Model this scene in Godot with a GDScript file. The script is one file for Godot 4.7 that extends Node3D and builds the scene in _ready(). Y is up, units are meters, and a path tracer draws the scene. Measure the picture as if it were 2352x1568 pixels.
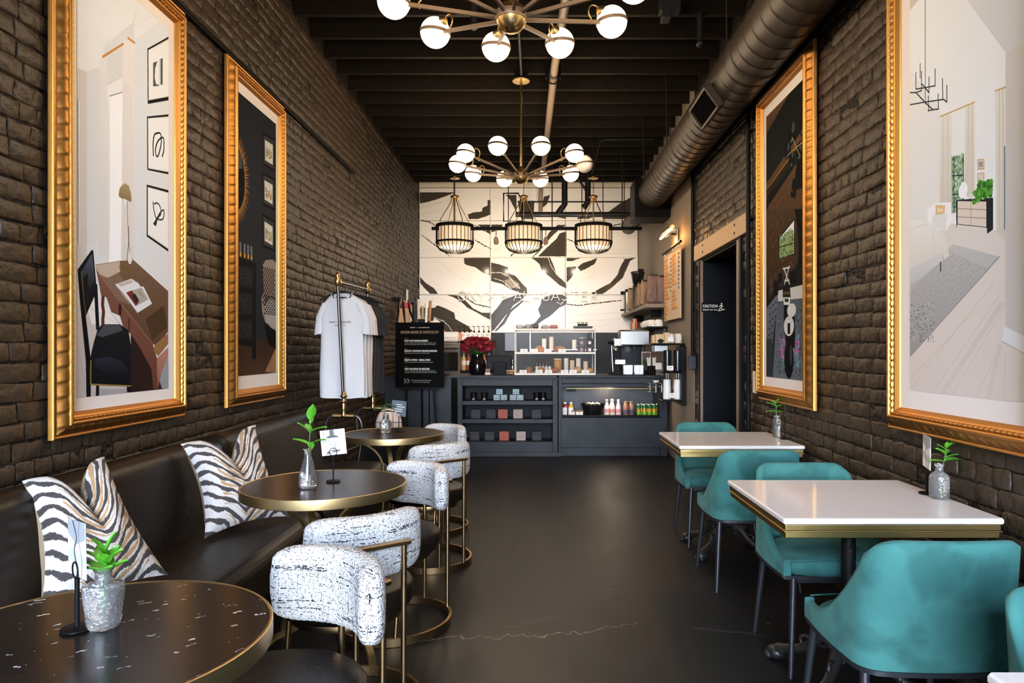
extends Node3D
# A long narrow coffee shop: black brick, gilt framed prints, globe chandeliers, marble end wall, counter.
# x to the right, y up, -z into the room. V(x, y, d) takes the distance d into the room.

class MB:
	var v := PackedVector3Array()
	var n := PackedVector3Array()
	var t := PackedVector2Array()
	var c := PackedColorArray()
	var ix := PackedInt32Array()

	func add(p: Vector3, q: Vector3, w := Vector2.ZERO) -> int:
		v.append(p)
		n.append(q)
		t.append(w)
		return v.size() - 1

	func tri(a: int, b: int, d: int) -> void:
		var f := (v[b] - v[a]).cross(v[d] - v[a])
		ix.append(a)
		if f.dot(n[a] + n[b] + n[d]) > 0.0:
			ix.append(d)
			ix.append(b)
		else:
			ix.append(b)
			ix.append(d)

	func face(a: Vector3, b: Vector3, d: Vector3, e: Vector3, q: Vector3) -> void:
		# a flat quad with a picture on it: a upper left, b upper right, d lower right, e lower left
		var i := add(a, q, Vector2(0, 0))
		add(b, q, Vector2(1, 0))
		add(d, q, Vector2(1, 1))
		add(e, q, Vector2(0, 1))
		tri(i, i + 1, i + 2)
		tri(i, i + 2, i + 3)

	func box(o: Vector3, s: Vector3, ch := 0.004, b := Basis()) -> void:
		var h := s * 0.5
		var k := minf(ch, minf(h.x, minf(h.y, h.z)) * 0.6)
		var id := {}
		for x in [-1, 1]:
			for y in [-1, 1]:
				for z in [-1, 1]:
					var g := Vector3(x, y, z)
					for a in 3:
						var p := Vector3(x * (h.x - k), y * (h.y - k), z * (h.z - k))
						p[a] = g[a] * h[a]
						var q := Vector3.ZERO
						q[a] = g[a]
						var uv := Vector2((x + 1) * 0.5, (1 - y) * 0.5)
						if a == 0:
							uv.x = (1 - z * x) * 0.5
						if a == 1:
							uv = Vector2((x + 1) * 0.5, (z + 1) * 0.5)
						if a == 2 and z < 0:
							uv.x = 1.0 - uv.x
						id[[x, y, z, a]] = add(o + b * p, b * q, uv)
		for a in 3:
			for g in [-1, 1]:
				var r := []
				for e in [[-1, -1], [-1, 1], [1, 1], [1, -1]]:
					var w := [0, 0, 0]
					w[a] = g
					w[(a + 1) % 3] = e[0]
					w[(a + 2) % 3] = e[1]
					r.append(id[[w[0], w[1], w[2], a]])
				tri(r[0], r[1], r[2])
				tri(r[0], r[2], r[3])
		for a in 3:
			for e in [[-1, -1], [-1, 1], [1, 1], [1, -1]]:
				var r := []
				for g in [-1, 1]:
					var w := [0, 0, 0]
					w[a] = g
					w[(a + 1) % 3] = e[0]
					w[(a + 2) % 3] = e[1]
					r.append(id[[w[0], w[1], w[2], (a + 1) % 3]])
					r.append(id[[w[0], w[1], w[2], (a + 2) % 3]])
				tri(r[0], r[1], r[3])
				tri(r[0], r[3], r[2])
		for x in [-1, 1]:
			for y in [-1, 1]:
				for z in [-1, 1]:
					tri(id[[x, y, z, 0]], id[[x, y, z, 1]], id[[x, y, z, 2]])

	# sweep a closed outline (x along side, y along up) along a path; up0 hints the direction of the outline's y
	func sweep(path: Array, prof: Array, up0: Vector3, closed := false, smooth := true, caps := true, size: Array = []) -> void:
		var m := path.size()
		var k := prof.size()
		var rows := []
		var up := up0.normalized()
		for i in m:
			var a: Vector3 = path[(i - 1 + m) % m] if closed else path[maxi(i - 1, 0)]
			var b: Vector3 = path[(i + 1) % m] if closed else path[mini(i + 1, m - 1)]
			var f := (b - a).normalized()
			var s := f.cross(up)
			if s.length() < 0.01:
				s = f.cross(Vector3(0.13, 0.4, 0.9))
			s = s.normalized()
			var u := s.cross(f).normalized()
			if up0 == Vector3.ZERO or size.size() > 0 and size[0] < 0:
				pass
			up = u
			var z: float = absf(size[i]) if size.size() > 0 else 1.0
			var row := []
			for j in k:
				var q: Vector2 = prof[j]
				var p: Vector3 = path[i] + (s * q.x + u * q.y) * z
				if smooth:
					var e: Vector2 = (prof[(j + 1) % k] - prof[(j - 1 + k) % k])
					var w := Vector2(e.y, -e.x).normalized()
					if w.dot(q) < 0:
						w = -w
					row.append(add(p, s * w.x + u * w.y, Vector2(float(j) / k, float(i))))
				else:
					for o in [-1, 0]:
						var e2: Vector2 = prof[(j + o + 1 + k) % k] - prof[(j + o + k) % k]
						var mid: Vector2 = (prof[(j + o + 1 + k) % k] + prof[(j + o + k) % k]) * 0.5
						var w2 := Vector2(e2.y, -e2.x).normalized()
						if w2.dot(mid) < 0:
							w2 = -w2
						row.append(add(p, s * w2.x + u * w2.y, Vector2(float(j) / k, float(i))))
			rows.append(row)
			if caps and not closed and (i == 0 or i == m - 1):
				var g := -f if i == 0 else f
				var o2 := add(path[i], g)
				var ring := []
				for j in k:
					var q2: Vector2 = prof[j]
					ring.append(add(path[i] + (s * q2.x + u * q2.y) * z, g))
				for j in k:
					tri(o2, ring[j], ring[(j + 1) % k])
		for i in (m if closed else m - 1):
			var a2: Array = rows[i]
			var b2: Array = rows[(i + 1) % m]
			for j in k:
				var p0 := j if smooth else j * 2 + 1
				var p1 := (j + 1) % k if smooth else ((j + 1) % k) * 2
				tri(a2[p0], a2[p1], b2[p1])
				tri(a2[p0], b2[p1], b2[p0])

	func tube(path: Array, r: float, sides := 8, closed := false, size: Array = []) -> void:
		var prof := []
		for j in sides:
			prof.append(Vector2(cos(TAU * j / sides), sin(TAU * j / sides)) * r)
		var f: Vector3 = (path[1] - path[0]).normalized()
		sweep(path, prof, Vector3(0, 0, 1) if absf(f.y) > 0.8 else Vector3.UP, closed, true, true, size)

	func bar(path: Array, w: float, h: float, up: Vector3, closed := false) -> void:
		sweep(path, [Vector2(-w, -h) * 0.5, Vector2(w, -h) * 0.5, Vector2(w, h) * 0.5, Vector2(-w, h) * 0.5], up, closed, false)

	# profile of (radius, height) points from bottom to top, outside; sharp[i] not needed: split by repeating a point
	func lathe(prof: Array, seg := 24, o := Transform3D(), flute := 0, depth := 0.0, inward := false) -> void:
		var m := prof.size()
		var base := v.size()
		var sgn := -1.0 if inward else 1.0
		for i in m:
			var p: Vector2 = prof[i]
			var a: Vector2 = prof[maxi(i - 1, 0)]
			var b: Vector2 = prof[mini(i + 1, m - 1)]
			if a.is_equal_approx(p):
				a = p
			if b.is_equal_approx(p):
				b = p
			var e := b - a
			var q := Vector2(e.y, -e.x).normalized()
			for j in seg + 1:
				var g := TAU * j / seg
				var r := p.x
				if flute > 0:
					r *= 1.0 + depth * cos(g * flute)
				var k := Vector3(cos(g), 0, sin(g))
				add(o * Vector3(k.x * r, p.y, k.z * r), o.basis * (k * q.x + Vector3.UP * q.y).normalized() * sgn, Vector2(float(j) / seg, float(i) / (m - 1)))
		for i in m - 1:
			if (prof[i] as Vector2).is_equal_approx(prof[i + 1]):
				continue
			for j in seg:
				var a2 := base + i * (seg + 1) + j
				tri(a2, a2 + 1, a2 + seg + 2)
				tri(a2, a2 + seg + 2, a2 + seg + 1)

	func grid(f: Callable, nu: int, nv: int, flip := false, wrap := false, us := Vector2(0, 1), vs := Vector2(0, 1)) -> void:
		var base := v.size()
		for j in nv + 1:
			for i in nu + 1:
				var u := lerpf(us.x, us.y, float(i) / nu)
				var w := lerpf(vs.x, vs.y, float(j) / nv)
				add(f.call(u, w), Vector3.ZERO, Vector2(u, w))
		var r := nu + 1
		for j in nv + 1:
			for i in r:
				var l := i - 1
				var h := i + 1
				if wrap:
					if i == 0:
						l = nu - 1
					if i == nu:
						h = 1
				l = maxi(l, 0)
				h = mini(h, nu)
				var du := v[base + j * r + h] - v[base + j * r + l]
				var dv := v[base + mini(j + 1, nv) * r + i] - v[base + maxi(j - 1, 0) * r + i]
				var q := du.cross(dv)
				if q.length() < 1e-12:
					var jj := 1 if j == 0 else (nv - 1 if j == nv else j)
					var ii := clampi(i, 1, nu - 1)
					du = v[base + jj * r + ii + 1] - v[base + jj * r + ii - 1]
					dv = v[base + mini(jj + 1, nv) * r + ii] - v[base + maxi(jj - 1, 0) * r + ii]
					q = du.cross(dv)
				n[base + j * r + i] = (q if not flip else -q).normalized()
		for j in nv:
			for i in nu:
				var a := base + j * r + i
				tri(a, a + 1, a + r + 1)
				tri(a, a + r + 1, a + r)

	# polygon in xy pushed along z from z0 to z1
	func prism(pts: Array, z0: float, z1: float, o := Transform3D()) -> void:
		var pk := PackedVector2Array(pts)
		var tr := Geometry2D.triangulate_polygon(pk)
		for z in [z0, z1]:
			var q := Vector3(0, 0, 1 if z == maxf(z0, z1) else -1)
			var i0 := v.size()
			for p in pk:
				add(o * Vector3(p.x, p.y, z), o.basis * q, Vector2(p.x, -p.y))
			for i in range(0, tr.size(), 3):
				tri(i0 + tr[i], i0 + tr[i + 1], i0 + tr[i + 2])
		var area := 0.0
		for i in pk.size():
			area += pk[i].cross(pk[(i + 1) % pk.size()])
		for i in pk.size():
			var a := pk[i]
			var b := pk[(i + 1) % pk.size()]
			var e := (b - a).normalized()
			var q2 := Vector3(e.y, -e.x, 0) * (1.0 if area > 0 else -1.0)
			var i1 := add(o * Vector3(a.x, a.y, z0), o.basis * q2)
			add(o * Vector3(b.x, b.y, z0), o.basis * q2)
			add(o * Vector3(b.x, b.y, z1), o.basis * q2)
			add(o * Vector3(a.x, a.y, z1), o.basis * q2)
			tri(i1, i1 + 1, i1 + 2)
			tri(i1, i1 + 2, i1 + 3)

	func ball(o: Vector3, r: Vector3, seg := 16, rings := 10) -> void:
		var i0 := v.size()
		for j in rings + 1:
			var th := PI * j / rings
			for i in seg + 1:
				var g := TAU * i / seg
				var k := Vector3(sin(th) * cos(g), -cos(th), sin(th) * sin(g))
				add(o + k * r, (k / r).normalized(), Vector2(float(i) / seg, float(j) / rings))
		for j in rings:
			for i in seg:
				var a := i0 + j * (seg + 1) + i
				tri(a, a + 1, a + seg + 2)
				tri(a, a + seg + 2, a + seg + 1)

	func put(b: MB, o: Transform3D) -> void:
		var i0 := v.size()
		for i in b.v.size():
			v.append(o * b.v[i])
			n.append((o.basis * b.n[i]).normalized())
			t.append(b.t[i])
		var odd := o.basis.determinant() < 0.0
		for i in range(0, b.ix.size(), 3):
			ix.append(b.ix[i] + i0)
			ix.append(b.ix[i + (2 if odd else 1)] + i0)
			ix.append(b.ix[i + (1 if odd else 2)] + i0)

	func mesh() -> ArrayMesh:
		var a := []
		a.resize(Mesh.ARRAY_MAX)
		a[Mesh.ARRAY_VERTEX] = v
		a[Mesh.ARRAY_NORMAL] = n
		a[Mesh.ARRAY_TEX_UV] = t
		if c.size() == v.size():
			a[Mesh.ARRAY_COLOR] = c
		a[Mesh.ARRAY_INDEX] = ix
		var m := ArrayMesh.new()
		m.add_surface_from_arrays(Mesh.PRIMITIVE_TRIANGLES, a)
		return m

# A flat picture to print on something: shapes in thousandths of its width and height.
class Cv:
	var im: Image
	var w: int
	var h: int
	var rough := 0.0
	var noise := FastNoiseLite.new()

	func _init(ww: int, hh: int, col: Color) -> void:
		w = ww
		h = hh
		im = Image.create_empty(w, h, false, Image.FORMAT_RGBA8)
		im.fill(col)
		noise.seed = 7
		noise.frequency = 0.02

	func span(y: int, x0: float, x1: float, col: Color) -> void:
		var a := clampi(roundi(x0), 0, w)
		var b := clampi(roundi(x1), 0, w)
		if b > a and y >= 0 and y < h:
			im.fill_rect(Rect2i(a, y, b - a, 1), col)

	func poly(p: Array, col: Color, col2 = null) -> void:
		var q := PackedVector2Array()
		var m := p.size() / 2
		for i in m:
			var a := Vector2(p[i * 2] * w / 1000.0, p[i * 2 + 1] * h / 1000.0)
			q.append(a)
			if rough > 0.0:
				var b := Vector2(p[(i * 2 + 2) % (m * 2)] * w / 1000.0, p[(i * 2 + 3) % (m * 2)] * h / 1000.0)
				var k := int(a.distance_to(b) / 5.0)
				for j in range(1, k):
					var e := a.lerp(b, float(j) / k)
					q.append(e + Vector2(noise.get_noise_2d(e.x * 2.2, e.y * 2.2), noise.get_noise_2d(e.y * 2.2 + 500, e.x * 2.2)) * rough * minf(1.0, 4.0 * minf(j, k - j) / k))
		var lo := 1e9
		var hi := -1e9
		for e in q:
			lo = minf(lo, e.y)
			hi = maxf(hi, e.y)
		for y in range(maxi(0, int(lo)), mini(h, int(hi) + 1)):
			var yy := y + 0.5
			var xs := []
			for i in q.size():
				var a2 := q[i]
				var b2 := q[(i + 1) % q.size()]
				if (a2.y <= yy) != (b2.y <= yy):
					xs.append(a2.x + (yy - a2.y) / (b2.y - a2.y) * (b2.x - a2.x))
			xs.sort()
			var cc: Color = col if col2 == null else col.lerp(col2, clampf((yy - lo) / (hi - lo), 0, 1))
			for i in range(0, xs.size() - 1, 2):
				span(y, xs[i], xs[i + 1], cc)

	func line(p: Array, wd: float, col: Color) -> void:
		# wd in pixels
		for i in p.size() / 2 - 1:
			var a := Vector2(p[i * 2] * w / 1000.0, p[i * 2 + 1] * h / 1000.0)
			var b := Vector2(p[i * 2 + 2] * w / 1000.0, p[i * 2 + 3] * h / 1000.0)
			var k := maxi(1, int(a.distance_to(b) / maxf(0.7, wd * 0.3)))
			for j in k + 1:
				var e := a.lerp(b, float(j) / k)
				var z := maxf(1.0, wd)
				if rough > 0.0:
					e += Vector2(noise.get_noise_2d(e.x * 2.0, e.y * 2.0), noise.get_noise_2d(e.y * 2.0, e.x * 2.0 + 90)) * rough
					z *= 0.75 + noise.get_noise_2d(e.x * 3.0 + 40, e.y * 3.0)
				disc(e, z * 0.5, z * 0.5, col)

	func curve(p: Array, wd: float, col: Color) -> void:
		# a smooth line through the points
		var k := Curve2D.new()
		var m := p.size() / 2
		for i in m:
			var e := Vector2(p[i * 2], p[i * 2 + 1])
			var l := Vector2(p[maxi(i - 1, 0) * 2], p[maxi(i - 1, 0) * 2 + 1])
			var r := Vector2(p[mini(i + 1, m - 1) * 2], p[mini(i + 1, m - 1) * 2 + 1])
			k.add_point(e, (l - r) / 6.0, (r - l) / 6.0)
		var out := []
		for i in m - 1:
			for j in 8:
				var e := k.sample(i, j / 8.0)
				out += [e.x, e.y]
		out += [p[m * 2 - 2], p[m * 2 - 1]]
		line(out, wd, col)

	func disc(e: Vector2, rx: float, ry: float, col: Color) -> void:
		if rx < 0.8:
			if e.x >= 0 and e.y >= 0 and e.x < w and e.y < h:
				im.set_pixel(int(e.x), int(e.y), col)
			return
		for y in range(int(e.y - ry), int(e.y + ry) + 1):
			var k := (y + 0.5 - e.y) / ry
			if absf(k) < 1.0:
				var x := rx * sqrt(1.0 - k * k)
				span(y, e.x - x, e.x + x, col)

	func ell(x: float, y: float, rx: float, ry: float, col: Color) -> void:
		disc(Vector2(x * w / 1000.0, y * h / 1000.0), rx * w / 1000.0, ry * h / 1000.0, col)

	func speck(p: Array, count: int, size: float, cols: Array, sd := 1) -> void:
		# small dabs inside the box x0, y0, x1, y1
		var r := RandomNumberGenerator.new()
		r.seed = sd
		for i in count:
			disc(Vector2(r.randf_range(p[0], p[2]) * w / 1000.0, r.randf_range(p[1], p[3]) * h / 1000.0), size * r.randf_range(0.5, 1.2), size * r.randf_range(0.5, 1.2), cols[r.randi() % cols.size()])

	func tex() -> ImageTexture:
		im.generate_mipmaps()
		return ImageTexture.create_from_image(im)

var used := {}
var M := {}
var rng := RandomNumberGenerator.new()
var fonts := {}

static func V(x: float, y: float, d: float) -> Vector3:
	return Vector3(x, y, -d)

func hex(s: String) -> Color:
	return Color.html(s)

func lin(r: float, g: float, b: float) -> Color:
	return Color(r, g, b).linear_to_srgb()

func numbered(s: String) -> String:
	var k: int = used.get(s, 0)
	used[s] = k + 1
	return s if k == 0 else "%s_%03d" % [s, k]

func tag(o: Node, label: String, category := "", group := "") -> Node:
	if label:
		o.set_meta("label", label)
	if category:
		o.set_meta("category", category)
	if group:
		o.set_meta("group", group)
	return o

func thing(s: String, label: String, category: String, at := Vector3.ZERO, turn := 0.0, group := "") -> Node3D:
	var o := Node3D.new()
	o.name = numbered(s)
	add_child(o)
	o.position = at
	o.rotation.y = turn
	tag(o, label, category, group)
	return o

func part(p: Node, s: String, b: MB, m: Material, label := "") -> MeshInstance3D:
	return inst(p, s, b.mesh(), m, label)

func inst(p: Node, s: String, me: Mesh, m: Material, label := "") -> MeshInstance3D:
	var o := MeshInstance3D.new()
	o.mesh = me
	o.material_override = m
	o.name = s if p != self else numbered(s)
	p.add_child(o, true)
	if label:
		o.set_meta("label", label)
	return o

func solo(s: String, b: MB, m: Material, label: String, category: String, group := "") -> MeshInstance3D:
	var o := part(self, s, b, m)
	tag(o, label, category, group)
	return o

func struct(s: String, b: MB, m: Material, label := "") -> MeshInstance3D:
	var o := part(self, s, b, m)
	o.set_meta("kind", "structure")
	tag(o, label, s.split("_")[0])
	return o

func copy(o: Node3D, label: String, at: Vector3, turn := 0.0) -> Node3D:
	var r: Node3D = o.duplicate()
	r.name = numbered(String(o.name).rstrip("0123456789_"))
	add_child(r)
	r.position = at
	r.rotation.y = turn
	r.set_meta("label", label)
	return r

func mat(col: Color, rough := 0.6, metal := 0.0, opt := {}) -> StandardMaterial3D:
	var m := StandardMaterial3D.new()
	m.albedo_color = col
	m.roughness = rough
	m.metallic = metal
	for k in opt:
		m.set(k, opt[k])
	return m

func noise_tex(freq: float, oct := 4, size := 512, kind := FastNoiseLite.TYPE_SIMPLEX_SMOOTH, ramp: Array = [], sd := 3, normal := false) -> NoiseTexture2D:
	var f := FastNoiseLite.new()
	f.noise_type = kind
	f.frequency = freq
	f.fractal_octaves = oct
	f.seed = sd
	var t := NoiseTexture2D.new()
	t.width = size
	t.height = size
	t.seamless = true
	t.noise = f
	t.as_normal_map = normal
	if ramp.size():
		var g := Gradient.new()
		var offs := PackedFloat32Array()
		var cols := PackedColorArray()
		for e in ramp:
			offs.append(e[0])
			cols.append(e[1])
		g.offsets = offs
		g.colors = cols
		t.color_ramp = g
	return t

func tri_map(m: StandardMaterial3D, scale: float, world := false) -> StandardMaterial3D:
	m.uv1_triplanar = true
	m.uv1_world_triplanar = world
	m.uv1_scale = Vector3.ONE * scale
	return m

func bump(m: StandardMaterial3D, t: Texture2D, cm: float) -> StandardMaterial3D:
	m.heightmap_enabled = true
	m.heightmap_texture = t
	m.heightmap_scale = cm
	return m

func font(bold := true, serif := false) -> SystemFont:
	var k := "%s%s" % [bold, serif]
	if not fonts.has(k):
		var f := SystemFont.new()
		f.font_names = PackedStringArray(["Droid Serif" if serif else "Droid Sans"])
		f.font_weight = 700 if bold else 400
		fonts[k] = f
	return fonts[k]

# lettering: cap height h, fitted to width w when w > 0; faces +z of the basis
func words(p: Node, s: String, txt: String, h: float, m: Material, at: Vector3, b := Basis(), w := 0.0, bold := true, serif := false, left := false, thick := 0.0012) -> MeshInstance3D:
	var t := TextMesh.new()
	t.text = txt
	t.font = font(bold, serif)
	t.font_size = 32
	t.pixel_size = h / 0.72 / 32.0
	t.depth = thick
	t.curve_step = 2.0
	t.horizontal_alignment = HORIZONTAL_ALIGNMENT_LEFT if left else HORIZONTAL_ALIGNMENT_CENTER
	var o := inst(p, s, t, m)
	var k := 1.0
	if w > 0.0:
		k = w / maxf(t.get_aabb().size.x, 0.001)
	o.transform = Transform3D(b * Basis.from_scale(Vector3(k, 1, 1)), at)
	return o

func arc(o: Vector3, a: Vector3, b: Vector3, n: int, from := 0.0, to := PI / 2) -> Array:
	var r := []
	for i in n + 1:
		var g := lerpf(from, to, float(i) / n)
		r.append(o + a * cos(g) + b * sin(g))
	return r

func sheet(w: float, h: float) -> MB:
	# a flat print, facing +z, centred
	var b := MB.new()
	b.face(Vector3(-w, h, 0) / 2, Vector3(w, h, 0) / 2, Vector3(w, -h, 0) / 2, Vector3(-w, -h, 0) / 2, Vector3(0, 0, 1))
	return b

func boxed(o: Vector3, s: Vector3, ch := 0.004) -> MB:
	var b := MB.new()
	b.box(o, s, ch)
	return b

func tubed(path: Array, r: float, sides := 8, closed := false) -> MB:
	var b := MB.new()
	b.tube(path, r, sides, closed)
	return b

func lathed(prof: Array, seg := 24, flute := 0, depth := 0.0) -> MB:
	var b := MB.new()
	b.lathe(prof, seg, Transform3D(), flute, depth)
	return b

func P(l: Array) -> Array:
	var r := []
	for i in l.size() / 2:
		r.append(Vector2(l[i * 2], l[i * 2 + 1]))
	return r

# faint rows of print too small to read: widths in metres, top row first
func print_rows(p: Node, rows: Array, at: Vector3, gap: float, m: Material, h := 0.0035) -> void:
	var b := MB.new()
	for i in rows.size():
		b.box(at + Vector3(0, -gap * i, 0), Vector3(rows[i], h, 0.0006), 0.0002)
	part(p, "print", b, m)

func _ready() -> void:
	rng.seed = 11
	# camera: 24 mm lens, level, shifted sideways and down a little
	var cam := Camera3D.new()
	cam.name = "camera"
	add_child(cam)
	cam.position = Vector3(0, 1.36, 0)
	cam.set_frustum(0.05, Vector2(-0.001913, 0.000606), 0.05, 80.0)
	cam.current = true
	# daylight through the open shop front behind the camera
	var env := Environment.new()
	var sm := ProceduralSkyMaterial.new()
	sm.sky_top_color = Color(0.78, 0.87, 1.0)
	sm.sky_horizon_color = Color(0.93, 0.96, 1.0)
	sm.ground_bottom_color = Color(0.5, 0.5, 0.5)
	sm.ground_horizon_color = Color(0.62, 0.62, 0.62)
	sm.sky_energy_multiplier = 4.8
	sm.ground_energy_multiplier = 2.3
	var sky := Sky.new()
	sky.sky_material = sm
	env.sky = sky
	env.background_mode = Environment.BG_SKY
	env.tonemap_mode = Environment.TONE_MAPPER_LINEAR
	env.tonemap_exposure = 1.2
	env.sdfgi_enabled = true
	env.ssao_enabled = true
	env.ssil_enabled = true
	var we := WorldEnvironment.new()
	we.name = "environment"
	we.environment = env
	add_child(we)
	materials()
	room()
	door_zone()
	frames()
	ducts()
	lights_hung()
	banquette()
	left_tables()
	right_tables()
	rack_corner()
	counter()
	display_and_bar()
	right_shelves()

const LX := -2.02
const RX := 1.71
const GLOBE := 0.34
const WARM := Color(1.0, 0.885, 0.74)

func lamp(p: Node3D, e: float, at: Vector3, size := 0.06, col := WARM) -> OmniLight3D:
	var l := OmniLight3D.new()
	l.name = "lamp_light"
	l.light_color = col
	l.light_energy = e
	l.light_size = size
	l.omni_range = 14.0
	l.omni_attenuation = 2.0
	l.shadow_enabled = true
	p.add_child(l, true)
	l.position = at
	return l

func materials() -> void:
	var grain := noise_tex(0.02, 5, 512)
	var coarse := noise_tex(0.008, 4, 512, FastNoiseLite.TYPE_SIMPLEX_SMOOTH, [], 9)
	M.grain = grain
	M.coarse = coarse
	var rough_paint := noise_tex(0.012, 4, 512, FastNoiseLite.TYPE_SIMPLEX, [[0.0, Color(0, 0, 0)], [0.30, Color(0.45, 0.45, 0.45)], [0.6, Color(0.62, 0.62, 0.62)], [1.0, Color(1, 1, 1)]], 15)
	M.brick = bump(tri_map(mat(lin(0.034, 0.0215, 0.0122), 0.5, 0.0, {"metallic_specular": 0.4}), 2.2, true), rough_paint, 0.75)
	M.mortar = bump(tri_map(mat(lin(0.010, 0.0072, 0.005), 0.6, 0.0, {"metallic_specular": 0.3}), 2.5, true), grain, 1.6)
	M.black = mat(lin(0.005, 0.005, 0.005), 0.42, 0.0, {"metallic_specular": 0.22})
	M.blackmat = mat(lin(0.006, 0.006, 0.006), 0.75, 0.0, {"metallic_specular": 0.25})
	M.iron = mat(lin(0.02, 0.021, 0.024), 0.38, 0.3)
	M.cast = bump(tri_map(mat(lin(0.025, 0.023, 0.022), 0.38, 0.5), 9.0), grain, 0.15)
	M.wood_black = bump(tri_map(mat(lin(0.008, 0.0065, 0.005), 0.6, 0.0, {"metallic_specular": 0.25}), 2.0, true), grain, 0.3)
	M.joist = bump(tri_map(mat(lin(0.012, 0.009, 0.0065), 0.6, 0.0, {"metallic_specular": 0.25}), 1.5, true), grain, 0.3)
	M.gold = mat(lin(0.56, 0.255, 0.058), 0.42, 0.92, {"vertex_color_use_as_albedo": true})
	M.brass = mat(lin(0.72, 0.50, 0.22), 0.26, 1.0)
	M.satin = tri_map(mat(lin(0.60, 0.43, 0.20), 0.36, 1.0), 3.0)
	M.bronze = mat(lin(0.42, 0.27, 0.13), 0.3, 1.0)
	M.arm = mat(lin(0.15, 0.105, 0.07), 0.45, 0.5)
	M.chrome = mat(lin(0.75, 0.75, 0.76), 0.14, 1.0)
	M.steel = mat(lin(0.42, 0.42, 0.42), 0.28, 1.0)
	M.mat_board = mat(lin(0.68, 0.645, 0.62), 0.85)
	M.white = mat(lin(0.80, 0.79, 0.76), 0.5)
	M.cream = mat(lin(0.72, 0.64, 0.52), 0.6)
	M.paper = mat(lin(0.82, 0.81, 0.78), 0.8)
	M.leather = bump(tri_map(mat(lin(0.0095, 0.0062, 0.0042), 0.37, 0.0, {"metallic_specular": 0.32}), 3.0), grain, 0.08)
	M.counter = bump(tri_map(mat(lin(0.017, 0.020, 0.025), 0.45, 0.0, {"metallic_specular": 0.35, "albedo_texture": noise_tex(0.006, 5, 512, FastNoiseLite.TYPE_SIMPLEX_SMOOTH, [[0.0, Color(0.68, 0.68, 0.7)], [0.5, Color(0.95, 0.95, 0.96)], [1.0, Color(1, 1, 1)]], 21)}), 0.8), grain, 0.06)
	M.counter_in = mat(lin(0.0035, 0.004, 0.0055), 0.55, 0.0, {"metallic_specular": 0.3})
	M.glass = mat(Color(0.95, 0.98, 1.0, 0.04), 0.02, 0.0, {"metallic_specular": 0.12, "transparency": BaseMaterial3D.TRANSPARENCY_ALPHA})
	M.crystal = mat(Color(1, 1, 1, 0.03), 0.03, 0.0, {"refraction_enabled": true, "refraction_scale": 0.05})
	M.cut = bump(tri_map(mat(Color(1, 1, 1, 0.06), 0.06, 0.0, {"refraction_enabled": true, "refraction_scale": 0.05}), 7.0), noise_tex(0.07, 1, 256, FastNoiseLite.TYPE_CELLULAR), 0.22)
	M.water = mat(Color(1, 1, 1, 0.0), 0.02, 0.0, {"refraction_enabled": true, "refraction_scale": 0.033})
	M.leaf = mat(lin(0.09, 0.36, 0.025), 0.42, 0.0, {"backlight_enabled": true, "backlight": Color(0.25, 0.5, 0.05)})
	M.leaf_dark = mat(lin(0.03, 0.11, 0.02), 0.45, 0.0, {"backlight_enabled": true, "backlight": Color(0.1, 0.2, 0.03)})
	M.stem = mat(lin(0.10, 0.22, 0.05), 0.5)
	M.pine = bump(tri_map(mat(lin(0.50, 0.32, 0.18), 0.6), 2.0), grain, 0.1)
	M.kraft = bump(tri_map(mat(lin(0.38, 0.22, 0.11), 0.7), 6.0), grain, 0.5)
	M.velvet = tri_map(mat(lin(0.044, 0.160, 0.142), 0.8, 0.0, {"rim_enabled": true, "rim": 0.6, "rim_tint": 0.7, "metallic_specular": 0.3, "albedo_texture": noise_tex(0.007, 5, 512, FastNoiseLite.TYPE_SIMPLEX_SMOOTH, [[0.25, Color(0.78, 0.8, 0.8)], [0.6, Color(1, 1, 1)], [0.9, Color(0.93, 0.96, 0.96)]], 5)}), 1.3)
	M.globe = mat(Color(1, 0.95, 0.86), 0.3, 0.0, {"emission_enabled": true, "emission": Color(1.0, 0.90, 0.76), "emission_energy_multiplier": 2.6})
	M.globe_off = mat(lin(0.72, 0.66, 0.60), 0.25)

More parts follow.
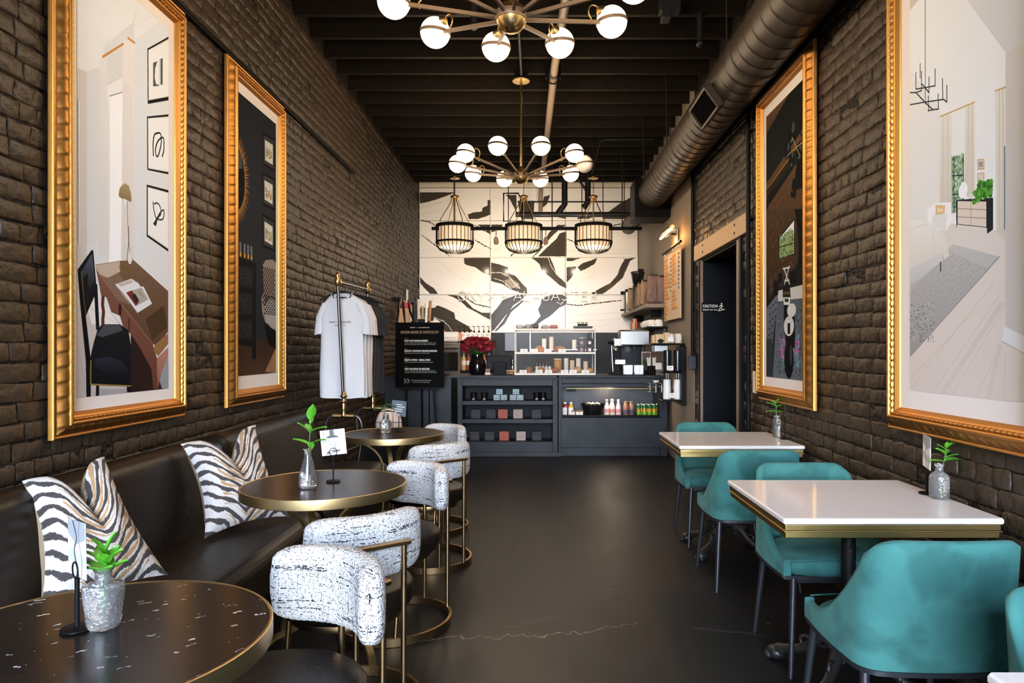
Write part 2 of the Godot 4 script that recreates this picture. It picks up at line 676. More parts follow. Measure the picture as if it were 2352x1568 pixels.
func room() -> void:
	# floor: dark sealed concrete with hairline cracks and scuffs
	var f := Cv.new(1024, 2048, lin(0.0075, 0.0077, 0.0083))
	f.speck([0, 0, 1000, 1000], 500, 14.0, [lin(0.0083, 0.0085, 0.009), lin(0.0068, 0.007, 0.0075)], 3)
	f.speck([0, 0, 1000, 1000], 260, 1.3, [lin(0.05, 0.048, 0.045), lin(0.035, 0.033, 0.03)], 4)
	f.rough = 9.0
	var crack := lin(0.16, 0.13, 0.10)
	for k in [[780, 700, 820, 728, 812, 742, 850, 752, 838, 760, 870, 775], [640, 790, 700, 770, 760, 768, 800, 748], [470, 640, 620, 634, 700, 640, 860, 622], [600, 690, 680, 678, 900, 672, 985, 655], [380, 570, 560, 566, 640, 556]]:
		f.line(k, 1.6, crack)
	f.rough = 3.0
	for k in [[500, 560, 560, 550], [650, 600, 690, 612], [560, 700, 590, 690], [700, 560, 770, 566], [610, 520, 640, 528], [520, 660, 535, 650], [690, 720, 660, 735]]:
		f.line(k, 1.0, lin(0.05, 0.048, 0.045))
	var fm := mat(Color.WHITE, 0.62, 0.0, {"metallic_specular": 0.34, "albedo_texture": f.tex(), "roughness_texture": noise_tex(0.006, 5, 512, FastNoiseLite.TYPE_SIMPLEX_SMOOTH, [[0.0, Color(0.52, 0.52, 0.52)], [1.0, Color(0.9, 0.9, 0.9)]], 33)})
	bump(fm, M.coarse, 0.25)
	var fl := MB.new()
	fl.box(Vector3((LX + RX) / 2, -0.05, -4.25), Vector3(RX - LX + 0.8, 0.1, 15.1), 0.0)
	var o := struct("floor", fl, fm, "dark sealed concrete floor with hairline cracks")
	# ceiling: boards on joists
	var ce := MB.new()
	ce.box(V((LX + RX) / 2, 4.46, 4.25), Vector3(RX - LX + 0.8, 0.1, 15.1), 0.0)
	var c := struct("ceiling", ce, M.wood_black, "black painted boards above open joists")
	var jb := MB.new()
	jb.box(Vector3.ZERO, Vector3(RX - LX, 0.27, 0.045), 0.004)
	var jm := jb.mesh()
	for k in 34:
		var j := inst(c, "joist", jm, M.joist)
		j.position = V((LX + RX) / 2, 4.265 + 0.006 * sin(k * 2.4), 11.28 - k * 0.4)
	brick_wall("wall_left", -1)
	brick_wall("wall_right", 1)
	# plastered stretch of the right wall, beyond the brick
	var dm := bump(tri_map(mat(lin(0.20, 0.165, 0.13), 0.75), 0.7, true), M.coarse, 0.2)
	struct("wall_plaster", boxed(V(RX + 0.12, 2.2, 9.53), Vector3(0.26, 4.4, 4.16)), dm, "taupe plastered wall behind the bar shelves")
	back_wall()
	# shop front behind the camera: masonry round a wide opening
	var fr := MB.new()
	fr.box(Vector3((LX + RX) / 2, 0.15, 3.1), Vector3(RX - LX, 0.3, 0.2))
	fr.box(Vector3((LX + RX) / 2, 4.0, 3.1), Vector3(RX - LX, 0.9, 0.2))
	for x in [LX + 0.12, RX - 0.12]:
		fr.box(Vector3(x, 2.0, 3.1), Vector3(0.24, 3.6, 0.2))
	struct("wall_front", fr, M.black, "shop front wall around the wide opening")
	# picture rails high on both side walls
	for s in [[LX + 0.03, "trim_1", "left"], [RX - 0.03, "trim_2", "right"]]:
		struct(s[1], boxed(V(s[0], 3.27, 2.6), Vector3(0.02, 0.03, 9.6 if s[2] == "left" else 6.6)), M.black, "thin black picture rail on the %s brick wall" % s[2])

func brick_shape(r: RandomNumberGenerator, l: float) -> MB:
	var b := MB.new()
	var h := 0.0735
	var us := [0.0, 0.028, 0.34, 0.66, 0.972, 1.0]
	var vs := [0.0, 0.085, 0.5, 0.915, 1.0]
	var lift := r.randf_range(0.005, 0.0115)
	var p := []
	for j in 5:
		for i in 6:
			var e := i == 0 or i == 5 or j == 0 or j == 4
			p.append(Vector3((us[i] - 0.5) * l + r.randf_range(-0.004, 0.004), (vs[j] - 0.5) * h + r.randf_range(-0.004, 0.004), -0.0035 + r.randf_range(-0.001, 0.004) if e else lift + r.randf_range(-0.0038, 0.0035)))
	b.grid(func(u, w): return p[clampi(roundi(w * 4), 0, 4) * 6 + clampi(roundi(u * 5), 0, 5)], 5, 4)
	return b

func brick_wall(called: String, side: int) -> void:
	var x := LX if side < 0 else RX
	var dend := 11.6 if side < 0 else 7.45
	var r := RandomNumberGenerator.new()
	r.seed = 40 + side
	var w := MB.new()
	var zone := [] if side < 0 else [5.72, 7.12, 2.32]
	if side < 0:
		w.box(V(x - 0.2, 2.2, 4.2), Vector3(0.4, 4.4, 14.9), 0.0)
	else:
		w.box(V(x + 0.2, 2.2, 1.31), Vector3(0.4, 4.4, 8.82), 0.0)
		w.box(V(x + 0.2, 2.2, 7.285), Vector3(0.4, 4.4, 0.33), 0.0)
		w.box(V(x + 0.2, 3.36, 6.42), Vector3(0.4, 2.08, 1.4), 0.0)
	var o := struct(called, w, M.mortar, "black painted old brick wall on the %s" % ("left" if side < 0 else "right"))
	var kinds := []
	var meshes := []
	for k in 14:
		kinds.append(brick_shape(r, 0.203))
		meshes.append(kinds[k].mesh())
	var turn := Basis(Vector3.UP, PI / 2 if side < 0 else -PI / 2)
	var list := []
	var hide := [[2.74, 3.86, 0.97, 3.26], [4.30, 5.35, 0.97, 3.26]] if side < 0 else [[2.0, 3.28, 0.97, 3.26], [4.10, 5.20, 0.97, 3.26], [5.45, 7.4, 2.28, 2.47]]
	for row in 53:
		var y := 0.04 + row * 0.0775
		var d := 0.9 + r.randf_range(0, 0.2)
		var head := row % 6 == 5
		while d < dend:
			var l := (0.096 if head else 0.203) * r.randf_range(0.93, 1.05)
			if r.randf() < 0.04:
				l *= 0.55
			var m := d + l / 2 + 0.006
			d += l + 0.0075
			if m + l / 2 > dend:
				break
			if zone.size() and m + l / 2 > zone[0] and m - l / 2 < zone[1] and y < zone[2] + 0.04:
				continue
			var k := r.randi() % 14
			var t := Transform3D(turn * Basis(Vector3(0, 0, 1), r.randf_range(-0.02, 0.02)) * Basis.from_scale(Vector3(l / 0.203 * (1 if r.randf() < 0.5 else -1), 1 if r.randf() < 0.5 else -1, 1)), V(x - side * (0.0 if r.randf() > 0.06 else -0.006), y + r.randf_range(-0.004, 0.004) + 0.01 * sin(m * 1.3 + row * 0.1), m))
			var see := m > 2.42
			for z in hide:
				if m > z[0] and m < z[1] and y > z[2] and y < z[3]:
					see = false
			var py := 803.0 - (y - 1.36) * 1568.0 / m
			if py < -10 or y < (0.9 if side < 0 and m < 5.5 else 0.5):
				see = false
			list.append([m if see else m + 100.0, k, t])
	list.sort_custom(func(a, b): return a[0] < b[0])
	var rest := MB.new()
	for i in list.size():
		if i < 300:
			var q := inst(o, "brick", meshes[list[i][1]], M.brick)
			q.transform = list[i][2]
		else:
			rest.put(kinds[list[i][1]], list[i][2])
	var q2 := part(o, "brickwork", rest, M.brick)
	q2.set_meta("kind", "stuff")

func back_wall() -> void:
	var cv := Cv.new(1800, 1180, lin(0.85, 0.83, 0.79))
	cv.rough = 3.0
	var faint := lin(0.60, 0.57, 0.53)
	for k in [[4, 114, 56, 92, 118, 70, 161, 34], [8, 157, 104, 128, 200, 121], [333, 34, 391, 63, 434, 121], [673, 42, 725, 56, 869, 20], [56, 450, 118, 512, 161, 570, 228, 627], [18, 649, 66, 613, 104, 664], [329, 461, 391, 447, 438, 490], [673, 403, 773, 418, 993, 432], [706, 693, 725, 620, 792, 577, 802, 548], [671, 852, 773, 844, 916, 826], [671, 902, 821, 881, 945, 866], [671, 946, 869, 910], [23, 736, 85, 729, 161, 772, 209, 808], [429, 837, 486, 772, 534, 750], [496, 881, 544, 830], [343, 403, 391, 345, 486, 345, 525, 403], [725, 251, 821, 287, 993, 280], [161, 403, 247, 418, 324, 439], [677, 591, 706, 562, 773, 519]]:
		cv.line(k, 3.0, faint)
	var dark := lin(0.060, 0.050, 0.040)
	for k in [[4, 5, 166, 5, 118, 34, 75, 56, 32, 74, 4, 81], [221, 157, 247, 143, 286, 136, 290, 110, 312, 96, 312, 60, 326, 56, 326, 157, 295, 175, 266, 188, 228, 188], [395, 21, 443, 23, 444, 143, 434, 114, 419, 70, 407, 42], [448, 63, 525, 63, 520, 188, 467, 188, 458, 157], [568, 34, 596, 23, 582, 85, 558, 114], [720, 179, 744, 170, 792, 172, 773, 186, 720, 188], [830, 172, 916, 78, 993, 13, 997, 188, 840, 188], [591, 157, 668, 150, 669, 188, 639, 179], [266, 226, 326, 226, 326, 298, 295, 259], [329, 226, 381, 226, 372, 259, 329, 280], [568, 353, 591, 280, 630, 228, 670, 228, 639, 259, 611, 295, 582, 345, 572, 374], [670, 273, 670, 444, 541, 444, 582, 382, 625, 324, 639, 287], [204, 455, 326, 450, 326, 577, 290, 555, 257, 519, 219, 504, 207, 494], [328, 486, 362, 497, 405, 519, 412, 562, 438, 577, 467, 627, 491, 664, 491, 700, 458, 693, 419, 671, 381, 635, 343, 620, 328, 613], [505, 450, 596, 450, 611, 504, 625, 562, 670, 635, 670, 664, 639, 642, 601, 591, 558, 541, 548, 497, 525, 468], [671, 519, 716, 512, 706, 555, 692, 591, 671, 624], [720, 519, 744, 490, 773, 476, 811, 454, 797, 497, 754, 533, 735, 544], [671, 455, 735, 455, 697, 476, 671, 476], [986, 452, 959, 476, 926, 591, 878, 656, 835, 701, 778, 701, 835, 653, 869, 627, 902, 570, 916, 512, 936, 461], [5, 584, 32, 627, 70, 664, 87, 701, 51, 701, 27, 664, 6, 627], [6, 794, 70, 797, 85, 779, 123, 801, 161, 830, 166, 873, 219, 917, 247, 960, 118, 960, 94, 888, 70, 866, 63, 888, 32, 873, 6, 844], [123, 707, 185, 714, 219, 758, 247, 801, 286, 830, 326, 830, 326, 881, 290, 852, 257, 823, 219, 794, 185, 743, 152, 721], [381, 743, 438, 711, 486, 708, 472, 736, 429, 779, 405, 830, 381, 873, 343, 946, 329, 960, 328, 844, 357, 794], [558, 736, 582, 718, 606, 708, 670, 708, 670, 772, 639, 794, 596, 852, 558, 888, 515, 938, 458, 957, 472, 924, 525, 902, 553, 852, 541, 808, 553, 772], [467, 747, 477, 750, 419, 826, 391, 902, 352, 957, 343, 957, 381, 888, 410, 815]]:
		cv.poly(k, dark)
	for k in [[11, 295, 80, 374, 142, 443], [254, 230, 295, 266, 326, 289], [254, 331, 295, 367, 326, 392], [8, 197, 47, 208, 80, 238], [415, 444, 434, 418, 448, 403], [520, 444, 544, 410, 564, 374], [673, 324, 706, 345], [859, 259, 888, 230, 916, 222], [209, 721, 257, 772, 326, 794], [671, 772, 725, 781, 797, 765, 845, 758, 919, 745], [931, 461, 945, 476, 969, 455]]:
		cv.line(k, 9.0, dark)
	var light := lin(0.70, 0.66, 0.60)
	cv.poly([386, 609, 419, 595, 453, 627, 462, 667, 415, 653], lin(0.30, 0.26, 0.21))
	for k in [[328, 555, 372, 555, 410, 584, 438, 635, 458, 664], [587, 455, 601, 512, 630, 577, 668, 620], [66, 860, 113, 888, 133, 917, 152, 957], [625, 758, 644, 772, 668, 736], [343, 595, 381, 613, 419, 664], [393, 635, 419, 664, 448, 635]]:
		cv.line(k, 7.0, light)
	cv.rough = 2.0
	for k in [[558, 736, 596, 779, 620, 808], [582, 403, 668, 287], [228, 490, 324, 541], [343, 881, 391, 794, 438, 729], [18, 808, 104, 830, 200, 931], [563, 461, 596, 562, 658, 642], [845, 693, 897, 627, 945, 519], [257, 461, 266, 519]]:
		cv.line(k, 2.0, lin(0.13, 0.11, 0.09))
	var m := mat(Color.WHITE, 0.12, 0.0, {"metallic_specular": 0.16, "albedo_texture": cv.tex()})
	# wall, then the stone panels on it
	var w := MB.new()
	w.box(V((LX + RX) / 2, 2.2, 11.75), Vector3(RX - LX + 0.6, 4.4, 0.3), 0.0)
	var o := struct("wall_back", w, M.cream, "end wall faced with black and white marble panels")
	var xs := [LX + 0.005, -0.814, 0.462, RX - 0.02]
	var ys := [4.10, 3.546, 2.922, 2.290, 1.45]
	var top := 1.36 + (803 - 440.0) * 11.57 / 1568
	var bot := 1.36 + (803 - 775.0) * 11.57 / 1568
	for j in 4:
		for i in 3:
			var b := MB.new()
			var c := V((xs[i] + xs[i + 1]) / 2, (ys[j] + ys[j + 1]) / 2, 11.58)
			var s := Vector3(xs[i + 1] - xs[i] - 0.008, ys[j] - ys[j + 1] - 0.008, 0.03)
			b.box(c, s, 0.003)
			for k in b.v.size():
				b.t[k] = Vector2((b.v[k].x - LX) / (RX - LX), (top - b.v[k].y) / (top - bot))
			part(o, "marble_panel", b, m)
	# the shop's name in thin standing letters
	var sg := thing("wall_lettering", "thin white standing letters of the shop name on marble wall", "lettering", V(-0.16, 2.267, 11.51))
	var lm := mat(lin(0.88, 0.86, 0.82), 0.3)
	var cell := 0.1495
	var st := {
		"O": [arc(Vector3(0.5, 0.5, 0), Vector3(0.5, 0, 0), Vector3(0, 0.5, 0), 24, 0, TAU)],
		"N": [[0.1, 0, 0.1, 1, 0.85, 0, 0.85, 1]], "Y": [[0.05, 1, 0.5, 0.45, 0.95, 1], [0.5, 0.45, 0.5, 0]], "X": [[0.1, 0, 0.9, 1], [0.1, 1, 0.9, 0]],
		"+": [[0.25, 0.45, 0.75, 0.45], [0.5, 0.2, 0.5, 0.7]], "A": [[0.05, 0, 0.5, 1, 0.95, 0], [0.2, 0.33, 0.8, 0.33]], "L": [[0.2, 1, 0.2, 0, 0.75, 0]],
		"S": [[0.8, 0.85, 0.65, 0.97, 0.45, 1, 0.27, 0.92, 0.22, 0.76, 0.3, 0.6, 0.65, 0.45, 0.78, 0.3, 0.75, 0.12, 0.6, 0.02, 0.4, 0, 0.22, 0.12]],
		"T": [[0.1, 1, 0.9, 1], [0.5, 1, 0.5, 0]], "E": [[0.75, 1, 0.2, 1, 0.2, 0, 0.75, 0], [0.2, 0.5, 0.7, 0.5]],
		"B": [[0.2, 0, 0.2, 1, 0.55, 1, 0.72, 0.88, 0.72, 0.66, 0.55, 0.53, 0.2, 0.53], [0.55, 0.53, 0.78, 0.4, 0.78, 0.13, 0.6, 0, 0.2, 0]],
		"R": [[0.2, 0, 0.2, 1, 0.55, 1, 0.75, 0.88, 0.75, 0.62, 0.55, 0.48, 0.2, 0.48], [0.5, 0.48, 0.8, 0]]}
	var at := [505, 603, 685, 780, 905, 1030, 1113, 1205, 1300, 1385, 1475, 1565, 1660, 1750]
	for i in 14:
		var ch := "ONYX+ALABASTER"[i]
		var b := MB.new()
		for pl in st[ch]:
			var path := []
			if pl[0] is Vector3:
				path = pl
			else:
				for e in P(pl):
					path.append(Vector3(e.x, e.y, 0))
			for k in path.size():
				path[k] = Vector3((path[k].x - 0.5) * 0.15, (path[k].y - 0.5) * cell, 0)
			for k in path.size() - 1:
				var dd: Vector3 = path[k + 1] - path[k]
				b.box((path[k] + path[k + 1]) / 2, Vector3(dd.length() + 0.010, 0.0125, 0.022), 0.002, Basis(Vector3(0, 0, 1), atan2(dd.y, dd.x)))
		var q := part(sg, "letter", b, lm)
		q.position.x = (at[i] / 4.127 + 940 - 1236) * 11.51 / 1568 + 0.16
	for x in [[-1.02], [0.36]]:
		pass

func door_zone() -> void:
	# timber lintel, jamb and the blue-black reveal of the doorway
	var o := thing("door_1", "doorway with raw timber lintel and blue black reveal in right brick wall", "door", V(RX, 0, 6.42))
	o.set_meta("kind", "structure")
	var li := part(o, "lintel", boxed(Vector3(-0.012, 2.385, 0.015), Vector3(0.06, 0.165, 1.82), 0.006), M.pine, "pale bare timber lintel board")
	var bo := MB.new()
	for z in [-0.62, 0.5]:
		for y in [2.35, 2.42]:
			bo.ball(Vector3(-0.043, y, -z), Vector3(0.006, 0.012, 0.012), 8, 6)
	part(li, "bolt", bo, M.black)
	var rm := mat(lin(0.006, 0.0075, 0.011), 0.5, 0.0, {"metallic_specular": 0.2})
	part(o, "reveal", boxed(Vector3(0.18, 1.15, -0.72), Vector3(0.42, 2.3, 0.05)), rm, "blue black far reveal panel")
	part(o, "reveal", boxed(Vector3(0.18, 1.15, 0.72), Vector3(0.42, 2.3, 0.05)), rm)
	part(o, "head", boxed(Vector3(0.2, 2.3, 0), Vector3(0.38, 0.05, 1.4)), M.wood_black)
	part(o, "jamb", boxed(Vector3(0.0, 1.15, 0.655), Vector3(0.05, 2.29, 0.09), 0.006), mat(lin(0.20, 0.14, 0.09), 0.55), "brown timber jamb")
	part(o, "jamb", boxed(Vector3(-0.005, 1.15, -0.70), Vector3(0.03, 2.29, 0.03), 0.005), mat(lin(0.20, 0.14, 0.09), 0.55))
	var pa := MB.new()
	pa.box(Vector3(1.35, 2.2, 0), Vector3(0.1, 4.4, 3.2))
	for z in [-1.55, 1.55]:
		pa.box(Vector3(0.88, 2.2, z), Vector3(0.9, 4.4, 0.1))
	pa.box(Vector3(0.88, 2.6, 0), Vector3(0.9, 0.1, 3.0))
	pa.box(Vector3(0.88, -0.06, 0), Vector3(0.9, 0.1, 3.0))
	part(o, "passage", pa, M.blackmat)
	solo("wall_plate", boxed(V(RX - 0.035, 1.11, 5.27), Vector3(0.012, 0.17, 0.09), 0.004), M.cream, "small cream plate on brick at far edge of lounge print", "wall plate")
	# caution plate
	var s := thing("caution_sign", "black caution sign with white lettering on doorway reveal", "sign", V(1.825, 1.802, 7.105))
	part(s, "plate", boxed(Vector3.ZERO, Vector3(0.25, 0.1, 0.006), 0.004), M.black)
	words(s, "lettering", "CAUTION", 0.03, M.white, Vector3(-0.035, 0.012, 0.004), Basis(), 0.155)
	words(s, "lettering", "Watch Your Step", 0.015, M.white, Vector3(-0.035, -0.026, 0.004), Basis(), 0.155)
	var fg := MB.new()
	fg.lathe(P([0.0, -0.001, 0.009, -0.001, 0.009, 0.001, 0, 0.001]), 12, Transform3D(Basis(Vector3.RIGHT, PI / 2), Vector3(0.083, 0.036, 0.005)))
	for e in [[0.082, 0.026, 0.078, -0.004], [0.078, -0.004, 0.092, -0.022], [0.078, -0.004, 0.062, -0.014], [0.062, -0.014, 0.056, -0.032], [0.08, 0.02, 0.098, 0.008], [0.08, 0.02, 0.06, 0.01], [0.05, -0.038, 0.115, -0.022]]:
		var a := Vector3(e[0], e[1], 0.005)
		var b := Vector3(e[2], e[3], 0.005)
		fg.box((a + b) / 2, Vector3(a.distance_to(b) + 0.006, 0.009, 0.002), 0.001, Basis(Vector3(0, 0, 1), atan2(b.y - a.y, b.x - a.x)))
	part(s, "slipping_figure", fg, M.white)
	# conduits on the brick
	var c1 := MB.new()
	c1.tube([V(RX - 0.035, 0.0, 5.44), V(RX - 0.035, 3.27, 5.44)], 0.018, 8)
	for y in [0.6, 1.5, 2.4, 3.1]:
		c1.box(V(RX - 0.02, y, 5.44), Vector3(0.04, 0.02, 0.07))
	solo("wall_conduit", c1, M.black, "black vertical conduit on brick at near side of doorway", "pipe")
	var c2 := thing("wall_conduit", "black vertical conduit with switch box between doorway and plaster", "pipe", V(RX - 0.03, 0, 7.42))
	part(c2, "pipe", tubed([Vector3(0, 1.28, 0), Vector3(0, 3.6, 0)], 0.02, 8), M.black)
	part(c2, "switch_box", boxed(Vector3(-0.01, 1.22, 0), Vector3(0.08, 0.15, 0.1), 0.008), M.iron)

# ---- gilded frames
func gilt(w: float, h: float) -> MB:
	# w, h: outer size; returns the carved moulding, facing +z
	var b := MB.new()
	var mw := 0.106
	var us := [0.0, 0.0, 0.004, 0.010, 0.014, 0.020, 0.027, 0.034, 0.041, 0.047, 0.052, 0.056, 0.060, 0.066, 0.070, 0.072, 0.075, 0.079, 0.083, 0.085, 0.088, 0.093, 0.094, 0.099, 0.1, 0.106, 0.106]
	var ds := [0.0, 0.018, 0.024, 0.024, 0.021, 0.023, 0.027, 0.033, 0.040, 0.047, 0.051, 0.054, 0.060, 0.061, 0.056, 0.046, 0.047, 0.048, 0.045, 0.040, 0.040, 0.036, 0.032, 0.029, 0.024, 0.021, 0.012]
	var n := us.size()
	for side in 4:
		var l := (w if side % 2 == 0 else h)
		var across := (h if side % 2 == 0 else w)
		var per := 0.062
		var reps := roundi(l / per)
		var steps := reps * 10
		var rot := Basis(Vector3(0, 0, 1), side * PI / 2)
		var i0 := b.v.size()
		for i in steps + 1:
			for j in n:
				var u: float = us[j]
				var s := lerpf(-l / 2 + u, l / 2 - u, float(i) / steps)
				var ph := s / l * reps * PI
				var d: float = ds[j]
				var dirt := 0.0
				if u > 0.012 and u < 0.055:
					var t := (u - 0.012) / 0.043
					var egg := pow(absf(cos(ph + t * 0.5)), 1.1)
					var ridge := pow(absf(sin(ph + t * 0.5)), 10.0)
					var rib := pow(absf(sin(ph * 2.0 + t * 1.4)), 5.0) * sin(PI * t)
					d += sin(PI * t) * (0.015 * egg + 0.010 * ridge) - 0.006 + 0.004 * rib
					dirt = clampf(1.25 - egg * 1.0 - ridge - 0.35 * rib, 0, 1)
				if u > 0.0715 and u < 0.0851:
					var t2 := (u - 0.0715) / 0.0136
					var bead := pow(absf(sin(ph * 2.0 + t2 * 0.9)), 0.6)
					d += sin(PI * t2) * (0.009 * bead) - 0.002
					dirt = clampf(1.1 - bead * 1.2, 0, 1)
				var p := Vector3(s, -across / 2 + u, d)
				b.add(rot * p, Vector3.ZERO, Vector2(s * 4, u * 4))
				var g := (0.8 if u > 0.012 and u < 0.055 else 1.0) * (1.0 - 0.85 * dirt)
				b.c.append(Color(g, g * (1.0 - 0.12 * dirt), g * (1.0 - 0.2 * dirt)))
		for i in steps + 1:
			for j in n:
				var a := i0 + i * n + j
				var du := b.v[i0 + mini(i + 1, steps) * n + j] - b.v[i0 + maxi(i - 1, 0) * n + j]
				var dv := b.v[i0 + i * n + mini(j + 1, n - 1)] - b.v[i0 + i * n + maxi(j - 1, 0)]
				b.n[a] = du.cross(dv).normalized()
		for i in steps:
			for j in n - 1:
				var a := i0 + i * n + j
				b.tri(a, a + 1, a + n + 1)
				b.tri(a, a + n + 1, a + n)
	return b

func frames() -> void:
	# opening in depth, print in depth and height, label, picture
	var spec := [
		[-1, 2.885, 3.715, 1.096, 3.137, 2.933, 3.658, 1.153, 3.080, "tall gilt frame with print of writing desk and black chair", print_desk()],
		[-1, 4.446, 5.205, 1.096, 3.137, 4.477, 5.157, 1.186, 3.064, "tall gilt frame with print of dark room and sunburst mirror", print_dark()],
		[1, 5.056, 4.235, 1.096, 3.137, 4.999, 4.252, 1.164, 3.065, "tall gilt frame with print of black lounge and oval pendants", print_lounge()],
		[1, 3.141, 2.30, 1.096, 3.137, 3.067, 2.345, 1.178, 3.070, "tall gilt frame with print of pale bedroom and dresser", print_bedroom()]]
	for k in spec:
		var w := absf(k[2] - k[1])
		var h: float = k[4] - k[3]
		var wall: float = (LX + 0.024) if k[0] < 0 else (RX - 0.024)
		var o := thing("framed_print", k[9], "picture frame", V(wall, k[3] - 0.106, (k[1] + k[2]) / 2), PI / 2 if k[0] < 0 else -PI / 2, "gilt framed prints on the brick walls")
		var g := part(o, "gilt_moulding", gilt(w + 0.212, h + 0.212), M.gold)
		g.position = Vector3(0, h / 2 + 0.106, 0)
		part(o, "mat_board", boxed(Vector3(0, h / 2 + 0.106, 0.008), Vector3(w + 0.02, h + 0.02, 0.012), 0.001), M.mat_board)
		var pw := absf(k[6] - k[5])
		var ph: float = k[8] - k[7]
		var pr := part(o, "print", sheet(pw, ph), mat(Color(0.90, 0.925, 0.955), 0.8, 0.0, {"metallic_specular": 0.15, "albedo_texture": k[10]}))
		var cx: float = ((k[5] + k[6]) - (k[1] + k[2])) / 2 * (-1 if k[0] > 0 else 1)
		pr.position = Vector3(cx, (k[7] + k[8]) / 2 - k[3] + 0.106, 0.0155)

func g3(r: float, g := -1.0, b := -1.0) -> Color:
	return Color(r, r if g < 0 else g, r if b < 0 else b) / 255.0 + Color(0, 0, 0, 1)

func print_desk() -> ImageTexture:
	var c := Cv.new(640, 1700, g3(226, 227, 228))
	c.poly([-19, 265, 87, 259, 87, 652, -19, 658], g3(216, 212, 207))
	c.poly([3, 618, 88, 612, 88, 807, 3, 792], g3(214, 209, 203))
	c.poly([87, 259, 234, 226, 234, 643, 87, 652], g3(224))
	c.poly([-30, 64, 1016, -152, 1001, -80, 624, -7, 553, 66, 257, 174, 234, 222, 87, 259, -30, 267], g3(245), g3(238))
	c.poly([624, -7, 1016, -152, 1016, -35, 570, 114, 570, 63], g3(238, 239, 240))
	c.line([227, 179, 553, 66], 3, g3(222))
	c.line([197, 201, 570, 70, 995, -61], 3, g3(226))
	c.poly([570, 106, 1016, -44, 1016, 629, 570, 652], g3(231, 234, 237), g3(224, 227, 231))
	c.line([-14, 333, 18, 339, 22, 655], 6, g3(236))
	c.line([5, 334, 11, 656], 3, g3(90))
	c.poly([203, 210, 276, 198, 291, 295, 301, 666, 197, 671, 215, 305], g3(236, 232, 229), g3(226, 221, 216))
	for x in [214, 232, 246]:
		c.line([217.6 + (x - 214) * 1.4, 240, 217.6 + (x - 214) * 1.5, 660], 2, g3(218, 212, 208))
	c.poly([276, 198, 441, 147, 441, 220, 282, 261], g3(224, 224, 221))
	c.poly([282, 261, 441, 216, 441, 259, 304, 286, 291, 317], g3(240))
	c.line([282, 261, 441, 217], 4, g3(214))
	c.line([307, 284, 441, 256], 3, g3(120))
	c.poly([304, 288, 441, 258, 433, 682, 312, 688], g3(252))
	c.poly([309, 597, 416, 590, 416, 680, 299, 689], g3(253))
	c.poly([450, 127, 518, 109, 577, 113, 577, 667, 425, 675, 436, 375], g3(238, 234, 231), g3(226, 221, 217))
	for x in [0, 30, 75, 110, 150]:
		c.line([459.8 + x * 0.55, 230, 449.7 + x * 0.62, 690], 2, g3(205, 200, 197))
	c.line([239, 201, 450, 135], 9, g3(206, 142, 72))
	c.line([504, 112, 574, 111], 10, g3(206, 142, 72))
	c.line([492, 522, 509, 627], 3, g3(85, 65, 45))
	c.line([506, 584, 511, 620, 481, 686], 4, g3(85, 65, 45))
	c.line([511, 620, 522, 650, 567, 669], 3, g3(85, 65, 45))
	c.poly([400, 514, 408, 498, 436, 486, 470, 478, 509, 481, 535, 497, 540, 519, 458, 520, 408, 518], g3(178, 158, 116), g3(140, 122, 86))
	c.poly([453, 517, 494, 519, 470, 532], g3(240))
	# three framed drawings
	for k in [[726, 101, 1001, 22, 1001, 199, 731, 246], [722, 280, 1001, 238, 1001, 405, 726, 420], [718, 459, 1001, 449, 997, 620, 718, 595]]:
		c.poly(k, g3(28))
	for k in [[737, 103, 1001, 28, 1001, 189, 741, 235], [733, 283, 1001, 244, 1001, 399, 737, 415], [731, 464, 997, 456, 997, 613, 731, 590]]:
		c.poly(k, g3(226, 222, 212))
	for k in [[746, 103, 1001, 32, 1001, 187, 748, 232], [743, 284, 1001, 247, 1001, 396, 745, 412], [739, 466, 997, 458, 997, 610, 741, 587]]:
		c.poly(k, g3(244))
	c.poly([798, 127, 852, 114, 824, 138, 818, 164, 836, 178, 872, 175, 872, 178, 798, 190], g3(95))
	c.poly([892, 101, 922, 95, 922, 167, 892, 172], g3(95))
	c.line([880, 104, 876, 176], 2, g3(95))
	c.curve([802, 374, 797, 346, 812, 319, 852, 308, 892, 305, 904, 321, 892, 343, 862, 368, 838, 370, 828, 355, 852, 333, 892, 318, 933, 313, 937, 343, 916, 364], 8, g3(30))
	c.curve([797, 499, 812, 523, 842, 539, 912, 537, 937, 526, 933, 509, 872, 527, 828, 555], 7, g3(40))
	c.curve([816, 502, 852, 497, 888, 504, 896, 521, 848, 537], 7, g3(40))
	c.poly([797, 557, 842, 537, 892, 519, 904, 524, 856, 540, 836, 561], g3(45))
	# floor, desk, chair
	c.poly([3, 792, 251, 786, 426, 830, 560, 850, 560, 1020, 3, 1005], g3(212, 202, 194), g3(196, 186, 181))
	c.poly([77, 790, 227, 775, 400, 830, 134, 834], g3(240, 232, 224))
	c.line([12, 890, 88, 1002], 2, g3(180, 168, 160))
	c.line([111, 795, 374, 828], 2, g3(200, 188, 178))
	c.poly([533, 850, 645, 890, 824, 946, 1000, 1000, 793, 1002, 533, 1001], g3(42, 30, 27))
	c.poly([870, 969, 996, 903, 1003, 1002, 910, 998], g3(152, 155, 158))
	c.poly([197, 984, 533, 990, 533, 1003, 197, 1003], g3(168, 162, 160))
	c.line([241, 767, 236, 786, 246, 803, 239, 821, 239, 834], 20, g3(88, 52, 41))
	c.line([645, 896, 623, 918, 659, 937, 631, 956, 688, 982, 778, 995], 26, g3(52, 27, 22))
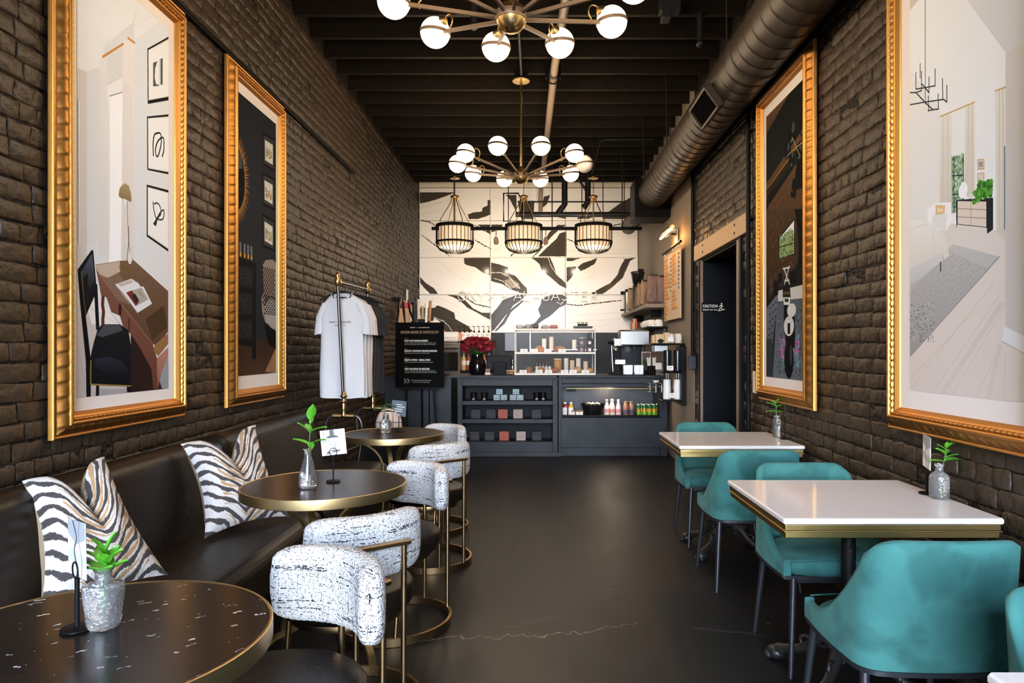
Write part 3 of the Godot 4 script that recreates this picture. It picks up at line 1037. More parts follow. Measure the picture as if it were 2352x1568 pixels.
	c.poly([174, 706, 203, 716, 400, 770, 588, 821, 793, 877, 847, 915, 863, 999, 800, 996, 778, 945, 645, 890, 533, 853, 452, 839, 413, 809, 324, 802, 275, 768, 221, 764], g3(126, 86, 70), g3(104, 62, 50))
	c.poly([847, 915, 996, 885, 996, 907, 902, 956, 863, 997, 847, 956], g3(182, 132, 112), g3(150, 96, 80))
	c.poly([168, 695, 413, 674, 567, 665, 996, 730, 996, 842, 847, 882, 793, 877, 588, 821, 400, 770, 203, 716, 174, 706], g3(120, 92, 74), g3(92, 66, 46))
	c.poly([170, 696, 413, 675, 416, 701, 287, 721, 205, 716, 177, 705], g3(196, 176, 158))
	c.poly([205, 716, 287, 721, 400, 704, 588, 753, 506, 780, 400, 770], g3(132, 104, 86))
	c.poly([703, 813, 934, 772, 983, 829, 793, 867], g3(76, 56, 40))
	c.poly([816, 880, 996, 846, 996, 876, 934, 893, 863, 910, 805, 896], g3(152, 108, 68))
	c.line([205, 717, 400, 772, 588, 823, 800, 878], 4, g3(150, 112, 90))
	c.line([512, 816, 516, 844], 8, g3(60, 36, 28))
	c.ell(415.6, 793.9, 16, 16, g3(52, 30, 24))
	c.poly([410, 685, 527, 690, 527, 700, 410, 694], g3(112, 92, 48))
	c.ell(521.9, 663.0, 24, 14, g3(225, 222, 215))
	c.poly([362, 734, 540, 713, 623, 722, 645, 729, 681, 728, 785, 770, 609, 798, 459, 760], g3(228))
	c.line([364, 735, 465, 758, 609, 798], 5, g3(150, 140, 135))
	c.poly([479, 750, 659, 731, 736, 760, 595, 781], g3(176, 170, 160))
	c.poly([481, 750, 547, 742, 623, 772, 588, 781], g3(120, 50, 48))
	c.poly([540, 754, 581, 749, 631, 767, 588, 774], g3(42))
	c.poly([387, 732, 533, 716, 567, 721, 426, 738], g3(200, 186, 178))
	c.line([623, 742, 677, 755], 4, g3(120, 130, 70))
	# chair
	c.poly([151, 743, 185, 739, 205, 842, 174, 848], g3(20, 20, 24))
	c.poly([3, 714, 134, 662, 147, 664, 174, 737, 162, 766, 77, 817, 50, 791, 28, 753, 17, 726], g3(24, 24, 28))
	c.poly([42, 715, 134, 671, 150, 701, 159, 732, 77, 768, 53, 744], g3(90, 98, 110), g3(30, 31, 36))
	c.poly([55, 730, 94, 717, 105, 778, 77, 804], g3(26, 26, 30))
	c.line([36, 717, 47, 744, 58, 774, 77, 813], 3, g3(160, 132, 84))
	c.poly([3, 714, 28, 715, 77, 815, 122, 913, 124, 1001, 83, 1001, 77, 918, 23, 781], g3(17, 17, 20))
	c.poly([174, 975, 203, 976, 201, 1002, 170, 1002], g3(16))
	c.poly([485, 982, 540, 967, 540, 1000, 492, 999], g3(16))
	c.poly([215, 837, 251, 832, 413, 830, 506, 844, 540, 890, 533, 984, 124, 970, 122, 907, 151, 876, 185, 847], g3(28, 28, 31), g3(17, 18, 23))
	c.poly([251, 833, 413, 831, 442, 845, 233, 863, 177, 859], g3(74, 75, 80))
	c.poly([162, 913, 287, 909, 439, 920, 526, 952, 374, 957, 156, 933], g3(44, 46, 56), g3(20, 21, 27))
	c.line([124, 918, 122, 972, 312, 978, 533, 984], 7, g3(146, 118, 68))
	return c.tex()

func print_dark() -> ImageTexture:
	var c := Cv.new(512, 1414, g3(40, 42, 48))
	c.poly([0, 0, 1000, 0, 1000, 300, 0, 380], g3(33, 35, 40), g3(42, 44, 51))
	c.poly([-15, 889, 1010, 849, 1010, 1013, -65, 1002], g3(52, 36, 26), g3(84, 58, 40))
	c.poly([700, 991, 1010, 896, 1010, 1003], g3(162, 120, 84))
	for k in 5:
		c.line([k * 210, 940, k * 240 - 100, 1000], 2, g3(58, 40, 28))
	# sunburst mirror, cut by the left edge
	for k in 46:
		var a := -PI / 2 + PI * (k + 0.5) / 46
		var q := 0.92 + 0.08 * (k % 2)
		c.poly([330.0 * 0.62 * cos(a - 0.03), 308 + 172.0 * 0.7 * sin(a - 0.03), 330.0 * 0.62 * cos(a + 0.03), 308 + 172.0 * 0.7 * sin(a + 0.03), 330.0 * q * cos(a), 308 + 172.0 * q * sin(a)], g3(172, 122, 66) if k % 3 else g3(118, 80, 42))
	c.ell(0, 308, 216, 122, g3(150, 106, 56))
	c.ell(0, 308, 196, 110, g3(13, 13, 15))
	c.poly([0, 205, 110, 215, 150, 260, 60, 270, 0, 262], g3(70, 78, 88))
	c.speck([0, 300, 130, 400], 14, 7, [g3(30, 28, 28), g3(40, 36, 30), g3(22)], 5)
	# three small framed prints
	for k in [[627, 76, 977, 65, 977, 196, 639, 199], [621, 228, 970, 223, 970, 352, 633, 353], [621, 386, 970, 393, 970, 515, 627, 514]]:
		c.poly(k, g3(14, 14, 15))
	for k in [[657, 83, 950, 74, 950, 187, 663, 190], [651, 236, 944, 233, 944, 342, 657, 343], [651, 396, 944, 402, 944, 505, 657, 504]]:
		c.poly(k, g3(58, 60, 62))
	var j := 0
	for k in [[694, 97, 911, 94, 911, 173, 700, 175], [682, 254, 904, 253, 904, 331, 688, 328], [682, 413, 904, 419, 904, 493, 688, 487]]:
		c.poly(k, g3(214, 214, 200))
		c.speck([k[0] + 20, k[1] + 26, k[2] - 20, k[5] - 14], 70, 6, [g3(160, 150, 110), g3(120, 130, 80), g3(170, 110, 90), g3(190, 180, 150)], 12 + j)
		j += 1
	# glasses on the chest
	for x in [92, 109, 124, 138]:
		var q := [98, 527, 98, 571]
		var dx: float = (x - 92) * 5.55
		c.poly([q[0] - 22 + dx, q[1], q[0] + 24 + dx, q[1], q[0] + 20 + dx, q[3] - 6, q[0] - 18 + dx, q[3] - 6], g3(92, 98, 106))
		c.line([q[0] - 10 + dx, q[1], q[0] - 8 + dx, q[3] - 12], 4, g3(170, 178, 186))
		c.poly([q[0] - 18 + dx, q[3] - 10, q[0] + 20 + dx, q[3] - 10, q[0] + 20 + dx, q[3] + 6, q[0] - 18 + dx, q[3] + 6], g3(206, 150, 62))
	c.poly([-15, 576, 472, 580, 461, 944, 369, 941, 369, 897, -65, 885], g3(21, 21, 22))
	c.line([-4, 578, 472, 582, 467, 931], 5, g3(48))
	j = 0
	for k in [[-15, 609, 386, 605, 386, 679, -15, 688], [-15, 702, 375, 703, 375, 776, -15, 787], [-15, 801, 375, 795, 375, 871, -15, 869]]:
		c.poly(k, g3(36, 36, 37))
		c.speck([0, k[1] + 8, k[2] - 20, k[5] - 8], 420, 2.2, [g3(62), g3(20), g3(50), g3(84)], 30 + j)
		j += 1
	c.poly([651, 802, 1037, 834, 1037, 910, 807, 887, 713, 842], g3(12))
	c.line([713, 837, 732, 887, 688, 982], 7, g3(36, 34, 34))
	var chair := [633, 584, 713, 560, 904, 549, 1037, 561, 1037, 834, 872, 822, 700, 801, 621, 763, 603, 710, 663, 681]
	c.poly(chair, g3(150, 133, 122))
	for row in 24:
		for col in 6:
			var x := 645.0 + col * 62 + (31 if row % 2 else 0)
			var y := 592.0 + row * 9.5
			if x < 985 and (y < 735 or x > 660 + (y - 735)):
				c.poly([x, y - 7, x + 20, y, x, y + 7, x - 20, y], g3(36, 31, 32))
	c.poly([688, 734, 852, 703, 1037, 716, 1037, 825, 872, 817, 713, 797], g3(170, 164, 160))
	for row in 9:
		for col in 5:
			c.ell(700 + col * 66 + (33 if row % 2 else 0), 700 + row * 8.4, 22, 3.4, g3(30, 28, 32))
	return c.tex()

func print_lounge() -> ImageTexture:
	var c := Cv.new(512, 1304, g3(24, 27, 26))
	c.poly([0, 0, 1000, 0, 1000, 240, 0, 420], g3(20, 22, 22), g3(32, 36, 31))
	c.poly([4, -14, 610, 0, 4, 69], g3(100, 74, 52), g3(76, 54, 36))
	c.line([134, 4, 47, 62], 2, g3(66, 46, 32))
	c.line([333, 9, 99, 59], 2, g3(66, 46, 32))
	c.poly([4, 311, 782, 263, 1022, 228, 1022, 508, 4, 438], g3(11, 14, 20))
	var bricks := [64, 349, 782, 263, 754, 310, 697, 308, 639, 362, 754, 381, 782, 354, 896, 358, 939, 401, 837, 454, 782, 491, 64, 442]
	c.poly(bricks, g3(96, 69, 47), g3(76, 54, 36))
	c.poly([7, 356, 829, 422, 789, 471, 823, 560, 809, 602, 736, 621, 682, 622, 553, 653, 7, 651], g3(78, 56, 37), g3(60, 44, 30))
	c.rough = 2.0
	for k in 36:
		var y := 305.0 + k * 11
		c.line([40 + maxf(0, 1100 - y * 2.2) * 0.6, y + 8, 700, y - 14], 1.2, g3(62, 44, 30))
	c.speck([60, 330, 700, 690], 150, 7, [g3(96, 68, 46), g3(72, 50, 33), g3(92, 66, 44)], 3)
	c.rough = 0.0
	c.poly([736, 415, 996, 436, 996, 612, 823, 625, 866, 554, 765, 443], g3(10, 13, 19))
	c.poly([343, 617, 425, 620, 442, 648, 343, 663], g3(9, 11, 15))
	c.poly([622, 624, 765, 624, 795, 671, 622, 669], g3(9, 11, 15))
	c.poly([4, 257, 1009, 156, 1009, 187, 4, 309], g3(104, 72, 48), g3(88, 62, 40))
	c.line([29, 281, 610, 228], 5, g3(168, 138, 76))
	c.poly([4, 283, 697, 226, 1017, 184, 1017, 208, 4, 313], g3(40, 33, 24))
	c.line([768, 23, 776, 206], 1, g3(50))
	for k in [[688, 143, 33, 75], [931, 139, 30, 88], [983, 190, 26, 62], [574, 197, 25, 54], [858, 228, 27, 56], [674, 236, 22, 48]]:
		var e := Vector2(k[0], k[1])
		c.ell(e.x, e.y, k[2] * 3.2, k[3] * 0.56, g3(15, 17, 19))
		c.ell(e.x + 20, e.y - 12, k[2] * 1.2, k[3] * 0.26, g3(60, 68, 76))
		c.ell(e.x - 15, e.y + k[3] * 0.38, k[2] * 1.3, k[3] * 0.1, g3(62, 88, 72))
	for k in [[683, 163, 768, 205, 858, 244], [574, 212, 768, 209, 983, 206]]:
		c.line(k, 5, g3(176, 158, 104))
	# window
	c.poly([319, 488, 742, 447, 745, 571, 346, 565, 346, 523], g3(10, 12, 14))
	c.poly([363, 493, 727, 453, 727, 566, 363, 562], g3(150, 168, 128))
	c.poly([366, 492, 727, 453, 727, 502, 646, 474, 522, 484, 425, 500], g3(226, 230, 232))
	c.speck([379.2, 483.4, 712.4, 564.7], 320, 6, [g3(96, 122, 70), g3(120, 146, 88), g3(76, 100, 56), g3(150, 170, 120)], 8)
	c.line([363, 524, 727, 530], 4, g3(14, 16, 18))
	# floor, rug, furniture
	c.poly([309, 681, 950, 681, 996, 729, 676, 725, 332, 721], g3(200, 199, 197))
	c.poly([292, 725, 676, 722, 996, 727, 996, 1006, 188, 1000], g3(84, 92, 101), g3(98, 108, 116))
	c.speck([300, 760, 980, 990], 420, 7, [g3(70, 76, 86), g3(110, 122, 130), g3(92, 98, 110), g3(60, 64, 72)], 9)
	c.speck([420, 850, 860, 960], 140, 8, [g3(112, 168, 172), g3(96, 140, 150)], 10)
	c.speck([380, 850, 830, 925], 70, 9, [g3(176, 84, 150), g3(206, 110, 170), g3(140, 70, 120)], 11)
	c.poly([-31, 743, 309, 693, 319, 721, 195, 849, 188, 1001, -31, 1001], g3(104, 110, 120), g3(72, 77, 86))
	for r in 5:
		for q in 3:
			c.ell(40 + q * 75 - r * 8 + 80, 738 + r * 26 - q * 8, 24, 4, g3(46, 50, 58))
	c.poly([-31, 857, 152, 854, 195, 878, 195, 1000, -31, 998], g3(50, 53, 60))
	c.poly([188, 639, 339, 644, 332, 696, 240, 699, 205, 677], g3(14, 15, 18))
	for k in 16:
		c.line([60 + k * 7, 700 - (k % 4) * 6, 110 + k * 6, 640 - (k % 5) * 5], 3, g3(96, 76, 70) if k % 2 else g3(60, 48, 46))
	c.poly([903, 582, 950, 574, 991, 586, 996, 746, 941, 738, 925, 689, 897, 611], g3(17, 19, 23))
	c.line([925, 608, 974, 686], 5, g3(70, 78, 88))
	c.line([985, 779, 936, 804, 947, 823, 991, 834], 5, g3(16))
	c.poly([474, 737, 631, 743, 742, 779, 754, 853, 736, 892, 528, 879, 490, 806], g3(13, 14, 16))
	c.poly([458, 667, 628, 673, 646, 714, 640, 741, 464, 734, 448, 690], g3(20, 21, 23))
	c.poly([461, 709, 640, 714, 628, 740, 477, 736], g3(222))
	c.poly([496, 714, 600, 718, 594, 730, 503, 727], g3(60))
	c.poly([448, 689, 646, 693, 640, 704, 455, 700], g3(92, 68, 40))
	for k in [[477, 605, 553, 639, 622, 667], [609, 605, 547, 639, 496, 662], [464, 607, 622, 609], [503, 651, 609, 654]]:
		c.line(k, 9, g3(200))
	for k in [[667, 760, 33, 42], [603, 814, 38, 61]]:
		var e := Vector2(k[0], k[1])
		c.ell(e.x, e.y, k[2] * 3.2, k[3] * 0.57, g3(210, 210, 208))
	c.poly([572, 798, 603, 789, 634, 799, 634, 841, 572, 841], g3(16))
	c.ell(603.3, 798.3, 26, 6, g3(235))
	c.ell(603.3, 930.4, 116, 67, g3(12, 13, 15))
	c.ell(652.2, 914.6, 26, 36, g3(58, 64, 70))
	return c.tex()

func print_bedroom() -> ImageTexture:
	var c := Cv.new(640, 1660, g3(238, 238, 236))
	c.poly([564, 184, 496, 145, 1315, 310, 1315, 356, 979, 347, 869, 343], g3(222, 221, 219), g3(212, 211, 209))
	c.poly([-3, 236, 324, 376, 324, 672, -3, 652], g3(234, 233, 230), g3(228, 226, 222))
	c.poly([-3, 66, 92, 92, -3, 99], g3(208, 199, 192))
	c.poly([-3, 601, 353, 644, 869, 678, 869, 860, 846, 889, 1315, 958, 1315, 1019, 1, 999], g3(226, 215, 205), g3(221, 205, 192))
	c.poly([-3, 601, 383, 629, 789, 673, 869, 678, 869, 713, -3, 664], g3(224, 214, 204))
	for k in [[823, 800, 262, 994], [867, 819, 441, 997], [846, 889, 642, 998], [777, 775, 15, 993], [869, 910, 858, 999], [979, 918, 979, 998], [577, 837, 1, 975]]:
		c.line(k, 3, g3(206, 190, 176))
	for k in [[835, 818, 353, 994], [823, 898, 741, 999]]:
		c.line(k, 22, g3(214, 198, 184))
	c.poly([869, 343, 1315, 359, 1315, 764, 867, 743], g3(212, 206, 199), g3(206, 199, 191))
	c.poly([867, 654, 1315, 688, 1315, 945, 867, 862], g3(207, 200, 192), g3(202, 194, 186))
	c.poly([858, 859, 1315, 925, 1315, 958, 844, 888], g3(226, 224, 219))
	c.line([844, 888, 1315, 958], 4, g3(190, 176, 164))
	# curtains, window
	c.poly([426, 401, 551, 403, 545, 622, 429, 614], g3(236, 236, 233))
	c.poly([429, 492, 535, 498, 535, 618, 432, 612], g3(148, 174, 150))
	c.speck([434.9, 496.7, 529.3, 607.0], 170, 6, [g3(120, 154, 110), g3(176, 200, 160), g3(200, 216, 196), g3(90, 128, 92)], 6)
	for k in [[450, 493, 450, 613], [431, 533, 535, 541], [431, 573, 535, 580], [535, 498, 535, 618], [429, 492, 432, 612]]:
		c.line(k, 4, g3(38, 62, 62))
	for k in [[321, 392, 426, 399, 432, 591, 313, 581], [551, 398, 629, 403, 632, 594, 540, 584], [792, 404, 871, 408, 871, 702, 800, 677]]:
		c.poly(k, g3(232, 226, 215), g3(214, 205, 192))
	for k in [[353, 395, 348, 582], [392, 398, 395, 586], [577, 401, 572, 586], [606, 402, 606, 590], [823, 407, 823, 678], [849, 408, 851, 683]]:
		c.line(k, 4, g3(203, 194, 182))
	c.poly([853, 519, 871, 520, 871, 675, 855, 677], g3(190, 206, 206))
	c.line([862, 519, 862, 676], 3, g3(40, 60, 62))
	for k in [[321, 392, 480, 398, 629, 403], [792, 404, 869, 408]]:
		c.line(k, 5, g3(196, 164, 104))
	# chandelier
	for k in [[167, 96, 167, 344]]:
		c.line(k, 4, g3(60, 64, 70))
	for k in [[67, 295, 167, 306, 270, 317], [-3, 293, 67, 303, 127, 307], [-3, 322, 167, 339, 353, 359, 380, 368], [199, 363, 255, 368, 301, 373], [67, 303, 167, 340, 247, 367], [134, 293, 209, 324], [114, 243, 114, 276], [67, 256, 67, 295], [127, 263, 127, 308], [207, 288, 207, 323], [269, 280, 269, 317], [342, 312, 345, 358], [383, 333, 383, 369], [299, 340, 302, 373], [201, 330, 202, 364]]:
		c.line(k, 5, g3(58, 62, 68))
	# little pictures, dresser, plant, vase
	for k in [[651, 521, 708, 526, 708, 547, 651, 542], [651, 549, 708, 553, 708, 573, 651, 568]]:
		c.poly(k, g3(196, 160, 106))
	for k in [[657, 524, 702, 527, 702, 544, 657, 540], [657, 551, 702, 554, 702, 570, 657, 567]]:
		c.poly(k, g3(222, 212, 198))
	c.poly([662, 527, 697, 530, 697, 541, 662, 538], g3(170, 150, 134))
	c.ell(530.6, 573.1, 40, 16, g3(246))
	c.poly([513, 554, 551, 557, 548, 567, 516, 564], g3(244))
	c.poly([469, 588, 629, 598, 777, 609, 777, 670, 732, 676, 727, 664, 480, 640, 472, 648], g3(40, 41, 44))
	c.poly([483, 591, 723, 612, 723, 662, 483, 639], g3(226, 210, 196))
	for k in [[483, 607, 723, 628], [483, 624, 723, 645], [598, 601, 598, 650]]:
		c.line(k, 3, g3(160, 142, 128))
	c.poly([659, 591, 734, 597, 719, 607, 672, 603], g3(247))
	c.speck([659.9, 571.2, 760.3, 601.2], 90, 11, [g3(72, 138, 48), g3(96, 160, 62), g3(52, 108, 36)], 14)
	c.speck([611.3, 583.5, 664.9, 608.4], 22, 8, [g3(72, 138, 48), g3(110, 170, 70)], 15)
	c.ell(595.7, 590.7, 22, 5, g3(225, 220, 214))
	# armchair, bed, rug
	c.poly([191, 585, 262, 577, 429, 589, 429, 629, 383, 646, 215, 631, 193, 619], g3(244, 242, 240))
	c.poly([247, 602, 383, 610, 380, 644, 225, 632], g3(228, 225, 222))
	c.poly([273, 582, 368, 591, 361, 608, 273, 604], g3(226, 186, 132))
	c.poly([293, 588, 324, 596, 353, 593, 339, 599, 353, 605, 318, 599, 290, 601], g3(240, 222, 196))
	c.poly([-7, 753, 441, 679, 826, 726, -7, 921], g3(198, 195, 191), g3(160, 155, 148))
	c.rough = 2.5
	for k in 44:
		var t := k / 44.0
		var q := [15, 765, 441, 683, 812, 725, 15, 912]
		var a := Vector2(q[0], lerpf(q[1], q[7], t))
		var b := Vector2(lerpf(q[2], q[4], t), lerpf(q[3], q[5], t))
		if k % 2:
			c.line([a.x, a.y, lerpf(a.x, b.x, 0.9), lerpf(a.y, b.y, 0.9)], 2.5, g3(146, 142, 136))
	c.speck([0, 797.3, 260, 885.9], 260, 3.4, [g3(112, 108, 102), g3(188, 184, 178)], 17)
	c.rough = 0.0
	c.line([1, 920, 823, 726], 4, g3(140, 134, 128))
	c.poly([-7, 710, 339, 692, 346, 709, -7, 754], g3(214, 212, 209), g3(196, 194, 191))
	c.poly([-7, 594, 199, 615, 293, 633, 361, 654, 409, 702, 361, 708, 339, 692, 167, 702, -7, 711], g3(240, 236, 229), g3(222, 214, 201))
	c.line([1, 618, 183, 618], 3, g3(216, 209, 198))
	c.line([247, 633, 262, 693], 5, g3(222, 214, 203))
	c.line([134, 640, 134, 701], 5, g3(224, 217, 206))
	c.line([324, 712, 324, 731], 6, g3(30))
	return c.tex()

func ducts() -> void:
	var dm := tri_map(mat(lin(0.038, 0.028, 0.020), 0.42, 0.3), 1.0, true)
	var o := thing("spiral_duct", "large brown spiral duct along upper right wall with side grille", "duct", V(1.47, 3.36, 0))
	var p := []
	var k := 0
	var d := 0.6
	while d < 8.75:
		for e in [[0.0, 0.190], [0.13, 0.190], [0.134, 0.1945], [0.142, 0.1945]]:
			p.append(Vector2(e[1], d + e[0]))
		d += 0.147
	var b := MB.new()
	var lay := Transform3D(Basis(Vector3.RIGHT, -PI / 2), Vector3.ZERO)
	b.lathe(p, 40, lay)
	part(o, "pipe", b, dm)
	for q in [4.55, 6.6]:
		var c := MB.new()
		c.lathe(P([0.19, q, 0.198, q, 0.198, q + 0.1, 0.19, q + 0.1]), 40, lay)
		part(o, "collar", c, dm)
	var g := MB.new()
	var gb := Basis(Vector3(0, 0, 1), 0.62)
	var at := Vector3(-0.15, -0.11, -5.28)
	for s in [-1, 1]:
		g.box(at + gb * Vector3(-0.03, s * 0.085, 0), Vector3(0.06, 0.02, 0.52), 0.004, gb)
		g.box(at + gb * Vector3(-0.03, 0, s * 0.25), Vector3(0.06, 0.19, 0.02), 0.004, gb)
	var gr := part(o, "grille", g, dm)
	var sl := MB.new()
	for i in 12:
		sl.box(at + gb * Vector3(-0.035, 0, -0.22 + i * 0.04), Vector3(0.03, 0.16, 0.006), 0.001, gb * Basis(Vector3.UP, 0.5))
	part(gr, "louvre", sl, M.black)
	var x := MB.new()
	x.box(Vector3(0, -0.05, -8.98), Vector3(0.46, 0.5, 0.46), 0.01)
	part(o, "junction_box", x, M.black)
	p = []
	d = 9.2
	while d < 11.1:
		for e in [[0.0, 0.118], [0.10, 0.118], [0.103, 0.122], [0.11, 0.122]]:
			p.append(Vector2(e[1], d + e[0]))
		d += 0.113
	p.append(Vector2(0.118, 11.14))
	p.append(Vector2(0.0, 11.14))
	b = MB.new()
	b.lathe(p, 28, lay)
	part(o, "branch_pipe", b, dm)
	for q in [2.6, 4.7, 6.9, 8.4]:
		part(o, "hanger_rod", tubed([Vector3(-0.17, 0.08, -q), Vector3(-0.18, 1.05, -q)], 0.006, 6), M.iron)
		part(o, "hanger_rod", tubed([Vector3(0.15, 0.08, -q), Vector3(0.16, 1.05, -q)], 0.006, 6), M.iron)
	# the drain pipe that crosses under the joists
	var t := thing("drain_pipe", "beige grey drain pipe under the joists near the middle", "pipe")
	var tm := mat(lin(0.20, 0.15, 0.105), 0.45)
	part(t, "pipe", tubed([V(0.25, 4.0, 4.2), V(0.155, 3.985, 6.3), V(0.05, 3.955, 11.0), V(0.045, 3.92, 11.12), V(0.04, 3.8, 11.16), V(0.04, 3.62, 11.16)], 0.037, 14), tm)
	for q in [[0.145, 3.984, 6.5], [0.1, 3.968, 8.7], [0.055, 3.957, 10.7]]:
		var cu := MB.new()
		cu.lathe(P([0.036, -0.02, 0.046, -0.02, 0.046, 0.02, 0.036, 0.02]), 16, Transform3D(Basis(Vector3.RIGHT, -PI / 2), V(q[0], q[1], q[2])))
		part(t, "coupling", cu, M.iron)
	for q in [[0.145, 3.984, 6.6], [0.075, 3.962, 9.8]]:
		var hg := MB.new()
		hg.tube(arc(V(q[0], q[1], q[2]), Vector3(0.055, 0, 0), Vector3(0, -0.055, 0), 10, 0, PI), 0.008, 6)
		for s in [-1, 1]:
			hg.box(V(q[0] + s * 0.06, q[1] + 0.07, q[2]), Vector3(0.03, 0.15, 0.03))
		part(t, "clevis", hg, M.black)
	# conduit between the chandeliers, and the bent one on the right
	var c1 := MB.new()
	c1.tube([V(-0.155, 4.06, 2.0), V(-0.165, 4.06, 6.7)], 0.013, 6)
	solo("ceiling_conduit", c1, M.iron, "thin straight conduit running to the far globe chandelier canopy", "pipe")
	var c2 := MB.new()
	c2.tube([V(0.72, 3.70, 9.2)] + arc(V(0.89, 4.0, 8.8), Vector3(-0.1, 0, 0), Vector3(0, 0.07, 0), 6) + [V(1.5, 4.07, 8.8)], 0.012, 6)
	solo("ceiling_conduit", c2, M.iron, "bent conduit dropping to the right hand drum pendant canopy", "pipe")
	var c3 := MB.new()
	c3.tube([V(-1.9, 4.05, 4.9), V(1.5, 4.05, 4.9)], 0.012, 6)
	c3.tube([V(-0.6, 4.05, 4.9), V(-0.6, 3.9, 4.9)], 0.012, 6)
	solo("ceiling_conduit", c3, M.iron, "cross conduit over the near globe chandelier", "pipe")
	# sprinkler heads and a small junction box under the joists
	for q in [[-0.50, 5.3, "small black sprinkler head under joists by the near chandelier", "sprinkler_head"], [1.03, 5.35, "small black camera bracket under joists beside the duct", "ceiling_bracket"], [1.33, 5.6, "short black pipe stub under joists beside the duct", "pipe_stub"]]:
		var s := MB.new()
		if q[3] == "ceiling_bracket":
			s.box(V(q[0], 4.05, q[1]), Vector3(0.16, 0.1, 0.1))
			s.box(V(q[0] - 0.03, 3.97, q[1]), Vector3(0.07, 0.06, 0.12))
		else:
			s.tube([V(q[0], 4.12, q[1]), V(q[0], 3.88, q[1])], 0.025, 10)
			s.ball(V(q[0], 3.87, q[1]), Vector3(0.035, 0.03, 0.035), 10, 6)
		solo(q[3], s, M.iron, q[2], "fitting")
	# rails and pipework before the marble wall
	var r := thing("lamp_rail", "black suspended rail with small spot lamps before marble wall", "rail", V(0, 3.09, 9.75))
	part(r, "rail", boxed(Vector3(-0.02, 0, 0), Vector3(3.0, 0.045, 0.05)), M.black)
	for x2 in [-1.2, 0.2, 1.2]:
		part(r, "drop_rod", tubed([Vector3(x2, 0, 0), Vector3(x2, 1.32, 0)], 0.008, 6), M.iron)
	for x3 in [-0.99, -0.60, 0.11, 0.70]:
		var sp := MB.new()
		sp.tube([Vector3(x3, -0.02, 0), Vector3(x3, -0.10, 0)], 0.008, 6)
		var tilt := Transform3D(Basis(Vector3.RIGHT, 1.1), Vector3(x3, -0.17, -0.01))
		sp.lathe(P([0.0, 0.075, 0.02, 0.07, 0.034, 0.03, 0.038, -0.05, 0.034, -0.055, 0.03, -0.03, 0.0, -0.03]), 16, tilt)
		var s2 := part(r, "spot_lamp", sp, mat(lin(0.35, 0.26, 0.2), 0.4))
		var bu := MB.new()
		bu.ball(tilt * Vector3(0, -0.045, 0), Vector3(0.022, 0.022, 0.022), 10, 6)
		part(s2, "bulb", bu, mat(Color.WHITE, 0.4, 0.0, {"emission_enabled": true, "emission": Color(1, 0.88, 0.7), "emission_energy_multiplier": 30.0}))
		var l := SpotLight3D.new()
		l.name = "spot_light"
		l.light_color = Color(1.0, 0.92, 0.82)
		l.light_energy = 0.9
		l.light_size = 0.03
		l.spot_angle = 70.0
		l.spot_angle_attenuation = 0.9
		l.spot_range = 8.0
		l.spot_attenuation = 2.0
		l.shadow_enabled = true
		r.add_child(l, true)
		l.position = tilt * Vector3(0, -0.09, 0)
		l.rotation = Vector3(-0.12, 0, 0)
	var pp := thing("upper_pipework", "dark horizontal pipe run with drops above the pendants", "pipe", V(0, 3.40, 10.3))
	part(pp, "pipe", tubed([Vector3(-0.34, 0, 0), Vector3(1.45, 0, 0)], 0.04, 12), M.iron)
	part(pp, "pipe", tubed([Vector3(-0.3, 0.17, 0.1), Vector3(1.3, 0.17, 0.1)], 0.012, 6), M.iron)
	for q in [[-0.45, 0.65, -0.3], [0.66, 0.65, 0.0], [0.98, 0.65, 0.0], [1.3, 0.65, 0.0]]:
		part(pp, "drop_rod", tubed([Vector3(q[0], q[1], 0), Vector3(q[0], q[2], 0)], 0.007, 6), M.iron)
	part(pp, "pipe", tubed([Vector3(0.4, 0.55, 0), Vector3(0.4, 0.15, 0), Vector3(0.36, 0.1, 0), Vector3(0.3, 0.02, 0)], 0.045, 12), M.iron)
	part(pp, "pipe", tubed([Vector3(0.75, 0.6, 0), Vector3(0.75, 0.18, 0), Vector3(0.68, 0.1, 0)], 0.045, 12), M.iron)
	part(pp, "brace", tubed([Vector3(0.55, 0.6, 0.05), Vector3(0.72, 0.35, 0.05)], 0.02, 8), M.iron)
	var lo := MB.new()
	lo.tube([Vector3(-0.52, 0.32, 0), Vector3(-0.30, 0.32, 0), Vector3(-0.24, 0.18, 0), Vector3(-0.24, -0.1, 0), Vector3(-0.52, -0.1, 0)], 0.014, 6, true)
	part(pp, "bracket", lo, M.black)

func lights_hung() -> void:
	for k in [[V(-0.14, 0, 3.55), 0.50, "near ten globe brass chandelier, cut by the top of view", 99], [V(-0.17, 0, 6.8), 0.0, "far ten globe brass chandelier hanging over the aisle", 0]]:
		chandelier(k[0], k[1], k[2], k[3])
	var n := 0
	for x in [-1.122, -0.194, 0.745]:
		pendant(x, ["drum cage pendant, nearest the left brick wall", "drum cage pendant, middle of the three over the counter", "drum cage pendant, nearest the spiral duct"][n])
		n += 1

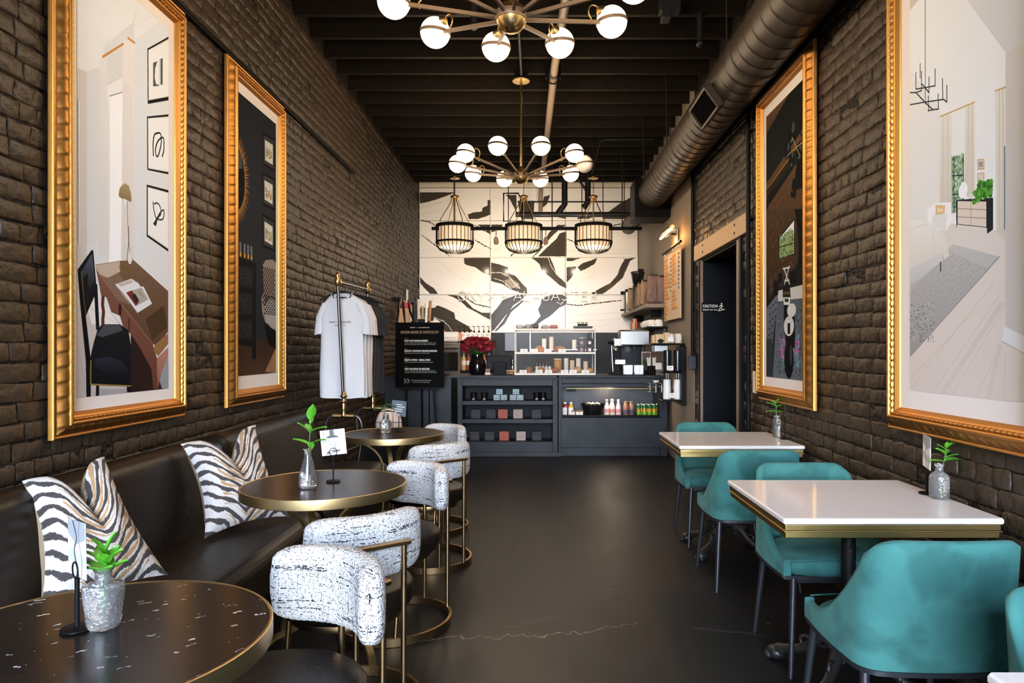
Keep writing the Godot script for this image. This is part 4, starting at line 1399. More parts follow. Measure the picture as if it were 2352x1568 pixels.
func chandelier(at: Vector3, rot: float, label: String, off: int) -> void:
	var o := thing("globe_chandelier", label, "chandelier", at, 0.0, "globe chandeliers")
	var y := 3.085
	part(o, "canopy", lathed(P([0, 4.03, 0.085, 4.03, 0.088, 4.04, 0.085, 4.05, 0, 4.06])), M.brass)
	part(o, "canopy_box", boxed(Vector3(0, 4.09, 0), Vector3(0.13, 0.07, 0.13)), M.black)
	part(o, "stem", tubed([Vector3(0, y + 0.05, 0), Vector3(0, 4.04, 0)], 0.014, 12), M.brass)
	var h := MB.new()
	h.lathe(P([0.0, -0.078, 0.03, -0.074, 0.055, -0.058, 0.072, -0.032, 0.078, -0.006]), 96, Transform3D(Basis(), Vector3(0, y, 0)), 24, 0.02)
	h.lathe(P([0.076, 0.02, 0.07, 0.045, 0.05, 0.068, 0.025, 0.08, 0.016, 0.1]), 96, Transform3D(Basis(), Vector3(0, y, 0)), 24, 0.02)
	part(o, "hub", h, M.brass)
	part(o, "hub_ring", lathed(P([0.07, y - 0.012, 0.083, y - 0.012, 0.083, y + 0.024, 0.07, y + 0.024]), 32), M.arm)
	var gm := MB.new()
	gm.ball(Vector3.ZERO, Vector3.ONE * 0.0865, 28, 18)
	var gme := gm.mesh()
	var am := MB.new()
	am.bar([Vector3(0.07, y + 0.005, 0), Vector3(0.55, y + 0.105, 0)], 0.014, 0.02, Vector3.UP)
	var ame := am.mesh()
	var rm := MB.new()
	rm.lathe(P([0.086, -0.0085, 0.0905, -0.0085, 0.0905, 0.0085, 0.086, 0.0085, 0.086, -0.0085]), 36)
	var rme := rm.mesh()
	var sm := MB.new()
	sm.lathe(P([0.03, 0.0, 0.03, 0.008, 0.012, 0.028, 0.0, 0.03]), 16, Transform3D(Basis(Vector3(0, 0, 1), PI * 0.30), Vector3(-0.066, 0.052, 0)))
	var sme := sm.mesh()
	var wm := MB.new()
	wm.tube(arc(Vector3(-0.11, 0.035, 0), Vector3(0.03, 0.03, 0), Vector3(-0.03, 0.035, 0), 8, 0.0, PI) , 0.0045, 6)
	wm.tube([Vector3(-0.14, 0.005, 0), Vector3(-0.15, -0.03, 0)], 0.0045, 6)
	var wme := wm.mesh()
	for i in 10:
		var a := rot + TAU * i / 10.0
		var b := Basis(Vector3.UP, a)
		inst(o, "arm", ame, M.arm).transform = Transform3D(b, Vector3.ZERO)
		var c := b * Vector3(0.633, y + 0.125, 0)
		var t := Transform3D(b * Basis(Vector3(0, 0, 1), 0.12), c)
		var gl := inst(o, "globe", gme, M.globe if i != off % 10 or off > 50 else M.globe_off, "" if i != off % 10 or off > 50 else "unlit milky globe")
		gl.transform = t
		inst(gl, "band", rme, M.arm)
		inst(gl, "socket", sme, M.brass)
		inst(gl, "wire", wme, M.brass)
		if i != off % 10 or off > 50:
			lamp(o, GLOBE, c, 0.08)

func pendant(x: float, label: String) -> void:
	var o := thing("drum_pendant", label, "pendant lamp", V(x, 0, 9.2), 0.0, "drum cage pendants over the counter")
	var top := 3.04
	part(o, "canopy", lathed(P([0, 3.66, 0.065, 3.665, 0.065, 3.685, 0, 3.69])), M.brass)
	part(o, "drop_rod", tubed([Vector3(0, 3.69, 0), Vector3(0, 4.41, 0)], 0.008, 6), M.iron)
	var ch := MB.new()
	for k in 11:
		var y := 3.46 + k * 0.019
		var e := Vector3(0.006, 0, 0) if k % 2 else Vector3(0, 0, 0.006)
		ch.tube([Vector3(0, y - 0.006, 0) - e, Vector3(0, y + 0.012, 0) - e, Vector3(0, y + 0.018, 0), Vector3(0, y + 0.012, 0) + e, Vector3(0, y - 0.006, 0) + e, Vector3(0, y - 0.012, 0)], 0.0022, 5, true)
	part(o, "chain", ch, M.iron)
	part(o, "crown", lathed(P([0.0, 3.36, 0.02, 3.36, 0.024, 3.40, 0.055, 3.41, 0.06, 3.43, 0.03, 3.44, 0.01, 3.45]), 20), M.brass)
	part(o, "stem", tubed([Vector3(0, top - 0.02, 0), Vector3(0, 3.4, 0)], 0.01, 8), M.brass)
	for i in 4:
		var a := PI / 4 + i * PI / 2 + 0.2
		var e := Vector3(cos(a), 0, sin(a))
		part(o, "hanger", tubed([e * 0.05 + Vector3.UP * 3.40, e * 0.06 + Vector3.UP * 3.34, e * 0.215 + Vector3.UP * 3.09, e * 0.22 + Vector3.UP * 3.04], 0.0055, 6), M.brass)
	var cage := MB.new()
	for q in [[0.253, 3.02, 0.022], [0.258, 2.805, 0.012]]:
		cage.lathe(P([q[0] - 0.012, q[1] - q[2], q[0], q[1] - q[2], q[0], q[1] + q[2], q[0] - 0.012, q[1] + q[2], q[0] - 0.012, q[1] - q[2]]), 40)
	part(o, "cage_ring", cage, M.blackmat)
	var ri := MB.new()
	ri.tube([Vector3(0.25, 3.02, 0), Vector3(0.25, 2.79, 0), Vector3(0.24, 2.75, 0), Vector3(0.20, 2.70, 0), Vector3(0.12, 2.668, 0), Vector3(0.01, 2.66, 0)], 0.0048, 6)
	var rme := ri.mesh()
	for i in 28:
		inst(o, "cage_rib", rme, M.blackmat).rotation.y = TAU * i / 28
	var sh := MB.new()
	sh.lathe(P([0.215, 2.74, 0.215, 3.02]), 40)
	var shm := mat(lin(0.85, 0.78, 0.66), 0.8, 0.0, {"emission_enabled": true, "emission": Color(1.0, 0.80, 0.58), "emission_energy_multiplier": 0.42})
	part(o, "shade", sh, shm)
	var di := MB.new()
	di.lathe(P([0.0, 2.745, 0.213, 2.745, 0.213, 2.75]), 40)
	part(o, "diffuser", di, mat(lin(0.9, 0.85, 0.75), 0.6, 0.0, {"emission_enabled": true, "emission": Color(1.0, 0.86, 0.66), "emission_energy_multiplier": 0.6}))
	lamp(o, 0.35, Vector3(0, 2.62, 0), 0.12)

# ---- seating on the left
func banquette() -> void:
	var k := 0
	for q in [[0.5, 3.78], [3.84, 5.43]]:
		var o := thing("banquette", ["dark brown leather wall bench, nearer one with two zebra cushions", "dark brown leather wall bench, farther one beside the shirt rack"][k], "bench", V(0, 0, (q[0] + q[1]) / 2), 0.0, "leather wall benches")
		var l: float = q[1] - q[0]
		# seat: rounded front edge, swept along the wall
		var se := []
		for e in arc(Vector3(-1.26, 0.40, 0), Vector3(0.07, 0, 0), Vector3(0, 0.07, 0), 6):
			se.append(Vector2(e.x, e.y))
		var prof := [Vector2(-1.19, 0.29)] + se + [Vector2(-1.45, 0.475), Vector2(-1.95, 0.46), Vector2(-1.95, 0.29)]
		var b := MB.new()
		sweep_profile(b, prof, l)
		part(o, "seat", b, M.leather)
		part(o, "plinth", boxed(Vector3(-1.62, 0.145, 0), Vector3(0.7, 0.29, l - 0.03)), M.black)
		# back: leaning pad with rolled top and rounded ends
		var bk := MB.new()
		var hl := l / 2
		bk.grid(func(u, w):
			var z := lerpf(-hl, hl, u)
			var en := clampf((hl - absf(z)) / 0.09, 0, 1)
			var r := sqrt(1.0 - pow(1.0 - en, 2.0))
			var a: float = w * 4.0
			var p := Vector2.ZERO
			if a < 1.0:
				p = Vector2(-1.66, 0.46).lerp(Vector2(-1.765, 0.80), a)
			elif a < 2.0:
				var g := (a - 1.0) * PI * 0.5
				p = Vector2(-1.855, 0.80) + Vector2(cos(g) * 0.09, sin(g) * 0.075)
			elif a < 3.0:
				p = Vector2(-1.855, 0.875).lerp(Vector2(-1.96, 0.85), a - 2.0)
			else:
				p = Vector2(-1.96, 0.85).lerp(Vector2(-1.96, 0.46), a - 3.0)
			return Vector3(lerpf(-1.93, p.x, 0.25 + 0.75 * r), lerpf(0.66, p.y, 0.35 + 0.65 * r), z), 60, 20)
		part(o, "backrest", bk, M.leather)
		k += 1
	cushion("zebra striped cushion with tan back, nearer, behind near black table", V(-1.83, 0.895, 2.42), V(-1.69, 0.945, 2.66), V(-1.60, 0.485, 2.18), V(-1.44, 0.485, 2.66), 0.10, 5)
	cushion("zebra striped cushion with tan back, farther along the bench", V(-1.765, 0.895, 3.37), V(-1.53, 0.955, 3.70), V(-1.545, 0.485, 3.16), V(-1.30, 0.49, 3.57), 0.09, 8)

func sweep_profile(b: MB, prof: Array, l: float) -> void:
	# outline in x, y pushed along z
	b.prism(prof, -l / 2, l / 2)

var zebra: StandardMaterial3D
var tan_cloth: StandardMaterial3D

func cushion(label: String, tl: Vector3, tr: Vector3, bl: Vector3, br: Vector3, thick: float, sd: int) -> void:
	if zebra == null:
		var cv := Cv.new(700, 700, lin(0.50, 0.47, 0.435))
		cv.rough = 6.0
		var blk := lin(0.040, 0.032, 0.030)
		var tan := lin(0.36, 0.21, 0.10)
		for r in 13:
			var y := -330.0 + r * 112
			var path := []
			for i in 21:
				var x := i * 50.0
				var v := absf(fposmod(x - 60.0 + r * 9, 940.0) - 470.0) / 470.0
				path += [x, y + (1.0 - v) * 300.0 - 16.0 * sin(x * 0.02 + r)]
			var low := []
			for i in 21:
				low += [path[(20 - i) * 2], path[(20 - i) * 2 + 1] + 44 + 14 * sin(i * 1.7 + r)]
			cv.poly(path + low, blk)
			var band := []
			var band2 := []
			for i in range(4, 18):
				band += [path[i * 2], path[i * 2 + 1] + 60]
				band2 += [path[(21 - i) * 2], path[(21 - i) * 2 + 1] + 84 + 20 * sin((21 - i) * 0.5 + r)]
			cv.poly(band + band2, tan)
			if r % 3 == 1:
				cv.line(path.slice(20, 40), 7, lin(0.22, 0.15, 0.10))
		cv.rough = 0.0
		var r2 := RandomNumberGenerator.new()
		r2.seed = 6
		for i in 26000:
			var x := r2.randi() % 699
			var y := r2.randi() % 690
			var e := cv.im.get_pixel(x, y)
			cv.im.fill_rect(Rect2i(x, y + 1 + r2.randi() % 7, 1 + r2.randi() % 2, 1), e)
		zebra = bump(mat(Color.WHITE, 0.9, 0.0, {"albedo_texture": cv.tex()}), noise_tex(0.3, 2, 256), 0.35)
		tan_cloth = bump(tri_map(mat(lin(0.33, 0.24, 0.14), 0.9), 8.0), noise_tex(0.2, 2, 256), 0.1)
	var o := thing("cushion", label, "cushion", (bl + br) / 2, 0.0, "zebra striped cushions on the bench")
	var mid := (bl + br) / 2
	var q := [tl - mid, tr - mid, bl - mid, br - mid]
	var nrm: Vector3 = (q[1] - q[2]).cross(q[0] - q[3]).normalized()
	if nrm.x < 0:
		nrm = -nrm
	var up: Vector3 = ((q[0] + q[1]) - (q[2] + q[3])).normalized()
	for s in [1, -1]:
		var b := MB.new()
		b.grid(func(u, w):
			var a: Vector3 = q[0].lerp(q[1], u)
			var c: Vector3 = q[2].lerp(q[3], u)
			var p := a.lerp(c, w)
			var x: float = u * 2 - 1
			var y: float = w * 2 - 1
			var side := (q[1] - q[0]).normalized() as Vector3
			# sides draw in between the corners; a chop pulls the top middle down
			p -= side * x * absf(x) * 0.045 * (1 - y * y)
			var chop := exp(-pow((x - 0.05) / 0.34, 2.0))
			p -= up * chop * 0.15 * pow(1.0 - w, 1.6)
			p += up * 0.03 * (1 - x * x) * w * w
			var dome := pow(maxf(0, 1 - pow(absf(x), 2.6)), 0.55) * pow(maxf(0, 1 - pow(absf(y), 2.6)), 0.55)
			var crease := exp(-pow((x - 0.05) / 0.10, 2.0)) * maxf(0, 0.55 - w) * 0.10
			return p + nrm * s * (thick * dome * (1.0 if s > 0 else 1.15) * (1.0 + 0.08 * sin(u * 9 + sd) * cos(w * 7)) - crease * (1 if s > 0 else -0.6)), 30, 30, s > 0)
		for i in b.v.size():
			if b.n[i].dot(nrm) * s < -0.3:
				b.n[i] = -b.n[i]
		part(o, "front_cover" if s > 0 else "back_cover", b, zebra if s > 0 else tan_cloth, "" if s > 0 else "plain tan back")

func left_tables() -> void:
	# black marble with white flecks and veins
	var cv := Cv.new(900, 900, lin(0.010, 0.0085, 0.0075))
	cv.rough = 10.0
	var r := RandomNumberGenerator.new()
	r.seed = 5
	for i in 70:
		var x := r.randf_range(0, 1000)
		var y := r.randf_range(0, 1000)
		cv.line([x, y, x + r.randf_range(40, 150), y - r.randf_range(-5, 60)], r.randf_range(1, 3), lin(0.025, 0.021, 0.019))
	var fl := [lin(0.55, 0.53, 0.5), lin(0.3, 0.28, 0.27)]
	for i in 95:
		var x := r.randf_range(0, 1000)
		var y := r.randf_range(0, 1000)
		var l := r.randf_range(4, 34)
		cv.line([x, y, x + l, y - l * r.randf_range(-0.1, 0.5)], r.randf_range(1.5, 9), fl[i % 2])
	cv.speck([0, 0, 1000, 1000], 60, 2.2, fl, 8)
	var m1 := mat(Color.WHITE, 0.22, 0.0, {"albedo_texture": cv.tex()})
	var cw := Cv.new(700, 700, lin(0.021, 0.0135, 0.0088))
	cw.rough = 6.0
	for i in 240:
		var x := r.randf_range(-50, 1000)
		var y := r.randf_range(0, 1000)
		cw.line([x, y, x + r.randf_range(60, 220), y + r.randf_range(-14, 14)], r.randf_range(1, 4), [lin(0.030, 0.0195, 0.0125), lin(0.0145, 0.0095, 0.0062)][i % 2])
	var m2 := mat(Color.WHITE, 0.26, 0.0, {"albedo_texture": cw.tex()})
	var spots := [[-0.936, 1.418, "round near table with black white flecked marble top and brass rim", m1, 0.35], [-0.957, 3.07, "round brass rimmed table with brown top, middle of the bench row", m2, 0.9], [-1.04, 4.92, "round brass rimmed table with brown top, farthest by shirt rack", m2, 0.5]]
	for k in spots:
		var o := thing("round_table", k[2], "table", V(k[0], 0, k[1]), k[4], "round brass rimmed tables along the bench")
		var tp := MB.new()
		tp.lathe(P([0.35, 0.727, 0.352, 0.757, 0.349, 0.76]), 72)
		tp.lathe(P([0.349, 0.76, 0.0, 0.76]), 72)
		tp.lathe(P([0.0, 0.722, 0.35, 0.722]), 72)
		for i in tp.v.size():
			tp.t[i] = Vector2(tp.v[i].x, tp.v[i].z) / 0.74 + Vector2(0.5, 0.5)
		part(o, "tabletop", tp, k[3])
		part(o, "rim", lathed(P([0.345, 0.718, 0.358, 0.718, 0.36, 0.72, 0.36, 0.759, 0.358, 0.761, 0.352, 0.761, 0.352, 0.757]), 72), M.satin)
		var lg := MB.new()
		var path := [Vector3(0.305, 0.718, 0)] + arc(Vector3(0.305, 0.50, 0), Vector3(0, 0.21, 0), Vector3(-0.225, 0, 0), 10) + [Vector3(0.08, 0.40, 0), Vector3(0.08, 0.28, 0), Vector3(0.085, 0.22, 0), Vector3(0.11, 0.175, 0), Vector3(0.16, 0.155, 0)] + arc(Vector3(0.22, 0.03, 0), Vector3(0, 0.12, 0), Vector3(0.115, 0, 0), 8) + [Vector3(0.335, 0.0, 0)]
		lg = MB.new()
		var side := Vector3(0, 0, 1)
		lg.sweep(path, [Vector2(-0.006, -0.016), Vector2(0.006, -0.016), Vector2(0.006, 0.016), Vector2(-0.006, 0.016)], side, false, false)
		var lme := lg.mesh()
		for i in 4:
			inst(o, "leg", lme, M.satin).rotation.y = i * PI / 2
		part(o, "waist_ring", lathed(P([0.083, 0.36, 0.09, 0.36, 0.09, 0.40, 0.083, 0.40, 0.083, 0.36]), 28), M.satin)
		part(o, "under_plate", lathed(P([0, 0.712, 0.31, 0.712, 0.31, 0.722, 0, 0.722]), 40), M.satin)
	# woven wool chairs
	var tw := Cv.new(900, 900, lin(0.60, 0.58, 0.56))
	r.seed = 77
	for i in 60000:
		var g := r.randf()
		var col := lin(0.60, 0.585, 0.57) if g < 0.55 else lin(0.44, 0.425, 0.41)
		tw.im.fill_rect(Rect2i(r.randi() % 900, r.randi() % 900, 2 + r.randi() % 3, 2 + r.randi() % 3), col)
	var ink := lin(0.022, 0.02, 0.022)
	for i in 2600:
		var flat := r.randf() < 0.65
		tw.disc(Vector2(r.randf() * 900, r.randf() * 900), r.randf_range(2.5, 8) if flat else r.randf_range(1, 2.2), r.randf_range(1, 2.4) if flat else r.randf_range(2.5, 6), ink if i % 4 else lin(0.16, 0.15, 0.15))
	tw.rough = 3.0
	for i in 58:
		var y := r.randf_range(0, 1000)
		var x := r.randf_range(-50, 950)
		var e := x + r.randf_range(80, 320)
		while x < e:
			var s := r.randf_range(12, 70)
			tw.line([x, y, x + s, y + r.randf_range(-5, 5)], r.randf_range(4, 9), ink)
			x += s + r.randf_range(6, 30)
	for i in 26:
		var x := i * 40.0 + r.randf_range(-12, 12)
		var y := r.randf_range(-50, 600)
		var e := y + r.randf_range(200, 700)
		while y < e:
			var s := r.randf_range(6, 20)
			tw.line([x, y, x + r.randf_range(-2, 2), y + s], 4.0, lin(0.16, 0.155, 0.15))
			y += s + r.randf_range(10, 34)
	M.tweed = bump(tri_map(mat(Color.WHITE, 0.95, 0.0, {"metallic_specular": 0.2, "albedo_texture": tw.tex()}), 2.2), noise_tex(0.16, 2, 512, FastNoiseLite.TYPE_CELLULAR), 0.5)
	M.tweed.uv1_triplanar_sharpness = 6.0
	var c0 := wool_chair("white wool chair at near marble table, its hollow side shown", V(-0.695, 0, 1.79), V(-0.936, 0, 1.418))
	wool_copy(c0, "white wool chair seen from behind, before the middle round table", V(-0.728, 0, 2.61), V(-0.98, 0, 2.95))
	wool_copy(c0, "white wool chair on far side of the middle round table", V(-0.73, 0, 3.36), V(-0.98, 0, 3.05))
	wool_copy(c0, "white wool chair seen from behind, before the farthest round table", V(-0.725, 0, 4.43), V(-1.03, 0, 4.80))
	wool_copy(c0, "white wool chair on far side of the farthest round table", V(-0.83, 0, 5.16), V(-1.04, 0, 4.9))
	# things on the round tables
	vase_tumbler(V(-0.94, 0.761, 1.477))
	vase_cone(V(-1.0, 0.761, 2.965))
	vase_bulb(V(-1.10, 0.761, 4.93))
	card_stand("table card edge on, on stand on near marble table", V(-0.988, 0.761, 1.463), -0.70, 0.112, 0, 0.118)
	card_stand("white table card with range hood drawing on middle round table", V(-0.93, 0.761, 3.10), 0.12, 0.12, 1, 0.115)
	card_stand("clear table card with faint white print on farthest round table", V(-1.02, 0.761, 5.0), -0.12, 0.11, 2, 0.115)

func face_turn(at: Vector3, to: Vector3) -> float:
	return atan2(to.x - at.x, to.z - at.z)

func wool_copy(c: Node3D, label: String, at: Vector3, to: Vector3) -> void:
	copy(c, label, at, face_turn(at, to))

func wool_chair(label: String, at: Vector3, to: Vector3) -> Node3D:
	var o := thing("wool_chair", label, "chair", at, face_turn(at, to), "white wool and brass chairs")
	# local +z is the front
	var bk := MB.new()
	var rr := 0.25
	var sp := 0.98
	bk.grid(func(u, w):
		var s: float = u * 2 - 1
		var g: float = w * TAU
		var e := pow(maxf(0, 1.0 - pow(absf(s), 5.0)), 0.34)
		var tk := pow(maxf(0, 1.0 - pow(absf(s), 9.0)), 0.5)
		var cx := signf(cos(g)) * pow(absf(cos(g)), 0.62)
		var cy := signf(sin(g)) * pow(absf(sin(g)), 0.5)
		var th := s * sp
		var r := rr + cx * 0.040 * tk + 0.0016 * sin(u * 190) * cos(w * 130)
		return Vector3(sin(th) * r, 0.667 + cy * 0.112 * (0.35 + 0.65 * e) * (1.0 if absf(s) < 0.999 else 0.6) + 0.0014 * sin(u * 150 + w * 60), -cos(th) * r), 72, 36, true)
	for i in bk.t.size():
		bk.t[i] = Vector2(bk.t[i].x, bk.t[i].y)
	part(o, "backrest", bk, M.tweed)
	var se := MB.new()
	se.lathe(P([0, 0.385, 0.22, 0.387, 0.243, 0.395, 0.252, 0.41, 0.256, 0.435, 0.252, 0.462, 0.243, 0.474, 0.225, 0.482, 0.15, 0.488, 0, 0.49]), 48, Transform3D(Basis(), Vector3(0, 0, 0.01)))
	part(o, "seat", se, M.leather)
	var sr := MB.new()
	sr.lathe(P([0.20, 0.36, 0.208, 0.36, 0.208, 0.388, 0.20, 0.388, 0.20, 0.36]), 40)
	part(o, "seat_ring", sr, M.bronze)
	var fr := MB.new()
	var ring := []
	for i in 48:
		var a := TAU * i / 48
		ring.append(Vector3(cos(a) * 0.262, 0.021, sin(a) * 0.28 - 0.035))
	fr.sweep(ring, [Vector2(-0.007, -0.019), Vector2(0.007, -0.019), Vector2(0.007, 0.019), Vector2(-0.007, 0.019)], Vector3.UP, true, false)
	part(o, "floor_ring", fr, M.bronze)
	for s in [-1, 1]:
		var p := MB.new()
		p.tube([Vector3(s * 0.088, 0.035, -0.303), Vector3(s * 0.088, 0.672, -0.306)], 0.0105, 12)
		part(o, "post", p, M.bronze)
		var q := MB.new()
		q.tube([Vector3(s * 0.20, 0.035, 0.13), Vector3(s * 0.19, 0.375, 0.09)], 0.0105, 12)
		part(o, "post", q, M.bronze)
	part(o, "handle_bar", boxed(Vector3(0, 0.68, -0.306), Vector3(0.225, 0.016, 0.034), 0.005), M.bronze)
	return o

func leaf(l: float, w: float) -> MB:
	var b := MB.new()
	b.grid(func(u, v):
		var x: float = (u * 2 - 1) * w * pow(sin(PI * clampf(v * 0.97 + 0.015, 0, 1)), 0.8) * (1.15 - 0.35 * v)
		return Vector3(x, absf(u * 2 - 1) * w * 0.35 - v * v * l * 0.25, v * l), 4, 8, true)
	return b

# leaves: [height up the stem, turn, lift, length]
func sprig(o: Node3D, h0: float, h1: float, leaves: Array, lean: Vector3, dark := false, wide := 0.25) -> void:
	var m: Material = M.leaf_dark if dark else M.leaf
	var top := Vector3(0, h1, 0) + lean
	var st := MB.new()
	st.tube([Vector3(0, h0, 0), Vector3(0, (h0 + h1) / 2, 0) + lean * 0.35, top], 0.0016, 6)
	var s := part(o, "stem", st, M.stem)
	for k in leaves:
		var b := leaf(k[3], k[3] * wide)
		var q := part(s, "leaf", b, m)
		var base: Vector3 = Vector3(0, h0, 0).lerp(top, k[0])
		q.transform = Transform3D(Basis(Vector3.UP, k[1]) * Basis(Vector3.RIGHT, -k[2]), base)

func vase_tumbler(at: Vector3) -> void:
	var o := thing("bud_vase", "squat cut glass vase with leaf cluster on near marble table", "vase", at, 0.0, "glass bud vases with green sprigs")
	var b := MB.new()
	b.lathe(P([0.0, 0.0, 0.028, 0.0, 0.031, 0.004, 0.033, 0.014, 0.0345, 0.02, 0.0335, 0.026, 0.0355, 0.032, 0.0345, 0.038, 0.0365, 0.044, 0.0355, 0.05, 0.038, 0.056, 0.040, 0.084, 0.039, 0.092, 0.026, 0.094, 0.0165, 0.096, 0.0155, 0.118, 0.02, 0.128]), 48, Transform3D(), 16, 0.02)
	b.lathe(P([0.017, 0.128, 0.013, 0.118, 0.0135, 0.098, 0.022, 0.09, 0.0355, 0.086, 0.034, 0.03, 0.02, 0.014, 0.0, 0.012]), 32, Transform3D(), 0, 0.0, true)
	part(o, "glass", b, M.cut)
	sprig(o, 0.02, 0.15, [[0.85, 0.3, 1.0, 0.05], [0.85, 1.5, 0.95, 0.055], [0.85, 2.8, 1.0, 0.05], [0.85, 4.1, 0.95, 0.055], [0.85, 5.3, 1.0, 0.052], [0.72, 0.9, 0.75, 0.048], [0.72, 2.1, 0.7, 0.048], [0.72, 3.4, 0.7, 0.048], [0.72, 4.7, 0.75, 0.05], [0.72, 5.9, 0.75, 0.05], [1.0, 2.2, 1.4, 0.055], [0.98, 5.0, 1.25, 0.05]], Vector3(0.004, 0, 0), false, 0.31)

func vase_cone(at: Vector3) -> void:
	var o := thing("bud_vase", "tall tapering glass vase with sprig on middle round table", "vase", at, 0.0, "glass bud vases with green sprigs")
	var b := MB.new()
	b.lathe(P([0.0, 0.0, 0.034, 0.0, 0.037, 0.005, 0.0375, 0.03, 0.034, 0.06, 0.024, 0.10, 0.0155, 0.13, 0.0135, 0.155, 0.016, 0.165, 0.021, 0.168]), 48, Transform3D(), 12, 0.035)
	b.lathe(P([0.019, 0.168, 0.013, 0.162, 0.011, 0.152, 0.013, 0.13, 0.021, 0.10, 0.031, 0.06, 0.034, 0.03, 0.032, 0.014, 0.0, 0.012]), 32, Transform3D(), 0, 0.0, true)
	part(o, "glass", b, M.crystal)
	sprig(o, 0.02, 0.29, [[0.62, 1.55, 0.5, 0.075], [0.60, -1.7, 0.55, 0.08], [0.64, 0.5, -0.1, 0.06], [0.80, -1.2, 0.95, 0.07], [0.82, 1.4, 0.5, 0.08], [0.84, -2.4, 0.7, 0.055], [1.0, 0.6, 1.25, 0.085], [0.95, 2.9, 1.1, 0.04]], Vector3(0.012, 0, 0.0))

func vase_bulb(at: Vector3) -> void:
	var o := thing("bud_vase", "bulbous ribbed glass vase with drooping sprig on farthest round table", "vase", at, 0.0, "glass bud vases with green sprigs")
	var b := MB.new()
	b.lathe(P([0.0, 0.0, 0.032, 0.0, 0.038, 0.008, 0.041, 0.02, 0.040, 0.028, 0.044, 0.034, 0.043, 0.044, 0.045, 0.052, 0.043, 0.062, 0.043, 0.072, 0.036, 0.086, 0.026, 0.096, 0.0225, 0.104, 0.0225, 0.134, 0.024, 0.138]), 40, Transform3D(), 10, 0.015)
	b.lathe(P([0.022, 0.138, 0.0195, 0.132, 0.0195, 0.104, 0.033, 0.086, 0.04, 0.06, 0.036, 0.02, 0.0, 0.012]), 28, Transform3D(), 0, 0.0, true)
	part(o, "glass", b, M.crystal)
	sprig(o, 0.02, 0.20, [[0.75, 1.6, 0.1, 0.07], [0.8, -1.6, 0.2, 0.08], [0.95, -1.9, 0.1, 0.07], [1.0, 1.8, 0.0, 0.085], [0.9, 0.3, 0.2, 0.06], [0.85, 3.0, 0.3, 0.06]], Vector3(-0.008, 0, 0), true)

func card_stand(label: String, at: Vector3, turn: float, rod: float, kind: int, size: float) -> void:
	var o := thing("card_stand", label, "card stand", at, turn, "small card stands on tables")
	part(o, "base", lathed(P([0, 0, 0.031, 0, 0.032, 0.003, 0.03, 0.006, 0.0, 0.007]), 28), M.black)
	part(o, "rod", tubed([Vector3(0, 0.004, 0), Vector3(0, rod, 0)], 0.0035 if kind != 0 else 0.005, 8), M.black)
	if kind == 4:
		part(o, "clip", boxed(Vector3(0, rod + 0.03, 0), Vector3(0.02, 0.08, 0.012), 0.002), M.black)
		return
	var cl := MB.new()
	cl.tube(arc(Vector3(0, rod + 0.016, 0.004), Vector3(0.017, 0, 0), Vector3(0, 0.017, 0), 20, 0, TAU), 0.0016, 6)
	part(o, "clip_ring", cl, M.black)
	var w := 0.11
	var h := size
	var tilt := Basis(Vector3(0, 0, 1), 0.10 if kind == 1 else (-0.08 if kind == 2 else 0.05))
	var c := Vector3(0, rod + h / 2 + 0.002, 0)
	var card: MeshInstance3D
	if kind == 2:
		card = part(o, "card", boxed(Vector3.ZERO, Vector3(w, h, 0.003), 0.0008), mat(Color(0.6, 0.66, 0.72, 0.16), 0.1, 0.0, {"transparency": BaseMaterial3D.TRANSPARENCY_ALPHA}))
		print_rows(card, [0.045, 0.085, 0.062, 0.05], Vector3(0, 0.028, 0.0018), 0.016, M.white, 0.004)
	else:
		var cv := Cv.new(220, 240, lin(0.80, 0.80, 0.80))
		if kind == 1:
			cv.poly([380, 0, 560, 0, 570, 210, 760, 290, 760, 310, 220, 310, 220, 290, 385, 210], lin(0.03, 0.03, 0.03))
			cv.line([300, 318, 700, 318], 4, lin(0.1, 0.1, 0.1))
			for x in [150, 850]:
				cv.line([x, 30, x, 230], 5, lin(0.06, 0.06, 0.06))
			for x in [220, 380, 540, 700]:
				cv.line([x, 0, x, 200], 1.5, lin(0.45, 0.45, 0.45))
			cv.poly([230, 850, 480, 800, 760, 820, 760, 860, 700, 880, 560, 900, 300, 960, 180, 960], lin(0.06, 0.05, 0.045))
			cv.poly([320, 860, 460, 850, 470, 900, 330, 920], lin(0.6, 0.5, 0.4))
		else:
			cv.poly([0, 0, 1000, 0, 1000, 300, 500, 420, 0, 260], lin(0.35, 0.36, 0.38))
			cv.poly([0, 500, 1000, 620, 1000, 820, 0, 720], lin(0.5, 0.5, 0.52))
			cv.curve([300, 0, 520, 300, 380, 560, 640, 1000], 16, lin(0.10, 0.10, 0.11))
			cv.curve([700, 0, 640, 300, 820, 700, 760, 1000], 9, lin(0.2, 0.2, 0.22))
		card = part(o, "card", boxed(Vector3.ZERO, Vector3(w, h, 0.003), 0.0008), mat(Color.WHITE, 0.3, 0.0, {"albedo_texture": cv.tex()}))
		if kind == 1:
			words(card, "print", "NEED INTERIOR DESIGN?", 0.0085, M.black, Vector3(0, 0.006, 0.002), Basis(), 0.088, false)
			print_rows(card, [0.055], Vector3(0, -0.007, 0.0018), 0.01, M.iron, 0.0018)
			words(card, "print", "START", 0.006, M.black, Vector3(0.004, -0.017, 0.002), Basis(), 0.022)
			words(card, "print", "HERE", 0.006, M.black, Vector3(0.004, -0.026, 0.002), Basis(), 0.02)
	card.transform = Transform3D(tilt, c)

